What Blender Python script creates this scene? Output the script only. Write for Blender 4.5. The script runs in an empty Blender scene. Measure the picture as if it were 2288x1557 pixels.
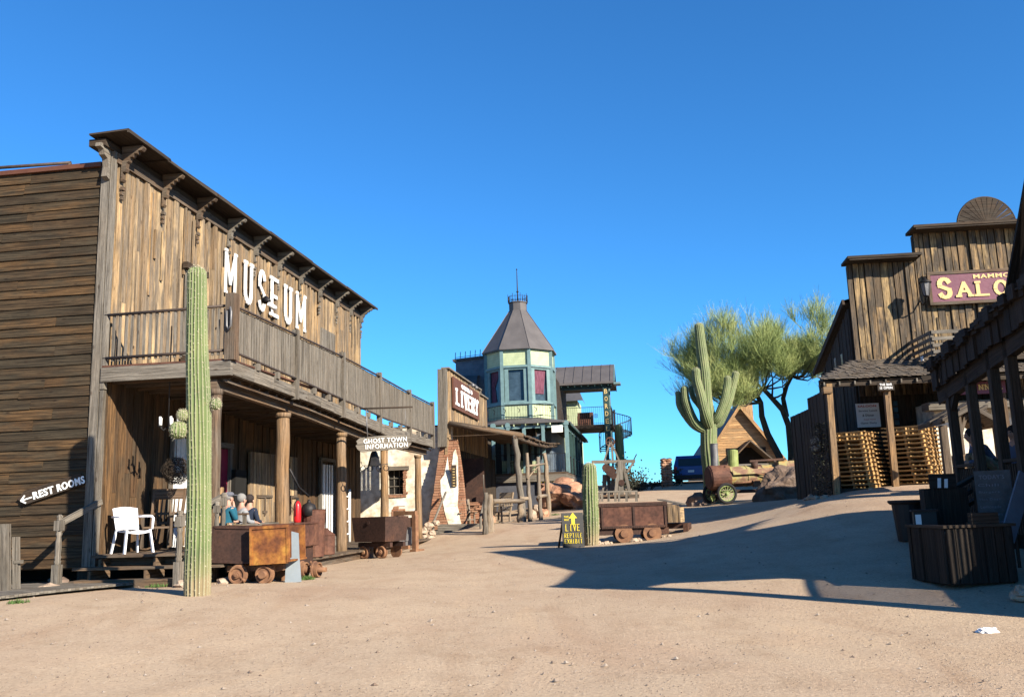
import bpy, math, random
import numpy as np
from mathutils import Vector, Matrix, noise as mnoise
random.seed(7)
SC=bpy.context.scene; COL=SC.collection
V=Vector
# ---------------------------------------------------------------- camera model
F=1984.;PX,PY=1144.,778.5
pitch=math.atan(354/F); roll=math.radians(1.9)
CR=(Matrix.Rotation(math.pi/2+pitch,4,'X')@Matrix.Rotation(-roll,4,'Z'))
CAM=V((0,0,1.6))
cd=bpy.data.cameras.new('camera'); cam=bpy.data.objects.new('camera',cd); COL.objects.link(cam)
cam.matrix_world=Matrix.Translation(CAM)@CR
cd.sensor_width=36; cd.lens=36*F/2288; cd.clip_end=6000; cd.clip_start=.05
SC.camera=cam
def ray(px,py): return (CR.to_3x3()@V(((px-PX)/F,-(py-PY)/F,-1.)))
def W(px,py,D):
    d=ray(px,py); return CAM+d*(D/d.y)
# ---------------------------------------------------------------- ground height
GP=[(100,1500,8.6),(1144,1540,7.5),(2200,1500,7.5),(1144,1400,10.5),(440,1325,13.4),(20,1340,13.5),(300,1310,15.5),
(1200,1305,15),(2130,1315,11.5),(2288,1400,9.5),(1260,1221,22),(1430,1211,23),(940,1215,30),(650,1290,17),(1167,1167,33.5),
(1225,1155,36),(1080,1172,32),(1620,1124,34),(1870,1100,21.6),(2090,1090,20.5),(1700,1170,21),(1900,1150,18),(2060,1200,15.5),
(1540,1080,50),(1440,1087,50),(1270,1128,42),(1120,1155,42),(1480,1130,35),(1700,1105,38),(800,1250,23)]
pts=[tuple(W(*g)) for g in GP]
pts+=[(0,0,0),(6,0,0),(-6,0,0),(-20,-15,0),(20,-15,.1),(-14,14,.5),(-14,25,.5),(-14,40,.9),(16,12,.8),(17,25,1.8),(20,40,2),
 (2,60,2.7),(14,60,2.9),(14,75,3.1),(0,80,2.5),(-20,70,1.5),(40,60,2.4),(0,120,2.0),(60,120,2.0),(-60,120,1.5),(-60,0,.3),(60,0,.6),(-60,-60,0),(60,-60,0),
 (-200,200,1),(0,250,1.0),(200,200,1),(200,-200,0),(-200,-200,0)]
A_=np.array(pts)
def _k(r): 
    r=np.maximum(r,1e-9); return r*r*np.log(r)
_n=len(A_); _K=_k(np.hypot(A_[:,None,0]-A_[None,:,0],A_[:,None,1]-A_[None,:,1]))+np.eye(_n)*2.0
_Pm=np.c_[np.ones(_n),A_[:,:2]]
_w=np.linalg.solve(np.block([[_K,_Pm],[_Pm.T,np.zeros((3,3))]]),np.r_[A_[:,2],0,0,0])
def garr(x,y):
    r=_k(np.hypot(x[:,None]-A_[None,:,0],y[:,None]-A_[None,:,1]))
    return r@_w[:_n]+_w[_n]+_w[_n+1]*x+_w[_n+2]*y
def g(x,y): return float(garr(np.array([float(x)]),np.array([float(y)]))[0])
def G(px,D,py=1150):
    p=W(px,py,D); return V((p.x,p.y,g(p.x,p.y)))
# ---------------------------------------------------------------- nodes / materials
def newmat(name):
    m=bpy.data.materials.new(name); m.use_nodes=True; nt=m.node_tree; nt.nodes.clear()
    o=nt.nodes.new('ShaderNodeOutputMaterial'); b=nt.nodes.new('ShaderNodeBsdfPrincipled')
    nt.links.new(b.outputs[0],o.inputs[0]); return m,nt,b
def N(nt,t,**k):
    n=nt.nodes.new(t)
    for a,v in k.items():
        if a in n.inputs: n.inputs[a].default_value=v
        else: setattr(n,a,v)
    return n
def L(nt,a,b): nt.links.new(a,b)
def ramp(nt,fac,stops):
    r=nt.nodes.new('ShaderNodeValToRGB'); e=r.color_ramp.elements
    while len(e)<len(stops): e.new(.5)
    for i,(p,c) in enumerate(stops): e[i].position=p; e[i].color=(*c,1)
    L(nt,fac,r.inputs[0]); return r.outputs[0]
def mix(nt,a,b,fac,mode='MIX'):
    m=nt.nodes.new('ShaderNodeMix'); m.data_type='RGBA'; m.blend_type=mode
    for s,v in ((m.inputs[6],a),(m.inputs[7],b),(m.inputs[0],fac)):
        if hasattr(v,'is_output'): L(nt,v,s)
        elif isinstance(v,(tuple,list)): s.default_value=(*v,1)
        else: s.default_value=v
    return m.outputs[2]
ALB=.62
def alb(nt,b,c,k=None): L(nt,mix(nt,c,(ALB if k is None else k,)*3,1.,'MULTIPLY'),b.inputs['Base Color'])
def bump(nt,b,h,st,dist=.01):
    n=N(nt,'ShaderNodeBump',Strength=st,Distance=dist); L(nt,h,n.inputs['Height']); L(nt,n.outputs[0],b.inputs['Normal'])
def wood(name,cols,grey=(.2,.17,.14),greyamt=.4,rough=.85,gs=1.,contrast=1.):
    """cols: 3 base board colours chosen per board; grain in uv (u metres along the board)"""
    m,nt,b=newmat(name)
    uv=N(nt,'ShaderNodeUVMap'); uv.uv_map='UVMap'
    at=N(nt,'ShaderNodeAttribute',attribute_name='rnd')
    mp=N(nt,'ShaderNodeMapping'); mp.inputs['Scale'].default_value=(1.1*gs,36*gs,1); L(nt,uv.outputs[0],mp.inputs[0])
    n1=N(nt,'ShaderNodeTexNoise',Scale=1.,Detail=5.,Roughness=.62,Distortion=.6); L(nt,mp.outputs[0],n1.inputs['Vector'])
    mp2=N(nt,'ShaderNodeMapping'); mp2.inputs['Scale'].default_value=(.9,3.2,1); L(nt,uv.outputs[0],mp2.inputs[0])
    n2=N(nt,'ShaderNodeTexNoise',Scale=1.,Detail=3.,Roughness=.6); L(nt,mp2.outputs[0],n2.inputs['Vector'])
    base=ramp(nt,at.outputs['Fac'],[(0,cols[0]),(.22,cols[1]),(.42,cols[2]),(.6,tuple(.5*(x+y) for x,y in zip(cols[1],grey))),(.8,cols[0]),(1,cols[2])])
    g_=ramp(nt,n2.outputs[0],[(.42,(0,0,0)),(.60,(1,1,1))])
    ga=N(nt,'ShaderNodeMath',operation='MULTIPLY'); L(nt,g_,ga.inputs[0]); ga.inputs[1].default_value=greyamt*1.6; ga.use_clamp=True
    c=mix(nt,base,grey,ga.outputs[0])
    d=1-.55*contrast
    gr=ramp(nt,n1.outputs[0],[(.28,(d*.45,d*.42,d*.4)),(.45,(d+.2,)*3),(.62,(1.12,)*3),(.8,(.8,.78,.76))])
    c=mix(nt,c,gr,1.,'MULTIPLY')
    n4=N(nt,'ShaderNodeTexNoise',Scale=55.,Detail=4.,Roughness=.8); mp4=N(nt,'ShaderNodeMapping'); mp4.inputs['Scale'].default_value=(.12,1.6,1); L(nt,uv.outputs[0],mp4.inputs[0]); L(nt,mp4.outputs[0],n4.inputs['Vector'])
    c=mix(nt,c,ramp(nt,n4.outputs[0],[(.34,(.5,.47,.45)),(.5,(1,1,1)),(.68,(1.25,1.22,1.18))]),.8,'MULTIPLY')
    # knots
    mp3=N(nt,'ShaderNodeMapping'); mp3.inputs['Scale'].default_value=(2.2,5.5,1); L(nt,uv.outputs[0],mp3.inputs[0])
    vo=N(nt,'ShaderNodeTexVoronoi',Scale=1.); L(nt,mp3.outputs[0],vo.inputs['Vector'])
    kn=ramp(nt,vo.outputs['Distance'],[(.05,(.3,.22,.18)),(.14,(1,1,1))])
    c=mix(nt,c,kn,.75,'MULTIPLY')
    alb(nt,b,c); b.inputs['Roughness'].default_value=rough; b.inputs['Specular IOR Level'].default_value=.2
    bump(nt,b,n1.outputs[0],.7,.008); return m
def noisy(name,stops,scale=3,detail=5,rough=.8,metal=0,bs=.3,bd=.01,vec='Object',stretch=(1,1,1),spec=.3,scale2=None):
    K=.86 if name in('white_paint','white_plastic','white_paper','frosted_panel') else None
    m,nt,b=newmat(name)
    tc=N(nt,'ShaderNodeTexCoord'); mp=N(nt,'ShaderNodeMapping'); mp.inputs['Scale'].default_value=stretch; L(nt,tc.outputs[vec],mp.inputs[0])
    n1=N(nt,'ShaderNodeTexNoise',Scale=float(scale),Detail=float(detail),Roughness=.62); L(nt,mp.outputs[0],n1.inputs['Vector'])
    c=ramp(nt,n1.outputs[0],stops)
    if scale2:
        n3=N(nt,'ShaderNodeTexNoise',Scale=float(scale2),Detail=4.); L(nt,tc.outputs[vec],n3.inputs['Vector'])
        c=mix(nt,c,ramp(nt,n3.outputs[0],[(.3,(.62,.6,.58)),(.55,(1,1,1)),(.75,(1.15,1.12,1.08))]),1.,'MULTIPLY')
    alb(nt,b,c,K); b.inputs['Roughness'].default_value=rough; b.inputs['Metallic'].default_value=metal; b.inputs['Specular IOR Level'].default_value=spec
    n2=N(nt,'ShaderNodeTexNoise',Scale=scale*6.,Detail=4.); L(nt,tc.outputs[vec],n2.inputs['Vector'])
    bump(nt,b,n2.outputs[0],bs,bd); return m
def flat(name,c,rough=.6,metal=0,var=.12):
    return noisy(name,[(.3,tuple(x*(1-var*2) for x in c)),(.7,tuple(min(1,x*(1+var)) for x in c))],4,4,rough,metal,.15,.004)
M={}
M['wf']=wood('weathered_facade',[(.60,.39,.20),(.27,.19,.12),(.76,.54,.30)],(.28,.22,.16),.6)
M['wlow']=wood('porch_boards',[(.21,.115,.052),(.14,.08,.042),(.26,.145,.065)],(.11,.08,.052),.5,contrast=1.15)  # browner boards, darkened further for the shade under the balcony
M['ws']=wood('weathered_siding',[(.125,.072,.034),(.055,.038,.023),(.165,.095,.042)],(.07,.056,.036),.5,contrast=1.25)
M['wg']=wood('grey_wood',[(.235,.20,.16),(.31,.27,.22),(.17,.145,.115)],(.26,.235,.20),.5)
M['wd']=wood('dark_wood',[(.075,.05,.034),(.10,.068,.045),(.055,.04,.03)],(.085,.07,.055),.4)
M['wshade']=wood('shaded_dark_wood',[(.045,.032,.024),(.065,.045,.032),(.03,.024,.02)],(.05,.042,.035),.4)  # shade of the shop row put into the wood colour
M['wb']=wood('brown_beam',[(.19,.12,.075),(.15,.10,.065),(.23,.15,.09)],(.18,.15,.12),.5)
M['post']=wood('post_log',[(.42,.25,.12),(.34,.20,.10),(.48,.30,.15)],(.27,.20,.14),.35)
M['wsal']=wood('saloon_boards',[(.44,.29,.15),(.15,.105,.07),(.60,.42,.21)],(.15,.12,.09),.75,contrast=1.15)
M['pallet']=wood('pallet_wood',[(.78,.46,.18),(.68,.40,.15),(.86,.54,.22)],(.4,.3,.18),.2)
M['church']=wood('church_boards',[(.66,.38,.17),(.52,.29,.13),(.75,.45,.21)],(.40,.27,.15),.35)
M['shake']=wood('shake_roof',[(.17,.13,.095),(.11,.085,.065),(.23,.18,.13)],(.16,.14,.12),.5)
M['light_pole']=wood('peeled_pole',[(.42,.31,.20),(.36,.27,.18),(.46,.35,.24)],(.27,.24,.21),.4)
M['rust']=noisy('rusty_plate',[(.3,(.075,.035,.025)),(.5,(.14,.06,.04)),(.65,(.2,.09,.055)),(.8,(.26,.13,.08))],2.2,6,.75,.1,.3,.006,scale2=14)
M['rustdark']=noisy('dark_rust',[(.3,(.045,.025,.02)),(.55,(.085,.042,.03)),(.72,(.16,.07,.035)),(.85,(.28,.11,.03))],1.8,6,.75,.1,.3,.006,scale2=20)
M['rustorange']=noisy('orange_rust',[(.3,(.10,.04,.025)),(.46,(.24,.085,.03)),(.58,(.42,.17,.04)),(.76,(.70,.38,.07))],2.6,7,.7,.05,.3,.006,scale2=16)
M['rustwheel']=noisy('rusty_wheel',[(.3,(.16,.08,.05)),(.6,(.33,.17,.09)),(.8,(.42,.27,.14))],5,5,.8,.1)
M['iron']=noisy('black_iron',[(.3,(.02,.02,.022)),(.7,(.05,.045,.045))],6,3,.55,.5)
M['pipe']=noisy('brown_pipe',[(.3,(.06,.045,.038)),(.7,(.11,.08,.065))],6,3,.6,.3)
M['steel']=noisy('grey_steel',[(.3,(.16,.16,.17)),(.7,(.30,.29,.29))],3,4,.5,.4)
M['white']=noisy('white_paint',[(.3,(.62,.61,.58)),(.45,(.82,.82,.80)),(.7,(.88,.88,.86))],14,6,.6)
M['worn_white']=noisy('worn_white_paint',[(.30,(.42,.38,.33)),(.40,(.95,.94,.90)),(.7,(1.,.99,.96))],9,7,.8,stretch=(1,2.5,.6))
M['plastic']=flat('white_plastic',(.82,.82,.86),.35,0,.03)
M['black']=flat('black_paint',(.02,.02,.022),.5)
M['void']=flat('dark_interior',(.012,.011,.01),.9)  # near-black colour stands in for unlit openings and under-floor spaces
M['teal']=flat('teal_paint',(.19,.31,.32),.55)
M['dkgreen']=flat('dark_green_paint',(.035,.08,.075),.55)
M['rooftin']=noisy('brown_metal_roof',[(.3,(.115,.105,.105)),(.7,(.165,.15,.148))],1.2,4,.6,.15,.15)
M['greytin']=noisy('grey_metal_roof',[(.3,(.10,.10,.105)),(.7,(.15,.145,.145))],1.5,4,.55,.2,.15)
M['curtain']=noisy('plum_curtain',[(.35,(.10,.03,.05)),(.65,(.25,.09,.14))],9,3,.9,0,.3,.02,stretch=(3,3,.3))
M['yellow']=flat('yellow_paint',(.72,.56,.03),.6,0,.08)
M['cream']=flat('cream_paint',(.86,.62,.26),.55,0,.06)
M['purple']=noisy('plum_sign',[(.3,(.17,.05,.085)),(.7,(.23,.075,.115))],2,3,.5)
M['signbrown']=noisy('brown_sign',[(.3,(.12,.045,.025)),(.7,(.17,.07,.04))],3,3,.6)
M['red']=flat('red_enamel',(.62,.02,.025),.3)
M['crimson']=flat('crimson_cloth',(.32,.008,.05),.7)
M['plaster']=noisy('white_plaster',[(.25,(.66,.46,.30)),(.40,(.88,.76,.58)),(.52,(1.,.95,.82)),(.8,(1.,.97,.88))],1.1,7,.9,0,.5,.02,scale2=5)
M['stucco']=noisy('slate_stucco',[(.3,(.075,.08,.10)),(.7,(.11,.115,.14))],5,6,.95,0,.5,.015)
M['rock']=noisy('tan_rock',[(.3,(.30,.21,.15)),(.55,(.50,.38,.28)),(.75,(.62,.52,.42))],2.5,7,.95,0,.8,.03)
M['redrock']=noisy('red_rock',[(.3,(.30,.14,.085)),(.48,(.46,.24,.15)),(.62,(.60,.38,.25)),(.8,(.70,.52,.38))],1.2,7,.95,0,.9,.05,stretch=(1,1,2.2))
M['boulder']=noisy('brown_boulder',[(.3,(.13,.085,.06)),(.55,(.24,.17,.13)),(.75,(.38,.31,.26))],1.6,7,.95,0,.9,.05)
M['engine']=noisy('mottled_engine',[(.32,(.16,.085,.06)),(.46,(.30,.17,.11)),(.55,(.42,.38,.16)),(.62,(.46,.27,.09)),(.8,(.26,.13,.085))],2.3,7,.7,.1,.3,.01)
M['greenpaint']=noisy('pale_green_paint',[(.3,(.26,.33,.10)),(.7,(.42,.50,.20))],6,4,.6)
M['lime']=noisy('lime_engine_paint',[(.3,(.22,.27,.08)),(.7,(.40,.46,.16))],5,4,.6)
M['rubber']=flat('black_rubber',(.018,.018,.02),.8)
M['carblue']=flat('blue_car_paint',(.018,.09,.36),.25,.1,.04)
M['glass']=flat('dark_glass',(.025,.035,.04),.08,0,.1)
M['glassb']=flat('blue_glass',(.06,.10,.14),.12,0,.2)
M['paper']=flat('white_paper',(.80,.80,.80),.8,0,.04)
M['skin']=flat('skin',(.58,.33,.24),.6,0,.05)
M['hair_grey']=flat('grey_hair',(.27,.26,.25),.9,0,.15)
M['hair_dark']=flat('dark_hair',(.03,.02,.018),.8)
M['cap']=flat('grey_cap',(.14,.145,.18),.9)
M['tealcloth']=flat('teal_cloth',(.015,.13,.20),.9)
M['greycloth']=flat('grey_cloth',(.33,.34,.36),.9)
M['navycloth']=flat('navy_cloth',(.02,.03,.06),.9)
M['bluecloth']=flat('blue_cloth',(.12,.15,.24),.9)
M['tancloth']=flat('tan_cloth',(.40,.30,.18),.9)
M['twig']=noisy('green_twigs',[(.3,(.22,.30,.10)),(.5,(.36,.44,.15)),(.7,(.52,.55,.20))],.7,3,.8)
M['bark']=noisy('dark_bark',[(.3,(.045,.04,.03)),(.7,(.10,.09,.06))],5,5,.9,0,.6,.02)
M['leaf']=noisy('green_leaf',[(.3,(.05,.10,.02)),(.7,(.10,.19,.04))],8,3,.7)
M['bushleaf']=noisy('dark_bush_leaf',[(.3,(.02,.024,.014)),(.7,(.05,.05,.03))],4,3,.8)
M['lamp']=flat('frosted_panel',(.85,.83,.74),.5,0,.03)
M['slate_board']=noisy('chalkboard',[(.3,(.045,.055,.06)),(.6,(.08,.09,.10))],9,6,.7)
M['bluegreyboard']=noisy('blue_grey_board',[(.3,(.13,.15,.19)),(.7,(.2,.22,.27))],3,5,.7)
M['greyboard']=noisy('pale_blue_grey_board',[(.3,(.27,.32,.36)),(.7,(.35,.40,.44))],3,5,.6)
def brickmat(name,c1,c2,mortar,sc=1.):
    m,nt,b=newmat(name)
    uv=N(nt,'ShaderNodeUVMap'); uv.uv_map='UVMap'
    br=N(nt,'ShaderNodeTexBrick',Scale=1.0); L(nt,uv.outputs[0],br.inputs['Vector'])
    br.inputs['Color1'].default_value=(*c1,1); br.inputs['Color2'].default_value=(*c2,1); br.inputs['Mortar'].default_value=(*mortar,1)
    br.inputs['Brick Width'].default_value=.36*sc; br.inputs['Row Height'].default_value=.11*sc; br.inputs['Mortar Size'].default_value=.014*sc; br.inputs['Mortar Smooth'].default_value=.3
    n=N(nt,'ShaderNodeTexNoise',Scale=7.,Detail=5.); L(nt,uv.outputs[0],n.inputs['Vector'])
    c=mix(nt,br.outputs[0],ramp(nt,n.outputs[0],[(.3,(.6,.58,.56)),(.6,(1.1,1.08,1.05))]),1.,'MULTIPLY')
    alb(nt,b,c); b.inputs['Roughness'].default_value=.95
    iv=N(nt,'ShaderNodeMath',operation='SUBTRACT'); iv.inputs[0].default_value=1; L(nt,br.outputs['Fac'],iv.inputs[1])
    bump(nt,b,iv.outputs[0],.8,.02); return m
M['brick']=brickmat('adobe_brick',(.46,.20,.11),(.56,.28,.16),(.34,.2,.12))
def clapmat(name,c,d,pitch_=.14,col2=None):
    m,nt,b=newmat(name)
    uv=N(nt,'ShaderNodeUVMap'); uv.uv_map='UVMap'
    w=N(nt,'ShaderNodeTexWave',Scale=1.,wave_type='BANDS',bands_direction='Y',wave_profile='SAW')
    mp=N(nt,'ShaderNodeMapping'); mp.inputs['Scale'].default_value=(0,1/pitch_/3.1416*3.1416/ (2*math.pi)*6.2832*.3183*1.0,0)
    L(nt,uv.outputs[0],mp.inputs[0]); L(nt,mp.outputs[0],w.inputs['Vector'])
    n=N(nt,'ShaderNodeTexNoise',Scale=3.,Detail=5.); L(nt,uv.outputs[0],n.inputs['Vector'])
    c_=mix(nt,ramp(nt,n.outputs[0],[(.3,d),(.65,c)]),ramp(nt,w.outputs[0],[(0,(.7,.7,.7)),(.14,(1,1,1))]),1.,'MULTIPLY')
    alb(nt,b,c_); b.inputs['Roughness'].default_value=.7
    bump(nt,b,w.outputs[0],.5,.02); return m
M['limeclap']=clapmat('lime_clapboard',(.62,.70,.42),(.48,.56,.33))
M['blueshingle']=clapmat('blue_grey_shingle',(.18,.23,.29),(.11,.15,.20),.2)
def cactusmat():
    m,nt,b=newmat('cactus_skin')
    at=N(nt,'ShaderNodeAttribute',attribute_name='ridge')
    tc=N(nt,'ShaderNodeTexCoord'); n=N(nt,'ShaderNodeTexNoise',Scale=2.2,Detail=5.); L(nt,tc.outputs['Object'],n.inputs['Vector'])
    skin=ramp(nt,n.outputs[0],[(.3,(.085,.13,.035)),(.5,(.13,.19,.052)),(.68,(.20,.235,.08)),(.82,(.28,.21,.09))])
    sx=N(nt,'ShaderNodeSeparateXYZ'); L(nt,tc.outputs['Object'],sx.inputs[0])
    nb=N(nt,'ShaderNodeMath',operation='MULTIPLY_ADD'); L(nt,n.outputs[0],nb.inputs[0]); nb.inputs[1].default_value=-.5; L(nt,sx.outputs[2],nb.inputs[2])
    skin=mix(nt,ramp(nt,nb.outputs[0],[(0,(1,1,1)),(.25,(.25,.25,.25)),(.6,(0,0,0))]),(0,0,0),0.0) if False else mix(nt,skin,(.30,.22,.12),ramp(nt,nb.outputs[0],[(0,(.9,.9,.9)),(.12,(.45,.45,.45)),(.5,(0,0,0))]))
    n6=N(nt,'ShaderNodeTexNoise',Scale=9.,Detail=5.,Roughness=.7); L(nt,tc.outputs['Object'],n6.inputs['Vector'])
    skin=mix(nt,skin,(.24,.17,.09),ramp(nt,n6.outputs[0],[(.62,(0,0,0)),(.72,(.8,.8,.8))]))
    rid=mix(nt,skin,(.42,.40,.25),.55)
    f=ramp(nt,at.outputs['Fac'],[(.0,(0,0,0)),(.6,(.12,.12,.12)),(.92,(1,1,1))])
    c=mix(nt,skin,rid,f); alb(nt,b,c); b.inputs['Roughness'].default_value=.75
    n2=N(nt,'ShaderNodeTexNoise',Scale=60.,Detail=2.); L(nt,tc.outputs['Object'],n2.inputs['Vector']); bump(nt,b,n2.outputs[0],.4,.01)
    return m
M['cactus']=cactusmat()
M['spine']=flat('cactus_spines',(.62,.56,.40),.8)
def groundmat():
    m,nt,b=newmat('desert_gravel')
    tc=N(nt,'ShaderNodeTexCoord'); O=tc.outputs['Object']
    n1=N(nt,'ShaderNodeTexNoise',Scale=.16,Detail=6.,Roughness=.6); L(nt,O,n1.inputs['Vector'])
    n2=N(nt,'ShaderNodeTexNoise',Scale=26.,Detail=5.,Roughness=.75); L(nt,O,n2.inputs['Vector'])
    n3=N(nt,'ShaderNodeTexNoise',Scale=1.6,Detail=5.,Roughness=.7); L(nt,O,n3.inputs['Vector'])
    c=ramp(nt,n1.outputs[0],[(.32,(.54,.395,.28)),(.5,(.61,.47,.335)),(.7,(.55,.395,.28))])
    c=mix(nt,c,ramp(nt,n3.outputs[0],[(.3,(.86,.83,.80)),(.5,(1,1,1)),(.72,(1.07,1.06,1.04))]),1.,'MULTIPLY')
    c=mix(nt,c,ramp(nt,n2.outputs[0],[(.28,(.55,.5,.47)),(.42,(.9,.89,.88)),(.6,(1.06,1.05,1.04)),(.75,(1.3,1.3,1.3))]),1.,'MULTIPLY')
    n5=N(nt,'ShaderNodeTexNoise',Scale=.55,Detail=3.,Roughness=.5,Distortion=1.2); mpg=N(nt,'ShaderNodeMapping'); mpg.inputs['Scale'].default_value=(1.6,.5,1); mpg.inputs['Rotation'].default_value=(0,0,.25); L(nt,O,mpg.inputs[0]); L(nt,mpg.outputs[0],n5.inputs['Vector'])
    c=mix(nt,c,ramp(nt,n5.outputs[0],[(.36,(.93,.90,.88)),(.48,(1,1,1)),(.60,(1,1,1)),(.72,(1.05,1.03,1.0))]),1.,'MULTIPLY')
    vo=N(nt,'ShaderNodeTexVoronoi',Scale=22.); L(nt,O,vo.inputs['Vector'])
    st=ramp(nt,vo.outputs['Distance'],[(.10,(1,1,1)),(.2,(0,0,0))])
    sel=N(nt,'ShaderNodeSeparateColor'); L(nt,vo.outputs['Color'],sel.inputs[0])
    sg=N(nt,'ShaderNodeMath',operation='GREATER_THAN'); L(nt,sel.outputs[0],sg.inputs[0]); sg.inputs[1].default_value=.72
    sm=N(nt,'ShaderNodeMath',operation='MULTIPLY'); L(nt,st,sm.inputs[0]); L(nt,sg.outputs[0],sm.inputs[1])
    pc=ramp(nt,sel.outputs[1],[(0,(.2,.13,.10)),(.4,(.36,.25,.19)),(.75,(.62,.5,.4)),(1,(.85,.8,.72))])
    c=mix(nt,c,pc,sm.outputs[0])
    alb(nt,b,c); b.inputs['Roughness'].default_value=.95; b.inputs['Specular IOR Level'].default_value=.1
    ad=N(nt,'ShaderNodeMath',operation='ADD'); L(nt,n2.outputs[0],ad.inputs[0]); L(nt,sm.outputs[0],ad.inputs[1])
    bump(nt,b,ad.outputs[0],.7,.02); return m
M['ground']=groundmat()
# ---------------------------------------------------------------- mesh builder
class MB:
    def __init__(s): s.v=[];s.f=[];s.uv=[];s.r=[];s.mi=[];s.sm=[];s.ridge=None
    def face(s,ids,uvs=None,r=0.,mi=0,sm=False):
        s.f.append(tuple(ids)); s.uv.append(uvs or [(0,0)]*len(ids)); s.r.append(r); s.mi.append(mi); s.sm.append(sm)
    def obox(s,c,X,Y,Z,r=None,mi=0,grain=None):
        c=V(c);X=V(X);Y=V(Y);Z=V(Z); A=[X,Y,Z]; ls=[a.length for a in A]
        if X.cross(Y).dot(Z)<0: A=[Y,X,Z]; ls=[a.length for a in A]
        ga=ls.index(max(ls)) if grain is None else grain
        r=random.random() if r is None else r; o=random.random()*40,random.random()*40
        b=len(s.v)
        for i in (-.5,.5):
            for j in (-.5,.5):
                for k in (-.5,.5): s.v.append(c+A[0]*i+A[1]*j+A[2]*k)
        for ids,ax in (((0,1,3,2),0),((4,6,7,5),0),((0,4,5,1),1),((2,3,7,6),1),((0,2,6,4),2),((1,5,7,3),2)):
            uvs=[]
            oth=[q for q in range(3) if q!=ax]
            ga2=ga if ga in oth else oth[0]; cr=[q for q in oth if q!=ga2][0]
            for q in ids:
                bits=(q>>2&1,q>>1&1,q&1)
                u=bits[ga2]*ls[ga2]*(1 if ga in oth else .3); w=bits[cr]*ls[cr]
                uvs.append((u+o[0],w+o[1]+ax*.37))
            s.face([b+q for q in ids],uvs,r,mi)
    def box(s,x0,x1,y0,y1,z0,z1,**k):
        s.obox(((x0+x1)/2,(y0+y1)/2,(z0+z1)/2),(abs(x1-x0),0,0),(0,abs(y1-y0),0),(0,0,abs(z1-z0)),**k)
    def beam(s,p,q,w,h,up=(0,0,1),**k):
        p=V(p);q=V(q);d=q-p;up=V(up)
        side=d.cross(up)
        if side.length<1e-6: side=d.cross(V((0,1,0)))
        side.normalize(); u2=side.cross(d).normalized()
        s.obox((p+q)/2,d,side*w,u2*h,**k)
    def tube(s,pts,rs,n=8,cap=True,r=None,mi=0,sm=True,jit=0,prof=None):
        pts=[V(p) for p in pts]
        if not hasattr(rs,'__len__'): rs=[rs]*len(pts)
        r=random.random() if r is None else r; b=len(s.v); o=random.random()*30
        prev=None; L_=0
        for i,p in enumerate(pts):
            d=(pts[min(i+1,len(pts)-1)]-pts[max(i-1,0)]).normalized()
            if prev is None:
                a=d.cross(V((0,0,1)) if abs(d.z)<.9 else V((0,1,0))).normalized()
            else: a=(prev-d*prev.dot(d)).normalized()
            prev=a; c=d.cross(a)
            for k in range(n):
                t=2*math.pi*k/n; q=rs[i]*(1+random.uniform(-jit,jit))
                if prof: q*=prof(t,i)
                s.v.append(p+a*math.cos(t)*q+c*math.sin(t)*q)
        lens=[0]
        for i in range(1,len(pts)): lens.append(lens[-1]+(pts[i]-pts[i-1]).length)
        for i in range(len(pts)-1):
            for k in range(n):
                k2=(k+1)%n; R=max(rs)
                s.face([b+i*n+k,b+i*n+k2,b+(i+1)*n+k2,b+(i+1)*n+k],
                  [(lens[i]+o,k/n*6.28*R),(lens[i]+o,(k+1)/n*6.28*R),(lens[i+1]+o,(k+1)/n*6.28*R),(lens[i+1]+o,k/n*6.28*R)],r,mi,sm)
        if cap:
            s.face([b+k for k in range(n)][::-1],[(math.cos(k),math.sin(k)*.1) for k in range(n)],r,mi)
            e=b+(len(pts)-1)*n; s.face([e+k for k in range(n)],[(math.cos(k),math.sin(k)*.1) for k in range(n)],r,mi)
    def lathe(s,c,axis,prof,n=20,r=None,mi=0):
        c=V(c);ax=V(axis).normalized(); a=ax.cross(V((0,0,1)) if abs(ax.z)<.9 else V((0,1,0))).normalized(); e=ax.cross(a); r=random.random() if r is None else r; b=len(s.v)
        for (t,q) in prof:
            for k in range(n): w=2*math.pi*k/n; s.v.append(c+ax*t+(a*math.cos(w)+e*math.sin(w))*q)
        for i in range(len(prof)-1):
            for k in range(n): k2=(k+1)%n; s.face([b+i*n+k,b+i*n+k2,b+(i+1)*n+k2,b+(i+1)*n+k],None,r,mi)
        s.face([b+k for k in range(n)][::-1],None,r,mi); m=b+(len(prof)-1)*n; s.face([m+k for k in range(n)],None,r,mi)
    def cyl(s,c,rad,h,n=16,axis=(0,0,1),r2=None,**k):
        c=V(c);a=V(axis).normalized(); s.tube([c,c+a*h],[rad,rad if r2 is None else r2],n,**k)
    def prism(s,poly,d,org=(0,0,0),U=(1,0,0),Vv=(0,0,1),r=None,mi=0,uvw=None):
        """extrude 2-D polygon (in U,V) along d"""
        org=V(org);U=V(U);Vv=V(Vv);d=V(d); r=random.random() if r is None else r
        P=[org+U*p[0]+Vv*p[1] for p in poly]; n=len(P)
        nr=V((0,0,0))
        for i in range(n): nr+=P[i].cross(P[(i+1)%n])
        if nr.dot(d)>0: P=P[::-1]; poly=list(poly)[::-1]
        b=len(s.v); s.v+=P; s.v+=[p+d for p in P]
        s.face(range(b,b+n),[(p[0],p[1]) for p in poly],r,mi)
        s.face(range(b+2*n-1,b+n-1,-1),[(p[0],p[1]) for p in poly][::-1],r,mi)
        for i in range(n):
            j=(i+1)%n; l=(P[j]-P[i]).length; D=d.length
            s.face([b+j,b+i,b+n+i,b+n+j],[(l,0),(0,0),(0,D),(l,D)],r,mi)
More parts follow.
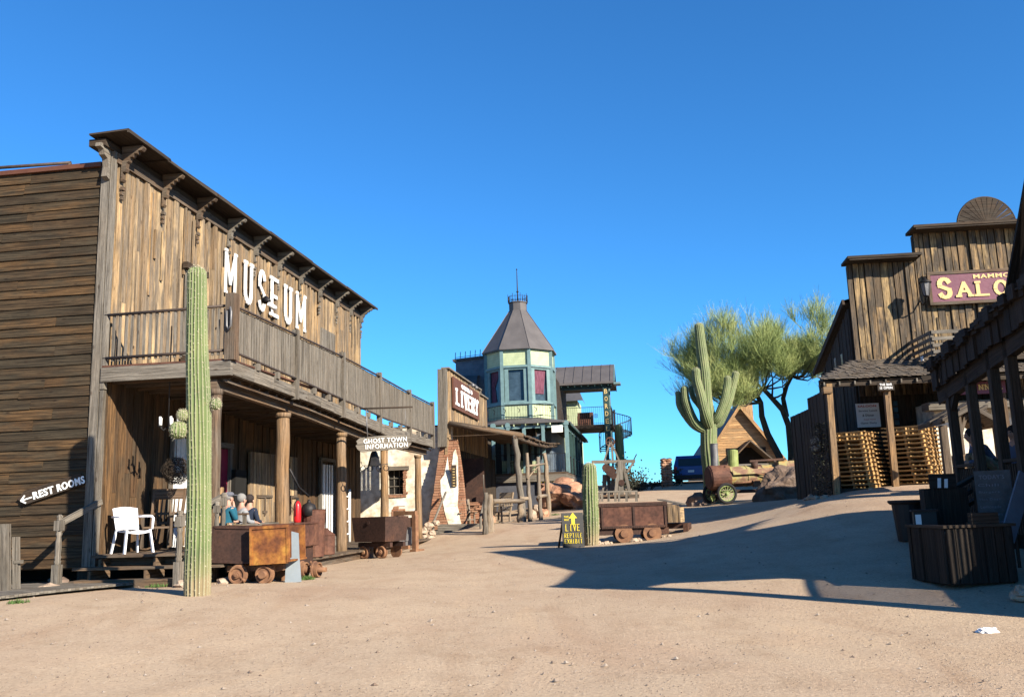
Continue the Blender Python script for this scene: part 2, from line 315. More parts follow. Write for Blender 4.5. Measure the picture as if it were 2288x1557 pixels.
    def quad(s,P,r=None,mi=0,uvs=None):
        b=len(s.v); s.v+=[V(p) for p in P]; l=(V(P[1])-V(P[0])).length; h=(V(P[-1])-V(P[0])).length
        s.face(range(b,b+len(P)),uvs or ([(0,0),(l,0),(l,h),(0,h)] if len(P)==4 else None),random.random() if r is None else r,mi)
    def blob(s,c,rad,n=2,amp=.25,fr=1.2,seed=0,r=None,mi=0,sm=False,squash=None):
        import bmesh
        bm=bmesh.new(); bmesh.ops.create_icosphere(bm,subdivisions=n,radius=1); b=len(s.v)
        rad=V(rad) if hasattr(rad,'__len__') else V((rad,)*3); c=V(c)
        for v in bm.verts:
            q=v.co.normalized(); k=1+amp*mnoise.noise(q*fr+V((seed*7.3,seed*3.1,seed)))+amp*.4*mnoise.noise(q*fr*2.7+V((seed,)*3))
            s.v.append(c+V((q.x*rad.x,q.y*rad.y,q.z*rad.z))*k)
        r=random.random() if r is None else r
        for f in bm.faces: s.face([b+v.index for v in f.verts],None,r,mi,sm)
        bm.free()
    def build(s,name,mat,parent=None):
        me=bpy.data.meshes.new(name); me.from_pydata([tuple(v) for v in s.v],[],s.f)
        uvl=me.uv_layers.new(name='UVMap'); uvl.data.foreach_set('uv',[c for f in s.uv for uv in f for c in uv])
        at=me.attributes.new('rnd','FLOAT','FACE'); at.data.foreach_set('value',s.r)
        if s.ridge: a=me.attributes.new('ridge','FLOAT','POINT'); a.data.foreach_set('value',s.ridge+[0]*(len(s.v)-len(s.ridge)))
        for m in (mat if isinstance(mat,(list,tuple)) else [mat]): me.materials.append(M[m])
        me.polygons.foreach_set('material_index',s.mi); me.polygons.foreach_set('use_smooth',s.sm)
        me.update(); o=bpy.data.objects.new(name,me); COL.objects.link(o)
        if parent: o.parent=parent
        return o
def tag(o,label,cat=None,group=None,kind=None):
    if label: o['label']=label
    if cat: o['category']=cat
    if group: o['group']=group
    if kind: o['kind']=kind
    return o
def root(name,loc,rz,label,cat,group=None):
    o=bpy.data.objects.new(name,None); COL.objects.link(o); o.empty_display_size=.2
    o.location=loc; o.rotation_euler=(0,0,rz); return tag(o,label,cat,group)
def copy_tree(o,parent=None):
    c=o.copy(); COL.objects.link(c); c.parent=parent
    for ch in [x for x in bpy.data.objects if x.parent==o]: copy_tree(ch,c)
    return c
def one(name,mb,mat,label,cat,group=None,kind=None,loc=None):
    """single-mesh thing: recentre its origin on loc"""
    if loc is not None:
        l=V(loc); mb.v=[v-l for v in mb.v]
    o=mb.build(name,mat); 
    if loc is not None: o.location=loc
    return tag(o,label,cat,group,kind)
class Fr:
    """a local frame: origin and yaw; px(...) meets a pixel ray with a local plane (x,y or z const)"""
    def __init__(s,org,rz,sc=1.): s.o=V(org); s.rz=rz; s.sc=sc; s.R=Matrix.Rotation(rz,3,'Z'); s.Ri=s.R.inverted()
    def px(s,px,py,x=None,y=None,z=None):
        c=s.Ri@(CAM-s.o)/s.sc; d=s.Ri@ray(px,py)
        k,v=(0,x) if x is not None else ((1,y) if y is not None else (2,z))
        return c+d*((v-c[k])/d[k])
    def loc(s,p): return s.Ri@(V(p)-s.o)/s.sc
    def w(s,*p): return s.R@V(p)*s.sc+s.o
# ---------------------------------------------------------------- lettering
def text_mesh(s,bold=0.0,shear=0):
    cu=bpy.data.curves.new('t','FONT'); cu.body=s; cu.offset=bold; cu.extrude=0; cu.shear=shear; cu.space_character=1.12; cu.resolution_u=3
    o=bpy.data.objects.new('t',cu); COL.objects.link(o)
    dg=bpy.context.evaluated_depsgraph_get(); me=bpy.data.meshes.new_from_object(o.evaluated_get(dg))
    vs=[v.co.copy() for v in me.vertices]; fs=[tuple(p.vertices) for p in me.polygons]
    bpy.data.objects.remove(o); bpy.data.curves.remove(cu); bpy.data.meshes.remove(me); return vs,fs
def put_text(mb,s,org,U,Vv,w,h,nrm,th=.012,bold=.02,mi=0):
    """fit text into w x h, lower-left at org; U,V unit dirs; slab of thickness th along nrm"""
    vs,fs=text_mesh(s,bold)
    if not vs: return
    x0=min(v.x for v in vs);x1=max(v.x for v in vs);y0=min(v.y for v in vs);y1=max(v.y for v in vs)
    org=V(org);U=V(U);Vv=V(Vv);n=V(nrm).normalized()
    b=len(mb.v)
    for v in vs: mb.v.append(org+U*((v.x-x0)/(x1-x0)*w)+Vv*((v.y-y0)/(y1-y0)*h)+n*th)
    from collections import Counter
    ec=Counter()
    for f in fs:
        mb.face([b+i for i in f],None,.5,mi)
        for i in range(len(f)): ec[(f[i],f[(i+1)%len(f)])]+=1
    m=len(vs); 
    mb.v+=[p-n*th for p in mb.v[b:b+m]]
    for (i,j) in ec:
        if (j,i) not in ec: mb.face([b+j,b+i,b+m+i,b+m+j],None,.5,mi)
ARC=lambda cx,cy,rx,ry,a0,a1,n=8:[(cx+rx*math.cos(math.radians(a0+(a1-a0)*i/n)),cy+ry*math.sin(math.radians(a0+(a1-a0)*i/n))) for i in range(n+1)]
SL={ # stroke letters: list of (polyline, thin?)  ; serif positions (x,y)
'M':([[(.12,0),(.12,1)],[(.12,1),(.5,.25)],[(.5,.25),(.88,1)],[(.88,1),(.88,0)]],[(.12,0),(.88,0),(.1,1),(.9,1)]),
'U':([[(.2,1),(.2,.3)]+ARC(.5,.3,.3,.3,180,360)+[(.8,1)]],[(.2,1),(.8,1)]),
'S':([ARC(.5,.74,.3,.26,20,180)+[(.22,.62),(.78,.4)]+ARC(.5,.26,.3,.26,0,-160)],[]),
'E':([[(.2,0),(.2,1)],[(.2,1),(.85,1)],[(.2,.52),(.7,.52)],[(.2,0),(.85,0)]],[(.15,0),(.15,1)]),
'L':([[(.2,0),(.2,1)],[(.2,0),(.85,0)]],[(.2,1),(.15,0)]),
'I':([[(.5,0),(.5,1)]],[(.5,0),(.5,1)]),
'V':([[(.12,1),(.5,0)],[(.5,0),(.88,1)]],[(.12,1),(.88,1)]),
'R':([[(.2,0),(.2,1)],[(.2,1),(.55,1)]+ARC(.55,.76,.27,.24,90,-90)+[(.2,.52)],[(.5,.52),(.85,0)]],[(.2,0),(.15,1),(.88,0)]),
'P':([[(.2,0),(.2,1)],[(.2,1),(.55,1)]+ARC(.55,.74,.27,.26,90,-90)+[(.2,.48)]],[(.2,0),(.15,1)]),
'B':([[(.2,0),(.2,1)],[(.2,1),(.5,1)]+ARC(.5,.76,.27,.24,90,-90)+[(.2,.52)],[(.5,.52)]+ARC(.54,.26,.3,.26,90,-90)+[(.2,0)]],[(.15,0),(.15,1)]),
'T':([[(.5,0),(.5,1)],[(.1,1),(.9,1)]],[(.5,0)]),
'X':([[(.12,1),(.88,0)],[(.88,1),(.12,0)]],[(.12,1),(.88,1),(.12,0),(.88,0)]),
'H':([[(.2,0),(.2,1)],[(.8,0),(.8,1)],[(.2,.5),(.8,.5)]],[(.2,0),(.8,0),(.2,1),(.8,1)]),
'Y':([[(.12,1),(.5,.45)],[(.88,1),(.5,.45)],[(.5,.45),(.5,0)]],[(.12,1),(.88,1),(.5,0)]),
'A':([[(.12,0),(.5,1)],[(.5,1),(.88,0)],[(.28,.36),(.72,.36)]],[(.12,0),(.88,0)]),
'O':([ARC(.5,.5,.36,.5,0,360,16)],[]),
'N':([[(.15,0),(.15,1)],[(.15,1),(.85,0)],[(.85,0),(.85,1)]],[(.15,0),(.15,1),(.85,1)]),
'W':([[(.06,1),(.28,0)],[(.28,0),(.5,.8)],[(.5,.8),(.72,0)],[(.72,0),(.94,1)]],[(.06,1),(.94,1)]),
'D':([[(.2,0),(.2,1)],[(.2,1),(.45,1)]+ARC(.45,.5,.38,.5,90,-90,10)+[(.2,0)]],[]),
'G':([ARC(.52,.5,.36,.5,40,320,12)+[(.84,.42),(.55,.42)]],[]),
}
def slab(mb,s,org,U,Vv,w,h,nrm,t=.16,serif=.34,th=.02,gap=.16,mi=0,cellw=None):
    """slab-serif lettering built of strokes; w total width, h height; t stroke as a fraction of cell width"""
    org=V(org);U=V(U);Vv=V(Vv);n=V(nrm).normalized(); cw=w/len(s)
    k=0
    for ci,ch in enumerate(s):
        if ch==' ' : continue
        strokes,ser=SL[ch]; W_=cw*(1-gap); ox=cw*ci+cw*gap/2
        T=t*W_; H=h-T*.8
        def P(x,y): return org+U*(ox+x*W_)+Vv*(T*.4+y*H)
        for st in strokes:
            for a,b_ in zip(st[:-1],st[1:]):
                p,q=P(*a),P(*b_); d=(q-p)
                if d.length<1e-5: continue
                vert=abs(d.normalized().dot(Vv)); tt=T*(.75+.45*vert)
                e=d.normalized()*tt*.32; k+=1
                off=th+.0012*(k%9)
                mb.obox((p+q)/2+n*off/2,d+e*2,d.cross(n).normalized()*tt,n*off,mi=mi,r=.5)
        for (x,y) in ser:
            k+=1; off=th+.0012*(k%9)+.011
            mb.obox(P(x,y)+n*off/2,U*serif*W_*1.15,Vv*T*.72,n*off,mi=mi,r=.5)
# ---------------------------------------------------------------- boards
def vboards(mb,O,U,Nn,length,z0,z1,w=.2,th=.03,jit=.35,step=.012,split=.35,gap=.014,mi=0):
    """vertical boards on a wall: O start (z ignored), U along, Nn outward normal. z0,z1 numbers or functions of s"""
    O=V((O[0],O[1],0));U=V(U);Nn=V(Nn); s=0; i=0
    while s<length-.02:
        ww=min(w*(1+random.uniform(-jit,jit)),length-s); c=s+ww/2
        a=z0(c) if callable(z0) else z0; b=z1(c) if callable(z1) else z1
        t=th+random.uniform(0,step*2)+ (step if i%2 else 0)
        cuts=[a,b]
        if random.random()<split and b-a>1.5: cuts=[a,a+(b-a)*random.uniform(.25,.75),b]
        for lo,hi in zip(cuts[:-1],cuts[1:]):
            if hi-lo<.02: continue
            tt=t+random.uniform(-.006,.006)
            mb.obox(O+U*c+Nn*(tt/2)+V((0,0,(lo+hi)/2)),U*(ww-gap),Nn*tt,V((0,0,hi-lo-.004)),mi=mi,grain=None if hi-lo>ww else 2)
        s+=ww; i+=1
def hboards(mb,O,U,Nn,length,z0,z1,h=.19,th=.025,segs=3,mi=0,lap=.02,wob=.006,clip=None):
    O=V((O[0],O[1],0));U=V(U);Nn=V(Nn); z=z0
    while z<z1-.01:
        hh=min(h*random.uniform(.92,1.08),z1-z)
        s0,s1=(0,length) if clip is None else clip(z+hh*.5)
        if s1-s0>.05:
            cuts=[s0]
            while cuts[-1]<s1-1e-6:
                nx=cuts[-1]+random.uniform(1.2,4.5)
                cuts.append(s1 if nx>s1-.7 else nx)
            for a,b in zip(cuts[:-1],cuts[1:]):
                dz=random.uniform(-wob,wob); up=(V((0,0,1))*(hh+.012)-Nn*(lap))
                mb.obox(O+U*((a+b)/2)+Nn*(th/2+lap/2+random.uniform(0,.006))+V((0,0,z+hh/2+dz)),U*(b-a-.005)+V((0,0,random.uniform(-wob,wob))),Nn*th,up,mi=mi)
        z+=hh
# ================================================================ MUSEUM
RZ=-math.radians(8.146)
mc=W(222,1000,16.5); FM=Fr((mc.x,mc.y,0),RZ)
US=V((0,1,0)); 
FACE=15.35; TOP=8.72
mus=root('museum_building',(mc.x,mc.y,0),RZ,'large weathered two storey wooden museum with tall false front, brackets and long upper balcony','building')
mb=MB()
# structural shell (backing behind boards)
mb.box(-9,-.06,.06,FACE-.06,.75,8.0); mb.box(-.16,-.03,.02,FACE-.02,7.9,TOP-.05)
mb.build('wall_core','wd',mus)
mb=MB()
vboards(mb,(-.03,0,0),(0,1,0),(1,0,0),FACE,4.2,TOP,w=.165,th=.03,step=.034,gap=.018,split=.5)
# battens
for i in range(46):
    a=random.uniform(.3,FACE-.2); lo=random.uniform(4.6,7.2); mb.box(.06,.1,a,a+random.uniform(.05,.08),lo,random.uniform(lo+.6,8.7))
mb.build('front_boards','wf',mus)
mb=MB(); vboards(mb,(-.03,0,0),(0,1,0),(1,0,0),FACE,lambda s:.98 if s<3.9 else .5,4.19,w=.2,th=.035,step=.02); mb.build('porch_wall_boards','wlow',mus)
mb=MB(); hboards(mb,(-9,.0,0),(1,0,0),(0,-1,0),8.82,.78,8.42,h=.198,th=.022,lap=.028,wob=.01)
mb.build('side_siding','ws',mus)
mb=MB(); mb.box(-.19,-.02,-.075,-.0,.75,8.7); mb.box(-.0,.07,-.07,.03,.75,4.0,);mb.box(-.004,.075,-.074,.028,4.02,8.72)
mb.build('corner_board','wg',mus)
mb=MB(); mb.box(-9.2,-.2,-.09,9,8.43,8.52); mb.build('roof','signbrown',mus)
# pipe boom over side roof
mb=MB(); a=FM.px(0,383-5,y=.4); b=FM.px(158,364,y=.4); mb.tube([(-9,.4,a.z+.2),a+V((0,0,.03)),b],.035,8); mb.tube([b,b+V((-.22,0,-.3))],.03,6)
mb.tube([(b.x-.3,.4,b.z-.05),(b.x-.36,.4,8.5)],.03,6); mb.build('pipe_boom','pipe',mus)
# dark sheet standing in for underfloor shade, and piers
mb=MB(); 
for x in (-8,-6,-4,-2.2,-.25):
    mb.box(x-.14,x+.14,.1,.4,.2,.74)
mb.build('foundation_pier','wd',mus)
mb=MB(); mb.box(-9,2.3,1.4,1.5,.1,.74); mb.build('crawlspace_dark_sheet','void',mus)
# cornice
def sag(a): return -.0*a
mb=MB()
segs=[(-.45,1.1,.05),(1.0,3.2,.0),(3.15,6.2,.015),(6.15,9.2,.06),(9.1,12.4,.03),(12.3,15.75,.075)]
for a0,a1,dz in segs:
    mb.obox((.17,(a0+a1)/2,TOP+.20+dz/2),(.82,0,.03),(0,a1-a0,random.uniform(-.03,.03)),(0,0,.035))
    mb.obox((.57,(a0+a1)/2,TOP+.185+dz/2),(.04,0,0),(0,a1-a0,random.uniform(-.02,.02)),(0,0,.06))
mb.box(-.3,.05,-.35,15.6,TOP+.01,TOP+.15)
mb.build('cornice','wd',mus)
mb=MB(); mb.box(.075,.11,.0,FACE,TOP-.22,TOP-.02); mb.build('frieze_board','wb',mus)
prof=[(0,.34),(.62,.34),(.66,.28),(.60,.22),(.50,.22),(.47,.15),(.38,.16),(.34,.08),(.26,.08),(.22,-.02),(.16,-.06),(.14,-.16),(.17,-.2),(.13,-.27),(.05,-.27),(.05,-.42),(.09,-.45),(.05,-.5),(0,-.5)]
def bracket(a,side=False):
    mb=MB(); mb.prism([(x*.70,z*.85) for x,z in prof],(0,.11,0),(.09,a-.055,TOP-.13),(1,0,0),(0,0,1))
    for k,(dz,w) in enumerate(((.0,.05),(-.13,.045),(-.26,.04))): mb.box(.09,.125+.02*(k==0),a-w,a+w,TOP-.73+dz*.75,TOP-.66+dz*.75)
    o=mb.build('bracket','wg' if a>4 else 'wb',mus)
for a in (.18,1.7,3.2,4.75,6.25,7.8,9.4,11.0,12.6,14.0,15.2): bracket(a)
mb=MB(); mb.prism([(0,.3),(.32,.3),(.34,.22),(.24,.2),(.2,.1),(.1,.06),(.06,-.1),(.1,-.3),(0,-.35)],(.12,0,0),(-.12,-.09,TOP-.25),(0,-1,0),(0,0,1)); mb.build('bracket','wg',mus)
# boarded windows
def bwin(a0,a1,z0,z1,lint=True):
    f=MB(); 
    if lint: f.box(.09,.2,a0-.15,a1+.15,z1,z1+.14)
    w=f.build('boarded_window','wd',mus); f=MB(); f.box(.09,.19,a0-.12,a1+.12,z0-.13,z0); f.build('sill','wd',w)
    s=MB(); vboards(s,(.06,a0,0),(0,1,0),(1,0,0),a1-a0,z0+.01,z1-.01,w=.16,th=.03); s.build('shutter','wg',w)
_l0=FM.px(402,590,x=0); _l1=FM.px(428,600,x=0); bwin(_l0.y+.12,_l1.y+.3,5.1,_l0.z-.1); 
def bwin2():
    f=MB(); f.box(.09,.22,11.0,12.7,5.55,5.68); w=f.build('boarded_window','wb',mus)
    s=MB(); vboards(s,(.06,11.2,0),(0,1,0),(1,0,0),1.3,5.7,7.4,w=.15,th=.035); s.build('shutter','wg',w)
    s=MB(); s.box(.075,.095,11.4,12.3,5.0,5.5); s.build('opening','void',w)
bwin2()
# MUSEUM lettering
mb=MB()
for ch,p0_,p1_,t in (('M',500,527,.16),('U',543,565,.25),('S',576,594,.26),('E',603,624,.25),('U',634,653,.25),('M',661,683,.16)):
    t*=.85; a0=FM.px(p0_,640,x=.12).y;a1=FM.px(p1_,660,x=.12).y
    slab(mb,ch,(.115,a0,6.96),(0,1,0),(0,0,1),a1-a0,1.12,(1,0,0),t=t,serif=.3 if ch!='M' else .16,gap=.0,th=.02)
mb.build('lettering','worn_white',mus)
# balcony
def ft(a): # fascia top
    xs=[0,3.7,10,16]; ys=[4.42,4.31,4.08,4.04]; return float(np.interp(a,xs,ys))
def fb(a): return float(np.interp(a,[0,3.7,9.7,16],[4.17,4.09,3.79,3.80]))
def rt(a): return float(np.interp(a,[-.1,6,9.3,12.6,16],[5.46,5.48,5.42,5.33,5.29]))
BW=2.57; BL=16.0
bal=MB(); n=24
for i in range(n*3):
    a=BL*i/(n*3); b=BL*(i+1)/(n*3)
    bal.obox((BW/2,(a+b)/2,ft((a+b)/2)-.05),(BW-.1,0,0),(0,b-a-.01,0),(0,0,.045))
bal.build('balcony_floor','wd',mus)
mb=MB(); ed=[0,3.7,7.2,10.6,16.0]
for a,b in zip(ed[:-1],ed[1:]):
    for k in range(4):
        p=a+(b-a)*k/4; q=a+(b-a)*(k+1)/4
        mb.beam((BW-.03,p,(ft(p)+fb(p))/2),(BW-.03,q,(ft(q)+fb(q))/2),.1+.004*(k%2),ft(p)-fb(p),up=(0,0,1))
mb.build('front_beam','wg',mus)
mb=MB(); mb.box(.02,BW+.02,-.10,.0,4.15,4.42); mb.build('end_beam','wg',mus)
mb=MB(); mb.box(.02,BW+.02,-.075,.02,4.425,4.46); mb.box(BW-.1,BW-.0,.02,6,4.425,4.455);mb.build('edge_trim','rust',mus)
mb=MB(); 
for i in range(37):
    a=.25+i*.43
    if a<15.8: mb.box(.05,BW-.09,a-.025,a+.025,fb(a)-.02,ft(a)-.08); mb.box(2.05,2.42,a-.03,a+.03,fb(a)-.075,fb(a)-.025)
mb.build('joists','wb',mus)
mb=MB(); 
for (a,b) in ((0,4.2),(4.2,8.2),(8.2,12),(12,16)):
    mb.beam((2.22,a,fb(a)-.17),(2.22,b,fb(b)-.17),.13,.17); mb.beam((2.42,a+.02,fb(a)-.1),(2.42,b,fb(b)-.1),.04,.05)
mb.build('lower_beam','wb',mus)
# rails
RP=[0,3.05,6.1,9.3,12.6,15.8]
for i,a in enumerate(RP):
    mb=MB(); w=.13 if i==0 else .075
    mb.box(BW-.03-w*.5,BW+.04+w*.4,a-w,a+w*.6,ft(a)-.28 if i else 4.43,rt(a)+.12+.1*(i==0)); mb.build('rail_post','wb' if i==0 else 'wg',mus)
for i in range(5):
    a0,a1=RP[i]+.1,RP[i+1]-.08
    mb=MB(); c=a0
    while c<a1-.05:
        w=random.uniform(.075,.1); c2=c+w/2
        mb.obox((BW-.01,c2,(rt(c2)+ft(c2)+.14)/2),(.028,0,0),(0,w,random.uniform(-.005,.005)),(random.uniform(-.01,.01),random.uniform(-.01,.01),rt(c2)-ft(c2)-.18-random.uniform(0,.03)))
        c+=w+random.uniform(.022,.045)
    o=mb.build('balustrade','wg',mus)
    mb=MB(); 
    for zz in (0,1):
        f=(lambda a:rt(a)) if zz else (lambda a:ft(a)+.17); mb=MB()
        mb.tube([(BW+.03,q,f(q)) for q in (a0-.1+(a1-a0+.18)*k/4 for k in range(5))],.026,8); mb.build('hand_rail' if zz else 'foot_rail','pipe',o)
    for k in range(1,3):
        pass
    mb=MB()
    for k in (1,2): 
        a=a0+(a1-a0)*k/3; mb.box(BW-.05,BW+.06,a-.06,a+.06,ft(a)+.0,ft(a)+.14)
    mb.build('rail_block','wg',o)
mb=MB(); x=.2
while x<BW-.1:
    mb.obox((x,-.03,4.98),(.045,0,0),(0,.03,0),(random.uniform(-.008,.008),0,.88)); x+=random.uniform(.105,.15)
o=mb.build('balustrade','wg',mus)
mb=MB(); mb.tube([(.02,-.05,5.43),(BW,-.05,5.46)],.028,8); mb.build('hand_rail','pipe',o); mb=MB(); mb.tube([(.02,-.05,4.60),(BW,-.05,4.62)],.028,8); mb.build('foot_rail','pipe',o)
mb=MB(); mb.tube([(BW+.02,-.16,5.40),(BW+.06,-.2,5.3),(BW+.06,-.2,5.05),(BW+.0,-.16,4.98),(BW-.04,-.16,5.05),(BW-.04,-.18,5.33)],.022,8); mb.build('door_knocker','steel',mus)
# posts
for a,zt,r in ((.05,3.85,.11),(3.15,3.72,.15),(6.95,3.58,.135),(10.8,3.45,.12),(14.85,3.42,.115)):
    zb=g(*FM.w(2.25,a,0).xy)-.1
    mb=MB(); P=[(2.25+random.uniform(-.01,.01),a,zb+(zt-zb)*k/6) for k in range(7)]
    mb.tube(P,[r*1.1,r*1.06,r*1.02,r,r*.98,r*.96,r*.93],14,jit=.03); mb.tube([(2.25,a,zt-.04),(2.25,a,zt+.06)],[r*1.1,r*1.16],14)
    mb.build('porch_post','post' if a>1 else 'wb',mus)
# porch decks
mb=MB()
for i in range(20):
    a=-.02+i*.2; mb.box(.06,2.66,a,a+.194,.955,.995+random.uniform(0,.006))
mb.box(2.54,2.6,.0,3.9,.62,.95); mb.box(.3,2.5,.02,.07,.80,.95)
mb.build('near_deck','wb',mus)
mb=MB(); 
for i in range(57):
    a=3.95+i*.2; mb.box(.06,2.72,a,a+.194,.60,.645+random.uniform(0,.006))
mb.box(2.5,2.6,3.9,15.3,.35,.6); mb.build('far_deck','wb',mus)
# doors & shutters under porch
def door(name,a0,a1,z0,z1,mat,x=.07,th=.05):
    mb=MB(); vboards(mb,(x,a0,0),(0,1,0),(1,0,0),a1-a0,z0,z1,w=.17,th=th); o=mb.build(name,mat,mus); return o
f=MB(); f.box(.09,.19,3.75,3.85,.66,3.2); f.box(.09,.19,4.95,5.05,.66,3.2); f.box(.09,.2,3.7,5.1,3.2,3.32)
d=f.build('door_frame','wg',mus); s=MB(); s.box(.085,.12,3.86,4.94,1.0,3.18); s.build('crimson_door','crimson',d)
for a0,a1 in ((6.1,7.75),(8.05,9.2)):
    o=door('shutter',a0,a1,1.35,3.2,'wf',x=.1,th=.06); o['label']='plank shutter with crossed battens'
    mb=MB(); m=(a0+a1)/2; mb.box(.19,.22,m-.45,m+.45,2.05,2.12); mb.box(.19,.225,m-.03,m+.03,1.6,2.05); mb.box(.19,.22,m-.12,m+.12,1.66,1.72); mb.build('batten','wb',o)
mb=MB(); mb.box(.12,.26,5.6,9.5,1.2,1.34); mb.build('shutter_sill','wd',mus)
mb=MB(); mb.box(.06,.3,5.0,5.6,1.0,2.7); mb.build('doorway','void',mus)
# barred pale window
f=MB(); f.box(.08,.16,11.1,11.25,.8,3.2); f.box(.08,.16,12.35,12.5,.8,3.2); f.box(.08,.17,11.1,12.5,3.2,3.3); f.box(.08,.2,11.1,12.5,.78,.88)
w=f.build('curtained_window','wg',mus); s=MB()
for k in range(9): s.obox((.11+.02*(k%2),11.35+k*.115,2.0),(.03,0,0),(0,.1,0),(0,0,2.2))
s.build('curtain','white',w)
s=MB()
for k in range(5): s.tube([(.22,11.35+k*.22,.95),(.22,11.35+k*.22,3.1)],.012,6)
s.build('bars','iron',w)
mb=MB(); mb.tube([(.3,12.9,.66),(.3,12.9,2.3)],.05,8); mb.tube([(.3,13.35,.66),(.3,13.35,2.35)],.05,8)
for z in (.9,1.3,1.7,2.1): mb.box(.26,.34,13.0,13.3,z,z+.04)
tag(mb.build('white_ladder_frame','white',mus),'white ladder shaped frame')
f=MB(); f.box(.08,.15,2.35,2.42,1,3.3); f.box(.08,.15,3.4,3.47,1,3.3); w=f.build('curtained_window','wg',mus)
s=MB(); 
for k in range(9): s.obox((.10+.02*(k%2),2.46+k*.11,2.15),(.03,0,0),(0,.09,0),(0,0,2.3))
s.build('curtain','white',w)
# REST ROOMS sign
p0=FM.px(47,1119,y=-.09); p1=FM.px(183,1075,y=-.09)
U_=(p1-p0).normalized(); V_=V((-U_.z,0,U_.x)); Ln=(p1-p0).length
rs=root('rest_rooms_sign',FM.w(p0.x,p0.y,p0.z),RZ,'white REST ROOMS lettering with an arrow on tilted dark board, on the museum side wall','sign')
mb=MB(); mb.prism([(-.06,.05),(.12,.16),(Ln+.02,.15),(Ln+.02,-.07),(.12,-.09)],(0,-.02,0),(0,0,0),U_,V_); mb.build('board','wd',rs)
mb=MB(); nn=(0,-1,0); o_=V((0,-.022,0))
put_text(mb,'REST',o_+U_*.27-V_*.055,U_,V_,.42,.14,nn,.012,.03)
put_text(mb,'ROOMS',o_+U_*.76-V_*.055,U_,V_,.56,.14,nn,.012,.03)
mb.build('lettering','white',rs); mb=MB(); mb.beam(o_+U_*.03-V_*.0+V((0,-.006,0)),o_+U_*.24+V((0,-.006,0)),.025,.012,up=(0,-1,0)); mb.beam(o_+U_*.02+V((0,-.008,0)),o_+U_*.11+V_*.07+V((0,-.008,0)),.028,.012,up=(0,-1,0)); mb.beam(o_+U_*.02+V((0,-.01,0)),o_+U_*.11-V_*.07+V((0,-.01,0)),.028,.012,up=(0,-1,0))
mb.build('arrow','white',rs)
# ghost town information sign hung on a pole
ga=10.6
a_=FM.px(808,990,y=ga); 
P0=FM.px(797,975,x=3.1); 
q0=FM.w(*FM.px(797,993,x=3.0)); D0=q0.y
c0=W(797,1008,D0); c1=W(921,1000,D0+.25); hh=28/1984*D0
Ug=(c1-c0); wl=Ug.length; Ug.normalize(); Vg=V((0,0,1)); Vg=(Vg-Ug*Vg.dot(Ug)).normalized(); Ng=Ug.cross(Vg)
gs=root('ghost_town_sign',tuple(c0),0,'hanging plank sign reading GHOST TOWN INFORMATION in white letters, on a rod below the balcony','sign')
mb=MB(); mb.prism([(.02,.05),(-.02,hh*.45),(.03,hh*.6),(.0,hh*.8),(.1,hh+.02),(wl*.5,hh+.04),(wl-.05,hh+.02),(wl,hh*.6),(wl-.02,.1),(wl-.1,0),(.12,-.03)],-Ng*.06,(0,0,0),Ug,Vg); mb.build('board','wg',gs)
mb=MB(); put_text(mb,'GHOST TOWN',Ug*wl*.13+Vg*hh*.55+Ng*.001,Ug,Vg,wl*.78,hh*.37,Ng,.015,.008); mb.build('lettering','white',gs); mb=MB(); put_text(mb,'INFORMATION',Ug*wl*.16+Vg*hh*.1+Ng*.001,Ug,Vg,wl*.76,hh*.37,Ng,.015,.008); mb.build('lettering','white',gs)
mb=MB(); r0=W(805,913,D0)-c0; r1=W(922,909,D0+.25)-c0; mb.tube([r0,r1],.022,8); mb.build('rod','wd',gs)
mb=MB(); h0=W(818,915,D0)-c0; h1=W(821,975,D0)-c0; mb.tube([h0+Ug*0,h1],.015,6); h0=W(905,911,D0+.22)-c0; mb.tube([h0,W(908,972,D0+.22)-c0],.006,6); mb.build('hanger','steel',gs)
# black bell-shaped lantern with hooks
lc=W(836,1012,D0+.4); lr=root('hanging_bell_lantern',tuple(lc),0,'black bell shaped metal lantern with curled hooks, hanging below the information sign','lantern')
mb=MB(); mb.tube([(0,0,.08),(0,0,.0),(0,0,-.32)],[.03,.085,.165],4+2,sm=False); mb.build('shade','iron',lr)
mb=MB()
def ringp(c,r,n=12,a0=0,a1=360,ax='xz'): 
    return [V(c)+V((r*math.cos(math.radians(a0+(a1-a0)*i/n)),0,r*math.sin(math.radians(a0+(a1-a0)*i/n)))) for i in range(n+1)]
for cx in (-.28,-.1,.12,.3): mb.tube(ringp((cx,0,-.38),.065,a0=110,a1=430),.012,6)
mb.tube([(-.33,0,-.2),(-.3,0,-.3),(0,0,-.32),(.35,0,-.28)],.01,5); mb.tube([(0,0,.08),(0,0,.5)],.006,5); mb.build('hooks','iron',lr)
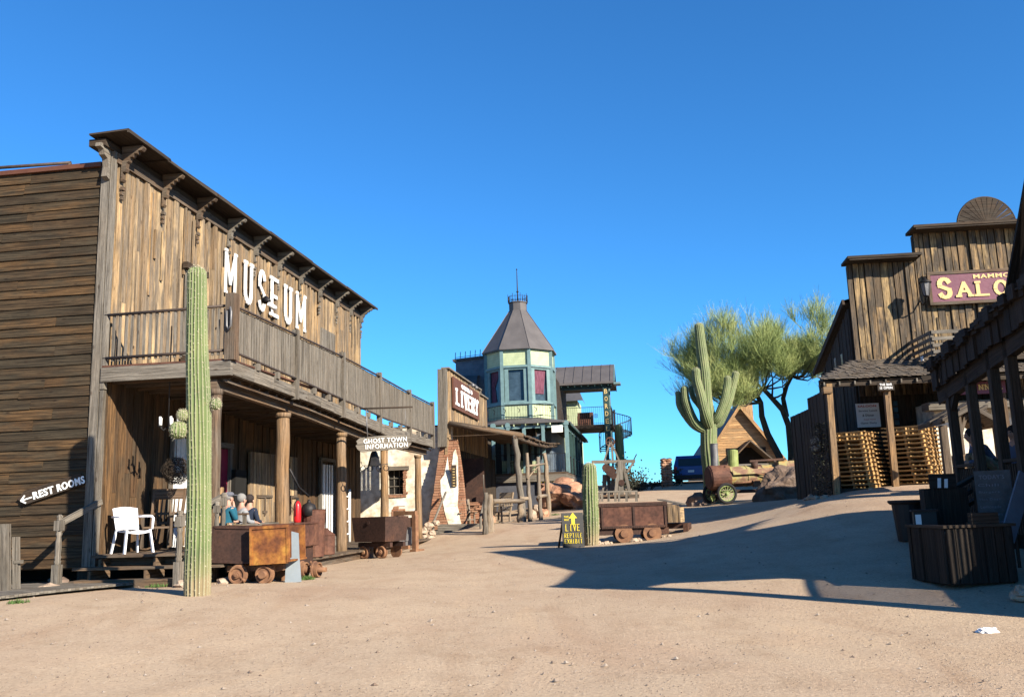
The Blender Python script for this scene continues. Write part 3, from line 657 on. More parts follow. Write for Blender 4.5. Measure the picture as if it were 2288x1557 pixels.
# candle sconce chandelier & hanging tumbleweed on porch
cc=W(376,950,16.6); cr=root('candle_chandelier',tuple(cc),0,'iron chandelier with white candles hanging left of the tall cactus','chandelier')
mb=MB()
for k in range(5):
    t=k*1.257+.3; d=V((math.cos(t)*.17,math.sin(t)*.17,0))
    mb.tube([V((0,0,-.02)),d*.6+V((0,0,-.1)),d+V((0,0,-.03))],.012,6); mb.tube([d+V((0,0,-.03)),d+V((0,0,-.01))],.04,8)
mb.tube([(0,0,-.04),(0,0,1.9)],.012,6); mb.build('arms','iron',cr)
for k in range(5):
    t=k*1.257+.3; d=V((math.cos(t)*.17,math.sin(t)*.17,0)); mb=MB(); mb.tube([d+V((0,0,-.01)),d+V((0,0,.15))],.022,8); mb.build('candle','white',cr)
tc=W(393,1052,17.4); mb=MB()
for k in range(500):
    p=V((random.gauss(0,1),random.gauss(0,1),random.gauss(0,1))).normalized(); q=(p+V((random.gauss(0,.7),random.gauss(0,.7),random.gauss(0,.7)))).normalized()
    r=.26*random.uniform(.8,1.05); mb.tube([p*r,(p+q)*r*.55,q*r],.004,3,cap=False)
mb.tube([(0,0,.2),(0,0,1.2)],.006,4)
o=mb.build('tumbleweed_ball','wd'); o.location=tc; tag(o,'dark round tangled twig ball hanging in front of a white curtain behind the cactus','decoration')
# small porch spotlight on balcony rail seen in front of the letters
sp=FM.px(604,684,x=2.6); sl=root('rail_floodlight',FM.w(*sp),RZ,'small twin floodlight standing on balcony rail in front of the letter E','floodlight')
mb=MB(); mb.tube([(0,0,-.12),(0,0,.03)],.02,6); mb.tube([(0,-.02,.1),(-.12,.02,.14)],[.03,.09],10); mb.build('bracket','iron',sl)
mb=MB(); mb.tube([(.02,-.12,.02),(.06,.08,-.03)],[.04,.06],10); mb.build('bulb','white',sl)
# ------------- left foreground: posts, boardwalk, steps
for i,(px,py0,py1,D,w,lab) in enumerate(((14,1170,1325,14.3,.115,'taller of the two square grey posts beside the boardwalk'),(38,1199,1318,14.6,.085,'shorter notched grey post beside the boardwalk'))):
    b=W(px,py1,D); t=W(px-2,py0,D); mb=MB(); mb.obox((b+t)/2+V((0,0,-.06)),(w,0,0),(0,w,0),t-b+V((0,0,.12)))
    if i: mb.box(b.x-w/2-.01,b.x+w/2+.01,b.y-w/2-.012,b.y+w/2,(b.z+t.z)/2,(b.z+t.z)/2+.05)
    one('fence_post',mb,'wg',lab,'post','grey posts by the boardwalk',loc=b)
# boardwalk
mb=MB(); q=[G(-60,12.6),G(0,13.2),G(295,14.9),G(400,15.6)]
b0=V((W(0,1350,13.1).x-3.5,13.0,0)); 
for i in range(46):
    t=i/46; near=W(-120,1360,12.6).lerp(W(300,1318,15.3),t); far=W(-300,1310,15.2).lerp(W(180,1303,16.1),t)
    z=.06; near.z=g(near.x,near.y)+z; far.z=g(far.x,far.y)+z
    nx=(W(300,1318,15.3)-W(-120,1360,12.6))*(1/46); 
    mb.obox((near+far)/2,(far-near),V((nx.x,nx.y,0))*.94,(0,0,.04))
one('boardwalk',mb,'wg','low grey plank boardwalk leading to the museum steps','boardwalk',loc=G(100,14))
# steps
st=root('porch_steps',FM.w(1.35,-.5,0),RZ,'open wooden steps with turned newel posts climbing to the museum porch','steps')
so=FM.loc(st.location)
def sbox(mb,x0,x1,y0,y1,z0,z1,**k): mb.box(x0-so.x,x1-so.x,y0-so.y,y1-so.y,z0,z1,**k)
gz=g(*FM.w(1.3,-1.2,0).xy)
SX0,SX1=.35,2.3
for k,(zt,y0,y1,x0,x1) in enumerate(((.995,-.32,-.03,.15,2.35),(.80,-.62,-.28,.0,2.75),(.60,-.92,-.56,.15,2.3))):
    mb=MB(); sbox(mb,x0,x1,y0,y1,zt-.045,zt); mb.build('tread','wb',st)
for x in (.3,1.35,2.28):
    mb=MB(); mb.prism([(-.95,gz-.05),(-.95,.45),(-.62,.55),(-.62,.74),(-.33,.76),(-.33,.93),(-.03,.95),(-.03,.6),(-.5,gz-.05)],(.05,0,0),(x-so.x,-so.y,0),(0,1,0),(0,0,1)); mb.build('stringer','wb',st)
mb=MB(); sbox(mb,.3,2.6,-1.0,-.95,gz-.03,gz+.12); mb.build('kick_board','wb',st)
def turned(x,y,z0,h,s=1.):
    mb=MB(); X,Y=x-so.x,y-so.y; w=.062*s
    mb.box(X-w,X+w,Y-w,Y+w,z0,z0+h*.38); mb.box(X-w,X+w,Y-w,Y+w,z0+h*.82,z0+h*.95)
    zz=z0+h*.38; seq=[(0,1),(.02,.8),(.04,1),(.06,.72),(.1,.95),(.12,.7),(.2,.85),(.3,.8),(.36,.62),(.4,.9),(.42,.7),(.44,.95)]
    mb.tube([(X,Y,zz+q*h) for q,_ in seq],[w*r for _,r in seq],12)
    mb.tube([(X,Y,z0+h*(.95+.0)),(X,Y,z0+h*.965),(X,Y,z0+h*.975),(X,Y,z0+h),(X,Y,z0+h*1.03)],[.05,.05,.035,.06,.02],12); return mb
turned(-.02,-1.0,gz-.1,1.3).build('newel_post','wg',st); turned(2.22,-1.05,gz-.1,1.3).build('newel_post','wg',st)
for x,y,z0,h in ((2.45,-.6,gz+.3,.9),(2.5,-.3,gz+.4,.95),(2.5,-.05,gz+.4,1.1)): turned(x,y,z0,h,.75).build('baluster','wg',st)
mb=MB(); mb.beam(V((-.02,-1.0,gz+1.08))-V((so.x,so.y,0)),V((.1,-.02,1.95))-V((so.x,so.y,0)),.06,.1); mb.build('hand_rail','wg',st)
mb=MB(); mb.beam(V((2.22,-1.05,gz+1.08))-V((so.x,so.y,0)),V((2.45,-.02,1.95))-V((so.x,so.y,0)),.06,.1); mb.build('hand_rail','wg',st)
# ---- chairs
def rocker(loc,rz,label,mat='wb'):
    r=root('rocking_chair',loc,rz,label,'chair','wooden rocking chairs on the porch')
    # chair faces +X
    mb=MB(); mb.box(-.28,.28,-.27,.27,.42,.46); mb.build('seat',mat,r)
    for s in (-1,1):
        mb=MB(); mb.beam((-.26,s*.27,.3),(-.48,s*.3,1.18),.07,.05,up=(0,1,0)); mb.build('back_post',mat,r)
        mb=MB(); mb.beam((.26,s*.27,.08),(.26,s*.27,.66),.06,.05,up=(0,1,0)); mb.build('front_leg',mat,r)
        mb=MB(); mb.beam((-.24,s*.27,.08),(-.26,s*.27,.42),.06,.05,up=(0,1,0)); mb.build('rear_leg',mat,r)
        mb=MB(); mb.beam((-.4,s*.30,.68),(.36,s*.30,.68),.1,.03); mb.build('armrest',mat,r)
        mb=MB(); mb.tube([(-.52,s*.27,.13),(-.3,s*.27,.055),(0,s*.27,.03),(.3,s*.27,.055),(.42,s*.27,.09)],.022,6); mb.build('rocker_rail',mat,r)
    for k in range(6):
        y=-.2+k*.08; mb=MB(); mb.tube([(-.28,y,.5),(-.34,y,.7),(-.4,y,.97)],[.014,.02,.014],8); mb.build('spindle',mat,r)
    mb=MB(); mb.obox((-.44,0,1.08),(.03,0,.01),(0,.56,0),(-.05,0,.2)); mb.obox((-.29,0,.52),(.03,0,0),(0,.5,0),(-.01,0,.06)); mb.obox((-.345,0,.70),(.03,0,0),(0,.5,0),(-.01,0,.05)); mb.build('top_rail',mat,r); return r
def fm(x,y,z): return FM.w(x,y,z)
rocker(fm(.72,1.0,1.0),RZ-1.35,'weathered brown rocking chair directly behind the white plastic chair')
rocker(fm(1.35,1.35,1.0),RZ-1.3,'orange-brown rocking chair with rounded top rail, half hidden behind the tall cactus','post')
def plastic_chair(loc,rz):
    r=root('plastic_chair',loc,rz,'white plastic armchair at the top of the museum steps','chair')
    mb=MB(); n=8
    seat=[[( -.22+.46*i/n, -.2-.03*i/n+(.4+.06*i/n)*j/n, .42-.03*math.sin(math.pi*j/n)*1-.02*math.sin(i/n*3)+ (.0 if i<n else -.03)) for j in range(n+1)] for i in range(n+1)]
    def grid(mb,Gd,th):
        b=len(mb.v); m=len(Gd[0]); R=len(Gd)
        for dz in (0,th):
            for row in Gd:
                for p in row: mb.v.append(V(p)+V(dz))if isinstance(dz,tuple) else mb.v.append(V(p)+(V(dz) if dz else V((0,0,0))))
        N0=R*m
        for i in range(R-1):
            for j in range(m-1):
                a=b+i*m+j; mb.face([a,a+1,a+m+1,a+m],None,.5,0,True); a+=N0; mb.face([a,a+m,a+m+1,a+1],None,.5,0,True)
        for i in range(R-1):
            for j in (0,m-1):
                a=b+i*m+j; mb.face([a,a+m,a+m+N0,a+N0] if j==0 else [a,a+N0,a+m+N0,a+m])
        for j in range(m-1):
            for i in (0,R-1):
                a=b+i*m+j; mb.face([a,a+N0,a+1+N0,a+1] if i==0 else [a,a+1,a+1+N0,a+N0])
    grid(mb,seat,V((0,0,-.015))); mb.build('seat','plastic',r)
    mb=MB(); back=[[(-.22-.12*i/n-.04*(1-math.sin(math.pi*j/n)) *-1, -.22-.02*i/n+(.44+.04*i/n)*j/n, .42+.42*i/n*(.93+.07*math.sin(math.pi*j/n))) for j in range(n+1)] for i in range(n+1)]
    grid(mb,back,V((-.015,0,0))); mb.build('backrest','plastic',r)
    for s in (-1,1):
        mb=MB(); mb.beam((.22,s*.22,.42),(.27,s*.27,0),.05,.03,up=(0,1,0)); mb.build('leg','plastic',r)
        mb=MB(); mb.beam((-.2,s*.2,.42),(-.27,s*.25,0),.045,.03,up=(0,1,0)); mb.build('leg','plastic',r)
        mb=MB(); mb.tube([(-.28,s*.25,.66),(-.1,s*.29,.66),(.12,s*.30,.655),(.2,s*.29,.62),(.23,s*.26,.42)],[.022,.025,.025,.024,.02],8); mb.build('armrest','plastic',r)
plastic_chair(fm(.62,.18,1.0),RZ-.55)
# bench end & barrel-like green box at post
be=root('porch_bench',fm(2.0,2.6,1.0),RZ,'low wooden bench with slab arm where the two seated people lean','bench')
mb=MB(); mb.box(-.3,.25,-1.2,1.6,.40,.45); mb.build('seat','wg',be)
mb=MB(); mb.box(-.28,.3,-1.25,-1.17,.62,.66); mb.build('armrest','wb',be)
for y in (-1.2,1.5):
    mb=MB(); mb.box(-.25,.2,y-.03,y+.03,0,.4); mb.build('leg','wg',be)
mb=MB(); mb.box(.2,.26,-1.24,-1.18,.0,.62); mb.build('arm_post','wg',be)
# ================================================================ PEOPLE
def skinned(name,verts,edges,radii,mat,parent,levels=1):
    me=bpy.data.meshes.new(name); me.from_pydata([tuple(v) for v in verts],edges,[]); 
    me.materials.append(M[mat]); o=bpy.data.objects.new(name,me); COL.objects.link(o); o.parent=parent
    sk=o.modifiers.new('skin','SKIN'); sk.use_smooth_shade=True
    lay=me.skin_vertices[0].data if len(me.skin_vertices) else None
    if lay:
        for i,r in enumerate(radii): lay[i].radius=(r,r) if not isinstance(r,tuple) else r; lay[i].use_root=(i==0)
    sb=o.modifiers.new('sub','SUBSURF'); sb.levels=levels; sb.render_levels=levels
    # bake to a plain mesh so that bounds and masks are exact
    dg=bpy.context.evaluated_depsgraph_get(); m2=bpy.data.meshes.new_from_object(o.evaluated_get(dg)); o.modifiers.clear(); o.data=m2
    return o
def person(loc,rz,label,top,legs,hair,hat=None,pose='sit',lean=.1,arms='lap',woman=False,headturn=0,glasses=False):
    """faces +X. seated: loc at seat height under pelvis. standing: loc at feet."""
    r=root('person',loc,rz,label,'person')
    if pose=='sit': r.scale=(.86,.86,.84)
    s=.93 if woman else 1.
    if pose=='sit':
        pel=V((0,0,.10)); kn=[V((.44,y*.14,.10)) for y in (-1,1)]; an=[V((.46,y*.15,-.36)) for y in (-1,1)]; toe=[a+V((.15,0,-.05)) for a in an]
    elif pose=='crouch':
        pel=V((0,0,.10)); kn=[V((.40,y*.16,.34)) for y in (-1,1)]; an=[V((.34,y*.15,-.08)) for y in (-1,1)]; toe=[a+V((.15,0,-.03)) for a in an]
    else:
        pel=V((0,0,.94)); kn=[V((.03,y*.11,.5)) for y in (-1,1)]; an=[V((-.01,y*.12,.08)) for y in (-1,1)]; toe=[a+V((.17,0,-.04)) for a in an]
    up=V((lean,0,1)).normalized()
    ch=pel+up*.28; sh=pel+up*.46; nk=pel+up*.54; hd=pel+up*.60+V((.03,0,.06)); ht=hd+V((-.005,0,.11))
    shl=[sh+V((0,y*.17,-.03)) for y in (-1,1)]
    if arms=='lap': el=[p+V((.06,.05*y,-.27)) for p,y in zip(shl,(-1,1))]; wr=[e+V((.22,-.07*y,-.02)) for e,y in zip(el,(-1,1))]
    elif arms=='chin': el=[shl[0]+V((.1,-.03,-.26)),shl[1]+V((.06,.05,-.27))]; wr=[hd+V((.10,-.03,-.16)),el[1]+V((.22,-.07,-.02))]
    else: el=[p+V((.0,.06*y,-.27)) for p,y in zip(shl,(-1,1))]; wr=[e+V((.12,0,-.2)) for e in el]
    v=[pel,ch,sh,nk,hd,ht]; e=[(0,1),(1,2),(2,3),(3,4),(4,5)]; rad=[.13,.12,.10,.055,.088,.07]
    def add(p,par,rr): v.append(p); e.append((par,len(v)-1)); rad.append(rr); return len(v)-1
    add(hd+V((.108,0,-.01)),4,.016)     # nose
    add(hd+V((.07,0,-.085)),4,.04)      # chin
    for i in (0,1):
        y=(-1,1)[i]
        a=add(shl[i],2,.062); b=add(el[i],a,.045); c=add(wr[i],b,.032); fd=(wr[i]-el[i]).normalized()
        h=add(wr[i]+fd*.07,c,.03)
        for k,(dy,ln) in enumerate(((-.028,.062),(-.01,.075),(.01,.07),(.026,.055))): add(wr[i]+fd*(.09+ln)+V((0,dy,-.02)),h,.009)
        add(wr[i]+fd*.08+V((0,-.05*y,.02)),h,.011)
        a=add(pel+V((.02,y*.1,-.02)),0,.09); b=add(kn[i],a,.062); c=add(an[i],b,.042); add(toe[i],c,.038)
    skinned('body',v,e,rad,'skin',r,1)
    # clothes
    cv=[pel+V((0,0,-.04)),ch,sh,nk-up*.03]; ce=[(0,1),(1,2),(2,3)]; cr=[.155,.15,.125,.075]
    for i in (0,1):
        cv+=[shl[i],el[i],wr[i]-(wr[i]-el[i])*.08]; n=len(cv); ce+=[(2,n-3),(n-3,n-2),(n-2,n-1)]; cr+=[.078,.062,.05]
    skinned('jacket',cv,ce,cr,top,r,1)
    tv=[pel+V((0,0,-.02))]; te=[]; tr=[.14]
    for i in (0,1):
        y=(-1,1)[i]; tv+=[pel+V((.03,y*.1,-.02)),kn[i],an[i]+V((0,0,.05))]; n=len(tv); te+=[(0,n-3),(n-3,n-2),(n-2,n-1)]; tr+=[.1,.078,.062]
    skinned('trousers',tv,te,tr,legs,r,1)
    for i in (0,1):
        mb=MB(); mb.blob(toe[i]+V((-.06,0,-.0)),(.14,.05,.05),2,.05,sm=True); mb.build('shoe','black',r)
    c=hd+V((0,0,.035))
    mb=MB(); mb.blob(c+V((-.03,0,.02)),(.105,.092,.105) if not woman else (.115,.102,.12),3,.08,2.5,seed=3,sm=True); mb.build('hair',hair,r)
    for y in (-1,1):
        mb=MB(); mb.blob(hd+V((.0,y*.09,.0)),(.022,.012,.034),2,0,sm=True); mb.build('ear','skin',r)
        mb=MB(); mb.blob(hd+V((.085,y*.034,.03)),(.012,.014,.009),1,0,sm=True); mb.build('eye','black',r)
    if hat:
        mb=MB(); mb.tube([c+V((0,0,.03)),c+V((-.005,0,.075)),c+V((-.01,0,.11)),c+V((-.01,0,.125))],[.112,.11,.08,.02],16)
        mb.prism([(.07,-.07),(.14,-.065),(.185,-.03),(.19,0),(.185,.03),(.14,.065),(.07,.07)],(0,0,.015),c+V((0,0,.04)),(1,0,0),(0,1,0)); mb.build('cap',hat,r)
    return r
# two people on the museum bench, third beyond
def pz(px,py,D): return W(px,py,D)
person(fm(1.98,FM.px(507,1165,x=1.98).y,1.30),RZ+math.radians(55),'seated person in grey cap and teal jacket, hand at chin, beside the tall cactus','tealcloth','tancloth','hair_grey',hat='cap',arms='chin',lean=.02)
person(fm(1.98,FM.px(538,1165,x=1.98).y,1.27),RZ+math.radians(55),'seated woman with short grey hair and light grey jacket beside the man in teal','greycloth','navycloth','hair_grey',woman=True,lean=.0)
person(fm(1.78,FM.px(553,1165,x=1.78).y,1.27),RZ+math.radians(75),'seated person with dark hair and navy top, farthest of three people on the museum porch','navycloth','navycloth','hair_dark',woman=True)
# ================================================================ ORE CARTS
def wheel(name,parent,c,rad,wd,axis,mat='rustwheel',spokes=0):
    c=V(c);a=V(axis).normalized(); mb=MB()
    mb.lathe(c,a,[(-wd*.5,rad*1.14),(-wd*.28,rad*1.14),(-wd*.2,rad),(wd*.42,rad*.96),(wd*.42,rad*.8),(wd*.15,rad*.74),(wd*.12,rad*.42),(wd*.6,rad*.36),(wd*.62,rad*.2),(wd*.8,rad*.18)],22); return mb.build(name,mat,parent)
def ore_bin(mb,lx,ly,h,flx=0,fly=0,t=.02,z=0,bottom=True):
    """tapered open box: bottom lx,ly -> top lx+flx.."""
    B=[V((sx*lx/2,sy*ly/2,z)) for sx,sy in ((-1,-1),(1,-1),(1,1),(-1,1))]
    T=[V((sx*(lx+flx)/2,sy*(ly+fly)/2,z+h)) for sx,sy in ((-1,-1),(1,-1),(1,1),(-1,1))]
    for i in range(4):
        j=(i+1)%4; c=(B[i]+B[j]+T[i]+T[j])/4; n=(B[j]-B[i]).cross(T[i]-B[i]).normalized()
        out=[B[i],B[j],T[j],T[i]]; inn=[p-n*t for p in out]
        b=len(mb.v); mb.v+=out+inn
        mb.face([b,b+1,b+2,b+3]); mb.face([b+7,b+6,b+5,b+4]); mb.face([b+3,b+2,b+6,b+7]); mb.face([b+1,b,b+4,b+5]); mb.face([b,b+3,b+7,b+4]); mb.face([b+2,b+1,b+5,b+6])
    if bottom: mb.quad(B); 
    return B,T
# cart A : orange rusted car left of centre
def px2(frame,px,py,**k): return frame.px(px,py,**k)
ca=W(575,1290,15.9); ca.z=g(ca.x,ca.y)
A=root('ore_cart',ca,math.radians(-6),'rusty orange and brown ore cart with boxy bin, in front of the seated people','ore cart','old mining carts')
mb=MB(); ore_bin(mb,.80,.8,.62,.0,.0,z=.33); mb.v=[v+V((-.30,.05,0)) for v in mb.v]
mb.box(-.72,.12,-.37,-.355,.91,.95); mb.box(-.72,-.68,-.37,-.352,.33,.93); mb.box(-.70,.1,-.372,-.352,.33,.37)
mb.v=[Matrix.Rotation(.05,3,'Y')@v for v in mb.v]; mb.build('bin','rustdark',A)
mb=MB(); mb.box(.1,.74,-.50,-.46,.31,.90); mb.box(.08,.76,-.52,-.45,.90,.95); mb.box(.08,.12,-.52,-.45,.31,.90); mb.box(.72,.765,-.51,-.45,.33,.90); mb.box(.1,.76,-.46,.4,.33,.36); mb.box(.1,.74,.36,.4,.33,.93);mb.v=[Matrix.Rotation(-.03,3,'Y')@v for v in mb.v]; mb.build('end_gate','rustorange',A)
mb=MB(); mb.box(-.45,.55,-.22,-.12,.2,.30); mb.box(-.45,.55,.12,.22,.2,.30); mb.box(-.25,-.12,-.35,.35,.2,.32); mb.box(.3,.42,-.35,.35,.18,.3); mb.tube([(-.3,-.3,.22),(-.05,-.42,.05)],.025,6); mb.build('frame','rustwheel',A)
for x,y in ((-.2,-.38),(.28,-.40),(-.2,.38),(.28,.38)): wheel('wheel',A,(x,y,.15),.15,.09,(0,-1 if y<0 else 1,0))
mb=MB(); mb.tube([(.28,-.52,.15),(.28,-.3,.15)],[.06,.06],14); mb.build('axle_hub','rustwheel',A)
# leaning grey board
lb=W(660,1285,15.7); lb.z=g(lb.x,lb.y)
mb=MB(); mb.prism([(-.18,0),(.10,0),(.07,.42),(.06,.82),(-.06,.86),(-.06,.42),(-.16,.38)],(0,.03,0),lb,(1,0,.05),(-.06,.16,1)); one('leaning_board',mb,'greyboard','pale blue-grey board leaning on the orange rusted ore cart','board',loc=lb)
# loose wheels
lw=W(706,1270,16.9); lw.z=g(lw.x,lw.y)
A2=root('wheel_axle',lw,0,'pair of rusty mine cart wheels on an axle, on the ground by the grey board','wheelset'); 
for k,(x,r_) in enumerate(((-.22,.15),(.02,.14))): wheel('wheel',A2,(x,0,.14),r_,.12,(1,-.25,0))
mb=MB(); mb.tube([(-.3,.06,.14),(.2,-.06,.14)],.045,10); mb.build('axle','rustwheel',A2)
# cart B behind
cb=FM.px(686,1226,x=2.95); cbw=FM.w(*cb); cbw.z=g(cbw.x,cbw.y)+.25
B_=root('ore_cart',cbw,RZ+.05,'plain dull brown steel ore cart box beside the second porch post, under the kettle','ore cart','old mining carts')
def rb(px0,px1,py0,py1,x,dx,org,mb):
    a=FM.px(px0,py1,x=x);b=FM.px(px1,py0,x=x); return a,b
a=FM.px(655,1225,x=2.9); b=FM.px(716,1165,x=2.9)
mb=MB(); L0=b.y-a.y; o0=FM.loc(cbw)
for (x0,x1,y0,y1,z0,z1) in ((2.2,2.9,a.y,a.y+.02,a.z,b.z),(2.2,2.9,b.y-.02,b.y,a.z,b.z),(2.88,2.9,a.y,b.y,a.z,b.z),(2.2,2.22,a.y,b.y,a.z,b.z),(2.2,2.9,a.y,b.y,a.z,a.z+.02),(2.9,2.915,a.y+L0*.35,a.y+L0*.4,a.z,b.z),(2.895,2.92,a.y-.02,b.y+.02,b.z-.03,b.z+.01)):
    mb.box(x0-o0.x,x1-o0.x,y0-o0.y,y1-o0.y,z0-o0.z,z1-o0.z)
mb.build('bin','rust',B_)
mb=MB(); mb.box(2.25-o0.x,2.85-o0.x,a.y+.2-o0.y,b.y-.2-o0.y,-.16,a.z-o0.z); mb.build('frame','rustdark',B_)
for y in (a.y+.35,b.y-.35):
    for x in (2.3,2.8): wheel('wheel',B_,(x-o0.x,y-o0.y,-.1),.15,.08,(1,0,0))
# kettle on bucket
kb=FM.px(700,1168,x=2.55); KB=root('rusty_bucket',FM.w(kb.x,kb.y,.66),RZ,'tall rusty drum with rim standing behind the brown ore cart','bucket')
hz=kb.z-.66+.28
mb=MB(); mb.tube([(0,0,0),(0,0,hz),(0,0,hz+.02),(0,0,hz-.03)],[.24,.27,.285,.24],18,sm=False); mb.build('drum','rust',KB)
kt=FM.px(690,1134,x=2.5); KT=root('hanging_kettle',FM.w(*kt),RZ,'black sooty kettle hung on a hook above the rusty drum','kettle')
mb=MB(); mb.tube([(0,0,-.2),(0,0,-.17),(0,0,-.02),(0,0,.07),(0,0,.11),(0,0,.13),(0,0,.18)],[.1,.16,.17,.13,.05,.04,.03],16); mb.build('pot','iron',KT)
mb=MB(); mb.tube([(0,0,.25),(-.1,-.35,.45),(-.18,-.7,.85)],.025,6); mb.build('hook','iron',KT)
# extinguisher
ex=FM.px(664,1168,x=2.3); EX=root('fire_extinguisher',FM.w(*ex),RZ,'bright red fire extinguisher standing right of the big porch post','fire extinguisher')
mb=MB(); mb.tube([(0,0,0),(0,0,.06),(0,0,.38),(0,0,.45),(0,0,.48)],[.08,.085,.085,.06,.03],14); mb.build('cylinder','red',EX)
mb=MB(); mb.tube([(0,0,.47),(0,0,.53)],.025,8); mb.box(-.02,.02,-.12,.04,.52,.55); mb.tube([(0,-.03,.5),(0,-.13,.42),(0,-.12,.15)],.014,6); mb.build('valve','black',EX)
# milk can, block, extra pots
mk=FM.px(729,1224,x=2.5); MK=root('milk_can',FM.w(mk.x,mk.y,.66),RZ,'rusty milk can with conical lid between the cart and the second log post','milk can')
mb=MB(); mb.tube([(0,0,0),(0,0,.42),(0,0,.44)],[.2,.2,.21],18,sm=False); mb.build('body','rust',MK)
mb=MB(); mb.tube([(0,0,.44),(0,0,.56),(0,0,.6)],[.21,.06,.03],18,sm=False); mb.build('lid','rust',MK)
bk=FM.px(747,1225,x=2.5); mb=MB(); q=FM.w(bk.x,bk.y,.65); mb.prism([(-.14,0),(.14,0),(.13,.4),(.03,.42),(0,.36),(-.03,.42),(-.13,.4)],FM.R@V((-.15,0,0)),q,FM.R@V((0,1,0)),(0,0,1)); one('notched_stump',mb,'wg','short pale notched wood block beside the milk can','wood block',loc=q)
# cart C + winch machine
cC=FM.px(850,1236,x=3.1); cw=FM.w(*cC); cw.z=g(cw.x,cw.y)
C_=root('ore_cart',cw,RZ-.45,'small dark purple-brown ore cart with streaked side, right of the second log post','ore cart','old mining carts')
mb=MB(); ore_bin(mb,1.05,.8,.62,.12,.1,z=.42); mb.tube([(0,-.45,.9),(0,-.46,.9)],.05,10); mb.build('bin','rustdark',C_)
mb=MB(); mb.box(-.5,.6,-.3,-.2,.28,.40); mb.box(-.5,.6,.2,.3,.28,.4); mb.build('frame','rustdark',C_)
for x,y in ((-.3,-.3),(.3,-.3),(-.3,.3),(.3,.3)): wheel('wheel',C_,(x,y,.16),.16,.09,(0,-1 if y<0 else 1,0))
cD=FM.px(908,1236,x=3.0); dw=FM.w(*cD); dw.z=g(dw.x,dw.y)
D_=root('mine_winch',dw,RZ-.4,'rusty mining winch machine with upright frame and drum wheels, next to the small purple-brown cart','machine')
mb=MB(); mb.box(-.42,.38,-.06,.06,1.05,1.17); mb.box(.26,.40,-.07,.07,0,1.05); mb.box(-.42,-.34,-.06,.06,.5,1.05); mb.box(.28,.5,-.2,.2,0,.08); mb.box(-.1,.3,-.3,-.2,.1,.2); mb.build('frame','rustwheel',D_)
for x,r_ in ((-.12,.3),(.05,.32)): 
    mb=MB(); mb.tube([(x-.03,-.1,.42),(x+.03,-.1,.42)],[r_,r_],20,sm=False); mb.tube([(x-.06,-.1,.42),(x+.06,-.1,.42)],[r_*.35]*2,12); mb.build('drum_wheel','steel',D_)
mb=MB(); mb.box(-.3,.22,-.2,.2,.72,.98); mb.build('housing','rustdark',D_)
mb=MB(); mb.tube([(-.4,-.1,.2),(.1,-.35,.3)],.03,6); wheel('roller',D_,(-.3,-.2,.14),.13,.14,(1,0,0)); mb.build('lever','rustwheel',D_)
for i,(px,py) in enumerate(((838,1165),(868,1163),(885,1162))):
    q=W(px,py,cw.y+.1+i*.05); mb=MB(); mb.blob(q,(.12,.1,.09),2,.5,2,seed=i); one('ore_lump',mb,'boulder','dull ore lump heaped in the small purple-brown cart','ore lump','ore lumps in the small cart',loc=q)
# ================================================================ ROCKS at the museum edge
ri=0
for (px,py,D,s) in ((100,1310,14.9,.1),(112,1307,15,.13),(88,1312,14.8,.07),(408,1305,15.0,.1),(498,1302,15.6,.09),(512,1298,15.8,.12),(527,1300,15.8,.1),(60,1318,14.7,.06)):
    q=W(px,py,D); q.z=g(q.x,q.y)+s*.3; mb=MB(); mb.blob(q,(s*1.2,s,s*.7),2,.5,1.5,seed=ri); ri+=1
    one('stone',mb,'rock','small tan stone lying along the foot of the museum','stone','small stones at the foot of the museum',loc=q)
q=W(133,1300,15.9); q.z=g(q.x,q.y)+.05; mb=MB(); mb.blob(q,(.16,.14,.14),2,.5,1.4,seed=44); one('stone',mb,'boulder','larger grey-brown stone in the gap under the museum side wall','stone',loc=q)
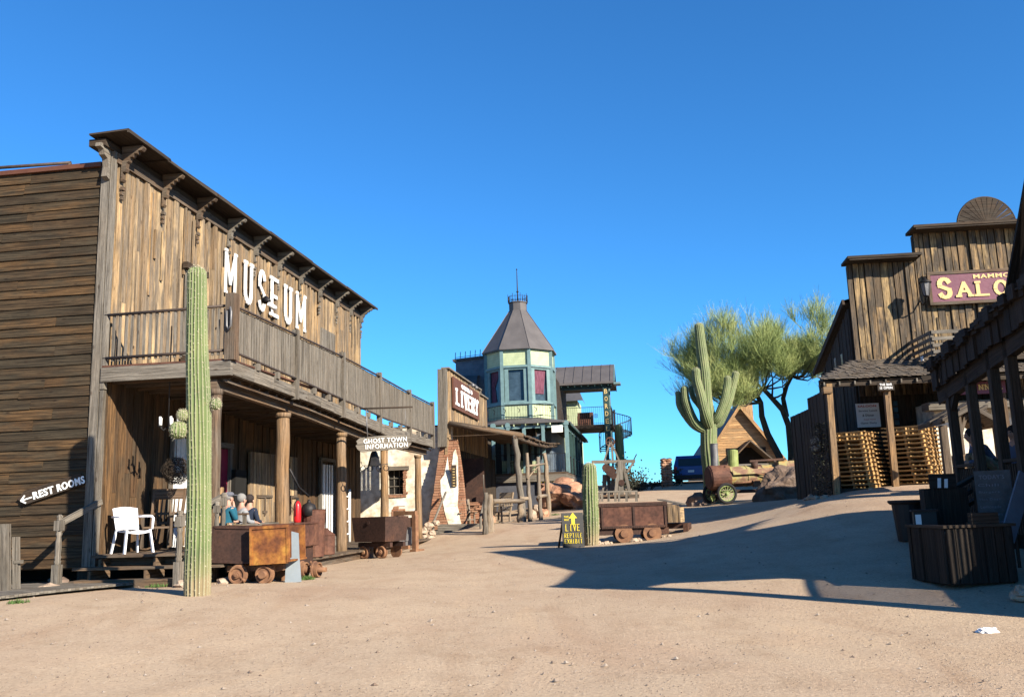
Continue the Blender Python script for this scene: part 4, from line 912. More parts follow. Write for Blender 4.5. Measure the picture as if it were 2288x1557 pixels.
# ================================================================ CACTI
def sweep_cactus(mb,pts,rad,ribs,sub=6,depth=.1,spine=True,tip=True,seed=0,sp=.09):
    rnd=random.Random(seed)
    pts=[V(p) for p in pts]
    # resample
    L_=[0]
    for a,b in zip(pts[:-1],pts[1:]): L_.append(L_[-1]+(b-a).length)
    tot=L_[-1]; n=max(10,int(tot/.09)); n_=ribs*sub
    def at(s):
        for i in range(len(pts)-1):
            if s<=L_[i+1] or i==len(pts)-2:
                t=(s-L_[i])/(L_[i+1]-L_[i]); 
                p0=pts[max(i-1,0)];p1=pts[i];p2=pts[i+1];p3=pts[min(i+2,len(pts)-1)]
                return .5*((2*p1)+(p2-p0)*t+(2*p0-5*p1+4*p2-p3)*t*t+(3*p1-p0-3*p2+p3)*t**3)
    if mb.ridge is None: mb.ridge=[]
    b=len(mb.v); prev=None; ss=[tot*i/n for i in range(n+1)]
    if tip:
        rt_=rad(1.)*1.1; ss=[q for q in ss if q<tot-rt_]+[tot-rt_*(1-math.sin(k*math.pi/20)) for k in range(11)]; n=len(ss)-1
    for i,s in enumerate(ss):
        p=at(s); d=(at(min(s+.02,tot))-at(max(s-.02,0))).normalized()
        a=d.cross(V((.3,1,0))).normalized() if prev is None else (prev-d*prev.dot(d)).normalized(); prev=a; c=d.cross(a)
        R=rad(s/tot)*(1+.035*mnoise.noise(V((s*1.4,seed,0)))+.015*mnoise.noise(V((s*5,seed,3))))
        k=(tot-s)/(R*1.1)
        if tip and k<1: R*=math.sqrt(max(0,1-(1-k)**2))+.001
        for j in range(n_):
            t=2*math.pi*j/n_+ .07*math.sin(s*1.3+seed)+.03*math.sin(s*4.1+j*.4); w=.5+.5*math.cos(ribs*2*math.pi*j/n_)
            q=R*(1-depth*(1-w**.7)); mb.v.append(p+a*math.cos(t)*q+c*math.sin(t)*q); mb.ridge.append(w)
            if spine and j%sub==0 and R>.03:
                o=a*math.cos(t)+c*math.sin(t); side=d.cross(o)
                for _ in range(1):
                    pp=p+o*(q+.001)+d*rnd.uniform(-.03,.03); sz=sp*.5
                    mb._sp.append((pp,o,side,d,sz*rnd.uniform(.6,1.1)))
    for i in range(n):
        for j in range(n_):
            j2=(j+1)%n_; mb.face([b+i*n_+j,b+i*n_+j2,b+(i+1)*n_+j2,b+(i+1)*n_+j],None,.5,0,True)
    mb.face([b+n*n_+j for j in range(n_)],None,.5,0)
def cactus(name,loc,label,parts,cat='cactus'):
    r=root(name,loc,0,label,cat)
    for nm,pts,rad,ribs,kw in parts:
        mb=MB(); mb._sp=[]; sweep_cactus(mb,pts,rad,ribs,**kw)
        for (p,o,s,d,z) in mb._sp:
            for k in range(3):
                an=random.uniform(0,6.28); dd=(s*math.cos(an)+d*math.sin(an))*z; w=(o.cross(dd)).normalized()*.0038*(z/.03)
                b=len(mb.v); mb.v+=[p-w,p+w,p+dd+o*z*.5]; mb.face([b,b+1,b+2],None,.5,1)
        mb.build(nm,['cactus','spine'],r)
    return r
# tall saguaro
Ds=13.35; base=W(441,1325,Ds); base.z=g(base.x,base.y)-.05
def cp(px,py,D=Ds): return W(px,py,D)-base
pts=[(0,0,0),cp(441,1290),cp(443,1200),cp(445,1100),cp(445,1000),cp(444,900),cp(441,800),cp(440,720),cp(440,650),cp(440,597)]
def rs(t): return float(np.interp(t,[0,.05,.2,.35,.5,.62,.75,.9,1],[.185,.19,.185,.17,.185,.178,.163,.15,.142]))
tr_=[('trunk',pts,rs,19,dict(depth=.17,seed=1,sp=.05))]
for nm,(px,py),r_ ,dy in (('arm_bud',(405,962),.135,-.1),('arm_bud',(415,930),.09,-.12),('arm_bud',(482,903),.085,0)):
    c=cp(px,py)+V((0,dy,0)); tr_.append((nm,[c+V((0,0,-r_)),c+V((0,0,-r_*.3)),c+V((0,0,r_*.4)),c+V((0,0,r_))],lambda t,r_=r_: r_*math.sqrt(max(.02,1-(2*t-1)**2)),16,dict(depth=.14,tip=False,seed=3,sp=.06)))
cactus('saguaro_cactus',base,'tall single-column saguaro cactus in the left foreground, with three small round arm buds',tr_)
# barrel / short cactus behind sign
Db=22.8; b2=W(1322,1212,Db); b2.z=g(b2.x,b2.y)-.05
def cp2(px,py,D=Db): return W(px,py,D)-b2
cactus('short_cactus',b2,'short thick green cactus column between the black reptile sign and the rusty ore car',[('trunk',[(0,0,0),cp2(1321,1160),cp2(1318,1090),cp2(1317,1034)],lambda t: float(np.interp(t,[0,.3,.7,1],[.165,.20,.205,.17])),15,dict(depth=.17,seed=5,sp=.07))])
# many-armed saguaro by the engine
Dm=34.5; b3=W(1592,1105,Dm); b3.z=g(b3.x,b3.y)-.1
def q3(px,py,dy=0): 
    p=W(px,py,Dm+dy)-b3; return p
def arm(pl,r0,r1,seed): return ('arm',[q3(*p) for p in pl],lambda t: float(np.interp(t,[0,.15,.8,1],[r0*.8,r0,r1,r1*.9])),14,dict(depth=.13,seed=seed,sp=.06,sub=4))
cactus('saguaro_cactus',b3,'large saguaro cactus with six upturned arms behind the old steam engine',[
 ('trunk',[(0,0,0),q3(1590,1060),q3(1584,1000),q3(1583,950),q3(1578,900),q3(1573,830),q3(1566,770),q3(1561,722)],lambda t: float(np.interp(t,[0,.35,.5,.58,.8,1],[.34,.33,.30,.24,.215,.18])),16,dict(depth=.13,seed=8,sp=.06,sub=4)),
 arm([(1585,955,-.15),(1575,925,-.5),(1565,880,-.55),(1557,850,-.5),(1555,822,-.5)],.20,.17,2),
 arm([(1580,960,0),(1555,948,-.2),(1535,905,-.2),(1530,880,-.2),(1530,862,-.2)],.2,.16,3),
 arm([(1575,962,.1),(1548,948,0),(1520,910,0),(1516,885,0),(1514,874,0)],.15,.12,4),
 arm([(1588,950,0),(1605,945,0),(1625,905,0),(1638,860,.1),(1645,830,.1)],.18,.15,5),
 arm([(1588,945,.0),(1602,935,-.2),(1618,895,-.25),(1625,860,-.2),(1626,840,-.2)],.17,.15,6),
 arm([(1580,930,.3),(1562,905,.4),(1550,890,.4),(1545,875,.4),(1543,862,.4)],.12,.1,7)])
Dg=52; b4=W(1388,1085,Dg); b4.z=g(b4.x,b4.y)-.1
cactus('saguaro_cactus',b4,'plain green saguaro trunk half hidden behind the spiral staircase','x' and [('trunk',[(0,0,0),W(1388,1050,Dg)-b4,W(1386,1000,Dg)-b4,W(1382,948,Dg)-b4],lambda t:.22,14,dict(depth=.12,seed=9,sub=4,sp=.06)),])
# ================================================================ ADOBE / LIVERY
FL=Fr(FM.w(2.75,17.2,0),RZ); lz=.6
liv=root('livery_building',FL.o,RZ,'livery stable with plank false front, whitewashed adobe end wall and brick buttress','building')
def lp(px,py,**k): return FL.px(px,py,**k)
# adobe end wall (faces camera) with window
wz1=4.7
wl_=lp(806,1100,y=.6).x
wx0,wx1=lp(866,1070,y=.6).x,lp(902,1070,y=.6).x; wzb,wzt=lp(885,1104,y=.6).z,lp(885,1050,y=.6).z
mb=MB()
def uvq(mb,x0,x1,y,z0,z1): mb.quad([(x0,y,z0),(x1,y,z0),(x1,y,z1),(x0,y,z1)],.5)
X0,X1=wl_-3,.05
for (a,b,c,d) in ((X0,wx0,lz-.4,wz1),(wx1,X1,lz-.4,wz1),(wx0,wx1,lz-.4,wzb),(wx0,wx1,wzt,wz1)): mb.box(a,b,.6,.95,c,d)
mb.build('adobe_wall','plaster',liv)
mb=MB(); mb.box(wx0-.28,wx1+.22,.52,.7,wzt,wzt+.14); mb.build('window_lintel','wg',liv)
w=MB(); w.box(wx0,wx1,.8,.84,wzb,wzt); w=w.build('window','void',liv)
mb=MB(); 
for k in (1,2): mb.box(wx0+(wx1-wx0)*k/3-.012,wx0+(wx1-wx0)*k/3+.012,.765,.79,wzb,wzt)
for k in (1,2): mb.box(wx0,wx1,.74,.76,wzb+(wzt-wzb)*k/3-.012,wzb+(wzt-wzb)*k/3+.012)
mb.build('muntin','wg',w)
# brick exposed patches round the window
def brickwall(mb,x0,x1,y,z0,z1,th=.05,bw=.26,bh=.085,rag=.0,dirU=(1,0,0),nrm=(0,-1,0),org=None,skip=0):
    U=V(dirU);n=V(nrm); org=V((0,0,0)) if org is None else V(org)
    z=z0;row=0
    while z<z1-.02:
        h=min(bh,z1-z); x=x0-(bw/2 if row%2 else 0)+random.uniform(-rag,rag)
        while x<x1-.01:
            a=max(x,x0);b=min(x+bw,x1+random.uniform(-rag,rag))
            if b-a>.04 and random.random()>=skip:
                t=th*random.uniform(.7,1.1); mb.obox(org+U*(a+b)/2+n*(t/2)+V((0,0,z+h/2)),U*(b-a-.012),n*t,V((0,0,h-.014)))
            x+=bw
        z+=h;row+=1
M['bricksolid']=wood('brick_clay',[(.42,.19,.11),(.50,.25,.15),(.36,.17,.10)],(.45,.28,.18),.3,gs=2,contrast=.5)
mb=MB(); brickwall(mb,wx1-.02,wx1+.13,.6,wzb,wzt,rag=.04,bw=.14); brickwall(mb,wx0-.16,wx0+.0,.6,wzb-.1,wzt,rag=.04,bw=.14); brickwall(mb,wx0-.05,wx1+.12,.6,wzb-.12,wzb,rag=.04,bw=.14); 
px_=lp(880,1130,y=.6); brickwall(mb,px_.x-.1,px_.x+.45,.6,px_.z-.45,px_.z,th=.02,rag=.12,bw=.22,skip=.15)
mb.v=[v+V((0,.6,0)) for v in mb.v]; mb.build('exposed_brick','bricksolid',liv)
# buttress: street-side corner, tapered, brick face toward camera-left, white plaster front
bt0=lp(958,1188,y=-.2); bt1=lp(1043,1188,y=-.2); tt0=lp(987,985,y=.5); tt1=lp(1022,985,y=.5)
zb=g(*FL.w(0,0,0).xy)-.1
Bx0,Bx1=bt0.x,bt1.x; Tx0,Tx1=tt0.x+.02,tt1.x; Zt=tt0.z
def bx(z): 
    t=(z-bt0.z)/(Zt-bt0.z); e=max(0,min(1,t)); return Bx0+(Tx0-Bx0)*e**.85, Bx1+(Tx1-Bx1)*e**1.6
mb=MB(); z=zb
while z<Zt:
    h=.095; x0,x1=bx(z); y0=-.35+.75*max(0,(z-bt0.z)/(Zt-bt0.z)); mid=x0+(x1-x0)*.42
    x=x0-random.uniform(0,.1); 
    while x<x1:
        w=random.uniform(.2,.3); xb=min(x+w,x1); 
        wz=lambda zz:1
        f=(x-x0)/(x1-x0)
        front=y0-random.uniform(0,.025)
        mb.box(max(x,x0-.03),xb-.012,front,y0+.28,z,z+h-.014); x+=w
    # left return bricks
    yy=y0+.28
    while yy<1.0: mb.box(x0+random.uniform(-.05,.0),x0+.3,yy,yy+.2,z,z+h-.014); yy+=.21
    z+=h
mb.build('brick_buttress','bricksolid',liv)
mb=MB(); P=[]
def bpt(px,py):
    p=lp(px,py,y=0); 
    for _ in range(3): yy=-.39+.75*max(0,(p.z-bt0.z)/(Zt-bt0.z)); p=lp(px,py,y=yy)
    return p
out=[(1007,1187),(995,1150),(985,1100),(984,1072),(993,1060),(1000,1020),(1003,1050),(1008,1060),(1013,1010),(1018,1003),(1023,1025),(1024,1100),(1022,1130),(1030,1170),(1034,1187)]
PP=[bpt(*p) for p in out]; 
cen=bpt(1008,1120)
b=len(mb.v); mb.v+=PP+[p+V((0,.06,0)) for p in PP]; n=len(PP)
mb.face(list(range(n)),None,.5)
for i in range(n): j=(i+1)%n; mb.face([i,n+i,n+j,j],None,.5)
mb.build('plaster_patch','plaster',liv)
mb=MB(); a=bpt(1010,1087); c_=bpt(1022,1042); mb.box(a.x,c_.x,a.y-.07,a.y-.03,a.z,c_.z+.05); s_=mb.build('plaque','wd',liv)
mb=MB()
for k in range(7): 
    zz=c_.z-.05-(c_.z-a.z)*k/7.2; mb.box(a.x+.05,c_.x-.05,a.y-.085,a.y-.07,zz-.06,zz-.03)
mb.build('lettering','cream',s_)
# pillar, false front planks
tl=lp(1005,830,x=0); tr=lp(1070,868,x=0); e2=lp(1085,892,x=0)
zt1=tl.z; y1=tr.y; y2=e2.y
zb1=3.6
mb=MB()
mb.box(-.12,-.02,.25,y2,zb1,zt1-1.0)
vboards(mb,(-.02,.3,0),(0,1,0),(1,0,0),y1-.3,3.9,lambda s:zt1+.02,w=.2,th=.03); vboards(mb,(-.02,y1,0),(0,1,0),(1,0,0),y2-y1,3.9,e2.z,w=.2,th=.03)
mb.box(-.12,-.02,.25,y1,zt1-1,zt1-.06); mb.build('false_front','wf',liv)
mb=MB(); mb.box(-.2,.12,.2,y1+.1,zt1+.02,zt1+.08); mb.box(-.2,.12,y1,y2+.1,e2.z+.0,e2.z+.06); mb.box(.0,.1,y1-.08,y1+.06,e2.z,zt1); mb.build('cap_board','wg',liv)
pa=lp(988,820,x=0.02); mb=MB(); mb.obox((-.15,.12,(3.9+pa.z)/2),(.32,0,0),(0,.28,0),(0.10,-.25,pa.z-3.9)); mb.build('end_post','wg',liv)
mb=MB(); mb.box(-3.2,-.2,.96,11,3.9,4.8); mb.box(-3.2,-.1,.96,10.8,lz-.3,3.9); mb.build('rear_wall','wd',liv)
# dark street wall & openings
mb=MB(); vboards(mb,(-.05,2.0,0),(0,1,0),(1,0,0),8.9,lz-.1,3.9,w=.22,th=.03); mb.build('street_wall','wd',liv)
# sign on false front
sg0=lp(1011,838,x=.1); sg1=lp(1068,868,x=.1); sgb=lp(1015,912,x=.1); 
sgn=root('livery_sign',FL.w(.1,sg0.y,sgb.z),RZ,'brown sign board with big white LIVERY lettering on the livery false front','sign')
SW=sg1.y-sg0.y; SH=sg0.z-sgb.z-.05
mb=MB(); mb.box(-.03,.03,0,SW,0,SH); mb.build('board','signbrown',sgn)
mb=MB(); slab(mb,'LIVERY',(.031,SW*.06,SH*.12),(0,1,0),(0,0,1),SW*.88,SH*.56,(1,0,0),t=.2,serif=.34,gap=.08); mb.build('lettering','white',sgn); mb=MB(); put_text(mb,'GOLDFIELD',(.031,SW*.28,SH*.76),(0,1,0),(0,0,1),SW*.42,SH*.15,(1,0,0),.02,.04); mb.build('lettering','white',sgn)
mb=MB(); mb.box(0,.35,SW*.53,SW*.56,SH+.02,SH+.05)
for y in (.44,.58): mb.tube([(.3,SW*y,SH+.03),(.38,SW*y,SH-.12)],[.05,.09],8)
mb.build('floodlight','steel',sgn)
# porch roof (sagging): from wall x=.05 at y .3 .. outward
pr=[]; 
E0=lp(1155,968,y=.35); # outer near corner
ox=E0.x; zE=E0.z; zW=lp(998,942,y=.35).z
far=lp(1272,1008,x=ox); print('porch',[round(v,2) for v in (ox,zE,zW,far.y,far.z)])
LF=min(max(far.y,5),16)
mb=MB(); n=int(LF/.3)
def ez(y): t=(y-.3)/LF; return zE+(far.z-zE)*t-.15*math.sin(math.pi*t)+random.uniform(-.02,.02)
for i in range(n):
    y=.3+LF*i/n; yb=y+LF/n; z1=ez(y); zw=zW-.1*(y/LF)
    x0=.06; x1=ox+.1+random.uniform(-.06,.12)
    mb.obox(((x0+x1)/2,(y+yb)/2,(zw+z1)/2+random.uniform(0,.02)),(x1-x0,0,z1-zw),(0,yb-y-.01,0),(0,0,.05))
mb.box(.06,ox+.12,.22,.32,zE-.02,zE+.0); 
mb.build('porch_roof','wb',liv)
mb=MB(); mb.tube([(.06,.28,zW-.1),(ox*.5,.26,(zW+zE)/2-.08),(ox+.25,.28,zE-.1)],.09,10)
P=[(ox-.05,.2+LF*k/8,ez(.2+LF*k/8)-.12) for k in range(9)]; mb.tube(P,.09,10,jit=.06)
mb.tube([(ox-1.2,.2,zW-.3),(ox-1.2,LF,far.z-.05)],.07,8); mb.build('roof_pole','wb',liv)
def pole(px0,py0,px1,py1,D,r,label,jit=.1,lean=None,name='crooked_pole'):
    b=W(px0,py0,D); t=W(px1,py1,D); b.z=min(b.z,g(b.x,b.y))-.1; n=9; P=[]
    for k in range(n+1):
        P.append(b.lerp(t,k/n)+V((random.uniform(-.03,.03),random.uniform(-.03,.03),0)))
    mb=MB(); mb.tube(P,[r*(1.15-.3*k/n)*random.uniform(.9,1.12) for k in range(n+1)],10,jit=jit); return mb,b
def wpole(*a,parent=None,mat='wg',**k):
    mb,b=pole(*a,**k); mb.v=[FL.Ri@(v-FL.o) for v in mb.v]; return mb.build('porch_post',mat,liv)
DP=FL.w(ox,.35,0).y
wpole(1168,1167,1151,972,DP,.12,''); wpole(1228,1153,1217,1012,DP+3.6,.1,'',mat='light_pole')
# livery street porch: brick pillar low, chair and ledge
mb=MB(); a=lp(1075,1165,x=.9); brickwall(mb,a.x-.4,a.x+.3,a.y,a.z-.4,a.z+.75,th=.4,rag=.03); mb.v=[v+V((0,a.y,0)) for v in mb.v]; mb.build('low_brick_pier','bricksolid',liv)
# big doorway frame dark red slab
mb=MB(); a=lp(1062,1110,x=.6); mb.obox((a.x,a.y,2.4),(.8,0,0),(0,.06,0),(-.1,0,2.3)); mb.build('open_door','rustdark',liv)
# pole gate in front
gt=root('pole_gate',G(1195,DP-.2),0,'rustic gate frame of crooked pale poles with cross rails, in front of the livery porch','gate')
def gp(px0,py0,px1,py1,D,r,nm,mat='light_pole'):
    mb,b=pole(px0,py0,px1,py1,D,r,''); mb.v=[v-gt.location for v in mb.v]; mb.build(nm,mat,gt)
gp(1186,1166,1177,1012,DP+.1,.075,'post'); gp(1209,1158,1201,1021,DP+.9,.075,'post')
def rail(px0,py0,D0,px1,py1,D1,r,nm='rail',par=None):
    a=W(px0,py0,D0);b=W(px1,py1,D1); mb=MB(); mb.tube([a,a.lerp(b,.5)+V((0,0,random.uniform(-.02,.02))),b],[r,r*.95,r*.9],8,jit=.08); P=par or gt; mb.v=[v-P.location for v in mb.v]; mb.build(nm,'light_pole',P)
rail(1176,1041,DP,1216,1036,DP+1.1,.04); rail(1178,1070,DP,1204,1040,DP+.8,.03); rail(1160,1112,DP-.1,1184,1113,DP+.1,.075); rail(1203,1110,DP+.7,1222,1107,DP+1.6,.07)
# hitching rail with posts
hr=root('hitching_rail',G(1130,DP-1.5),0,'thick grey hitching rail from the livery steps to the first porch pole','rail')
DH=DP-.4
rail(1100,1120,DH-2.2,1170,1119,DH,.085,par=hr)
for px,py0,py1,D,r in ((1163,1167,1122,DH,.12),(1095,1182,1105,DH-2.6,.13),(1085,1186,1100,DH-2.9,.08)):
    mb,b=pole(px,py0,px-1,py1,D,r,''); mb.v=[v-hr.location for v in mb.v]; mb.build('post','light_pole' if px>1090 else 'wg',hr)
# livery steps
sD=31.2
sc=G(1018,sD); ls=root('livery_steps',sc,0,'broad low wooden steps with grey stick handrails in front of the brick buttress','steps')
def quadstep(pa,pb,D,zt0,depth,h,lip):
    a=W(pa[0],pa[1],D);b=W(pb[0],pb[1],D+.0); return a,b
for k,(xa,xb,yt,yb,D) in enumerate(((962,1072,1201,1218,sD),(972,1072,1186,1203,sD+.45),(978,1072,1172,1188,sD+.9))):
    a=W(xa,yb,D);b=W(xb,yb,D);t=W(xa,yt,D); mb=MB(); h=t.z-a.z
    cz=(a.z+b.z)/2+h/2
    mb.obox(((a.x+b.x)/2-sc.x,D-sc.y+.02,cz-sc.z),(b.x-a.x,0,(b.z-a.z)*.4),(0,.05,0),(0,0,h)); mb.obox(((a.x+b.x)/2-sc.x,D-sc.y+.24,cz+h/2-sc.z),(b.x-a.x+.04,0,(b.z-a.z)*.4),(0,.5,0),(0,0,.045))
    if k<2:
        mb2=MB(); xx=b.x-sc.x-(.35 if k==0 else .75); mb2.box(xx-.12,xx+.05,D-sc.y-.02,D-sc.y-.005,cz-sc.z-h*.35,cz-sc.z+h*.35); mb2.build('notch','void',ls)
    mb.build('riser_board','wg',ls)
for (a,b,r) in (((970,1218,sD-.1),(967,1165,sD-.1),.045),((1074,1205,sD+.1),(1074,1150,sD+.1),.045),((967,1170,sD-.1),(996,1100,sD+1.6),.04),((1073,1158,sD+.1),(1084,1108,sD+1.8),.04),((1081,1100,sD+1.8),(1080,1060,sD+1.8),.02)):
    p=W(*a);q=W(*b); mb=MB(); mb.tube([p-sc,q-sc],r,8,jit=.05); mb.build('handrail','wg',ls)
ri=0
for px,py,s in ((948,1185,.17),(958,1175,.16),(965,1190,.12),(962,1205,.2),(975,1168,.12),(955,1212,.13),(948,1200,.14)):
    q=W(px,py,31.0); mb=MB(); mb.blob(q,(s,s,s*.85),2,.5,1.5,seed=60+ri); ri+=1; one('stone',mb,'rock','rounded stone piled left of the livery steps','stone','stones beside the livery steps',loc=q)
# livery chairs
lc1=FL.w(1.1,1.6,lz+.35)
rocker(W(1040,1188,33.2),-1.2,'rough wooden chair beside the brick buttress under the livery roof','light_pole')
rocker(W(1118,1170,34.6),-2.2,'grey slatted chair behind the hitching rail by the dark stucco wall','light_pole')
for i,(px,py,s,m_) in enumerate(((1188,1150,.22,'rock'),(1215,1148,.25,'redrock'),(1199,1136,.16,'rock'),(1090,1160,.3,'redrock'))):
    q=W(px,py,36.5); mb=MB(); mb.blob(q,(s,s,s),2,.4,1.5,seed=80+i); one('stone',mb,m_,'pale stone standing among the poles of the livery gate' if i<3 else 'pinkish stone at the end of the hitching rail','stone','stones by the livery gate' if i<3 else None,loc=q)
# ================================================================ BORDELLO with turret
BD=44.; bo=W(1264,1060,BD); FB=Fr((bo.x,bo.y,0),RZ)
bor=root('green_turret_building',FB.o,RZ,'pale green Victorian building with teal trim, octagonal turret and brown pointed roof','building')
def bp(px,py,**k): return FB.px(px,py,**k)
dk=bp(1264,1053,x=0).z; dkb=dk-.55; ev=bp(1276,938,x=.3).z
tcx=bp(1163,850,y=3.0); TX,TY=tcx.x,3.0; TR=1.88
zt=lambda py: bp(1163,py,y=3.0-TR*.9).z
zW0=zt(942); zSill=zt(899); zWt=zt(820); zTop=zt(778)
print('bordello',dk,ev,TX,zW0,zTop,'g',g(*FB.w(-2,-.5,0).xy))
gnd=g(*FB.w(-2,0,0).xy)
an=lambda k:math.radians(22.5+45*k)
def octp(r,z,rot=0): return [V((TX+r*math.cos(an(k)+rot),TY+r*math.sin(an(k)+rot),z)) for k in range(8)]
# turret walls
mb=MB(); trim=MB(); sh=MB()
O=octp(TR,0)
for k in range(8):
    a=O[k];b=O[(k+1)%8]; d=(b-a); n=V((d.y,-d.x,0)).normalized(); Lw=d.length; du=d.normalized()
    def pan(z0,z1,inset,mbx,u0=.0,u1=1.,t=.04):
        mbx.obox(a+du*Lw*(u0+u1)/2+n*(-inset)+V((0,0,(z0+z1)/2)),du*Lw*(u1-u0),n*t,V((0,0,z1-z0)))
    for (z0,z1) in ((zW0-.3,zSill-.0),(zWt,zTop)):
        (mb if z0<zSill-.5 else sh).quad([a+n*0+V((0,0,z0)),b+V((0,0,z0)),b+V((0,0,z1)),a+V((0,0,z1))],.5,uvs=[(0,z0),(Lw,z0),(Lw,z1),(0,z1)])
    # trim: corner pilasters + rails
    trim.obox(a+V((0,0,(zW0-.3+zTop)/2)),(.17,0,0),(0,.17,0),(0,0,zTop-zW0+.3))
    pan(zSill-.1,zSill+.02,-.05,trim,0.02,.98,.09); pan(zWt-.02,zWt+.1,-.04,trim,.02,.98,.08); pan(zTop-.1,zTop,-.04,trim,.02,.98,.08); pan(zW0-.1,zW0,-.03,trim,.02,.98,.06)
    wn=MB(); pan(zSill,zWt,.14,wn,.1,.9,.02)
    w=wn.build('window',['glassb'],bor)
    fr=MB(); 
    for u0,u1 in ((.08,.22),(.78,.92)): pan(zSill+.02,zWt-.02,.03,fr,u0,u1,.08)
    pan(zWt-.12,zWt-.02,.03,fr,.22,.78,.07); pan(zSill+.02,zSill+.1,.03,fr,.22,.78,.07); fr.build('frame','teal',w)
    # curtains between glass and frame
    cu=MB()
    ins=.10
    def dr(u0,u1,zt_,zb_,taper):
        P=[a+du*Lw*u0+n*-ins+V((0,0,zt_)),a+du*Lw*u1+n*-ins+V((0,0,zt_)),a+du*Lw*(u0+(u1-u0)*taper)+n*-ins+V((0,0,zb_)),a+du*Lw*u0+n*-ins+V((0,0,zb_))]
        m=10
        for i in range(m):
            p=P[0].lerp(P[1],i/m)+n*.015*(i%2); q=P[0].lerp(P[1],(i+1)/m)+n*.015*((i+1)%2); r_=P[3].lerp(P[2],(i+1)/m)+n*.015*((i+1)%2); s_=P[3].lerp(P[2],i/m)+n*.015*(i%2); cu.quad([p,q,r_,s_])
            cu.quad([s_-n*.004,r_-n*.004,q-n*.004,p-n*.004])
    ang=math.degrees(math.atan2(n.y,n.x))
    if ang<-100 and ang>-150 or (ang<-150): dr(.22,.78,zWt-.1,zWt-(zWt-zSill)*.55,.35); dr(.22,.46,zWt-(zWt-zSill)*.55,zSill+.1,1.3); cu.build('curtain','curtain',w)
    elif ang>-80 and ang<10: dr(.22,.78,zWt-.1,zWt-(zWt-zSill)*.75,.8); cu.build('curtain','curtain',w)
mb.build('sill_panels','limeclap',bor); sh.build('frieze_panels','limeclap',bor); trim.build('turret_trim','teal',bor)
mb=MB(); mb.v+=octp(TR-.3,zSill+.3)
mb.face(list(range(8)),None,.5); mb.build('turret_floor','void',bor)
mb=MB(); mb.tube([(TX,TY,zW0),(TX,TY,zTop)],[.9,.9],8); mb.build('turret_core','void',bor)
# turret roof
zr1=zt(680); zr2=zt(660)
mb=MB(); R1=TR+.2; R2=.5
r0=octp(R1,zTop);r1=octp(R2,zr1);r2=octp(R2,zr2-.05);r3=octp(R2+.05,zr2-.05);r4=octp(R2+.05,zr2)
for A1,B1 in ((r0,r1),(r1,r2),(r2,r3),(r3,r4)):
    for k in range(8): mb.quad([A1[k],A1[(k+1)%8],B1[(k+1)%8],B1[k]],.5)
b=len(mb.v); mb.v+=r4; mb.face(range(b,b+8)); b=len(mb.v); mb.v+=[p-V((0,0,.06)) for p in r0]; mb.face(range(b+7,b-1,-1))
for k in range(8): mb.quad([r0[k]-V((0,0,.06)),r0[(k+1)%8]-V((0,0,.06)),r0[(k+1)%8],r0[k]])
ridge=MB()
for k in range(8): ridge.beam(r0[k],r1[k],.04,.04)
rf=mb.build('turret_roof','rooftin',bor); ridge.build('seam','rooftin',rf)
mb=MB(); z0=zr2; 
for k in range(8):
    a=r4[k];b=r4[(k+1)%8]; mb.beam(a+V((0,0,.08)),b+V((0,0,.08)),.02,.02); mb.beam(a+V((0,0,.3)),b+V((0,0,.3)),.015,.015)
    for j in range(3): p=a.lerp(b,j/3); mb.tube([p,p+V((0,0,.45 if j==0 else .36))],.014,4)
mb.build('roof_cresting','iron',bor)
zf=zt(583); mb=MB(); mb.tube([(TX,TY,zr2),(TX,TY,zr2+.5),(TX,TY,zf-.1),(TX,TY,zf)],[.05,.035,.02,.012],8); mb.tube([(TX,TY,zr2+.55),(TX,TY,zr2+.62),(TX,TY,zr2+.69)],[.02,.08,.02],8); mb.tube([(TX,TY,zf-.05),(TX,TY,zf),(TX,TY,zf+.06)],[.01,.045,.01],8); mb.build('finial','iron',bor)
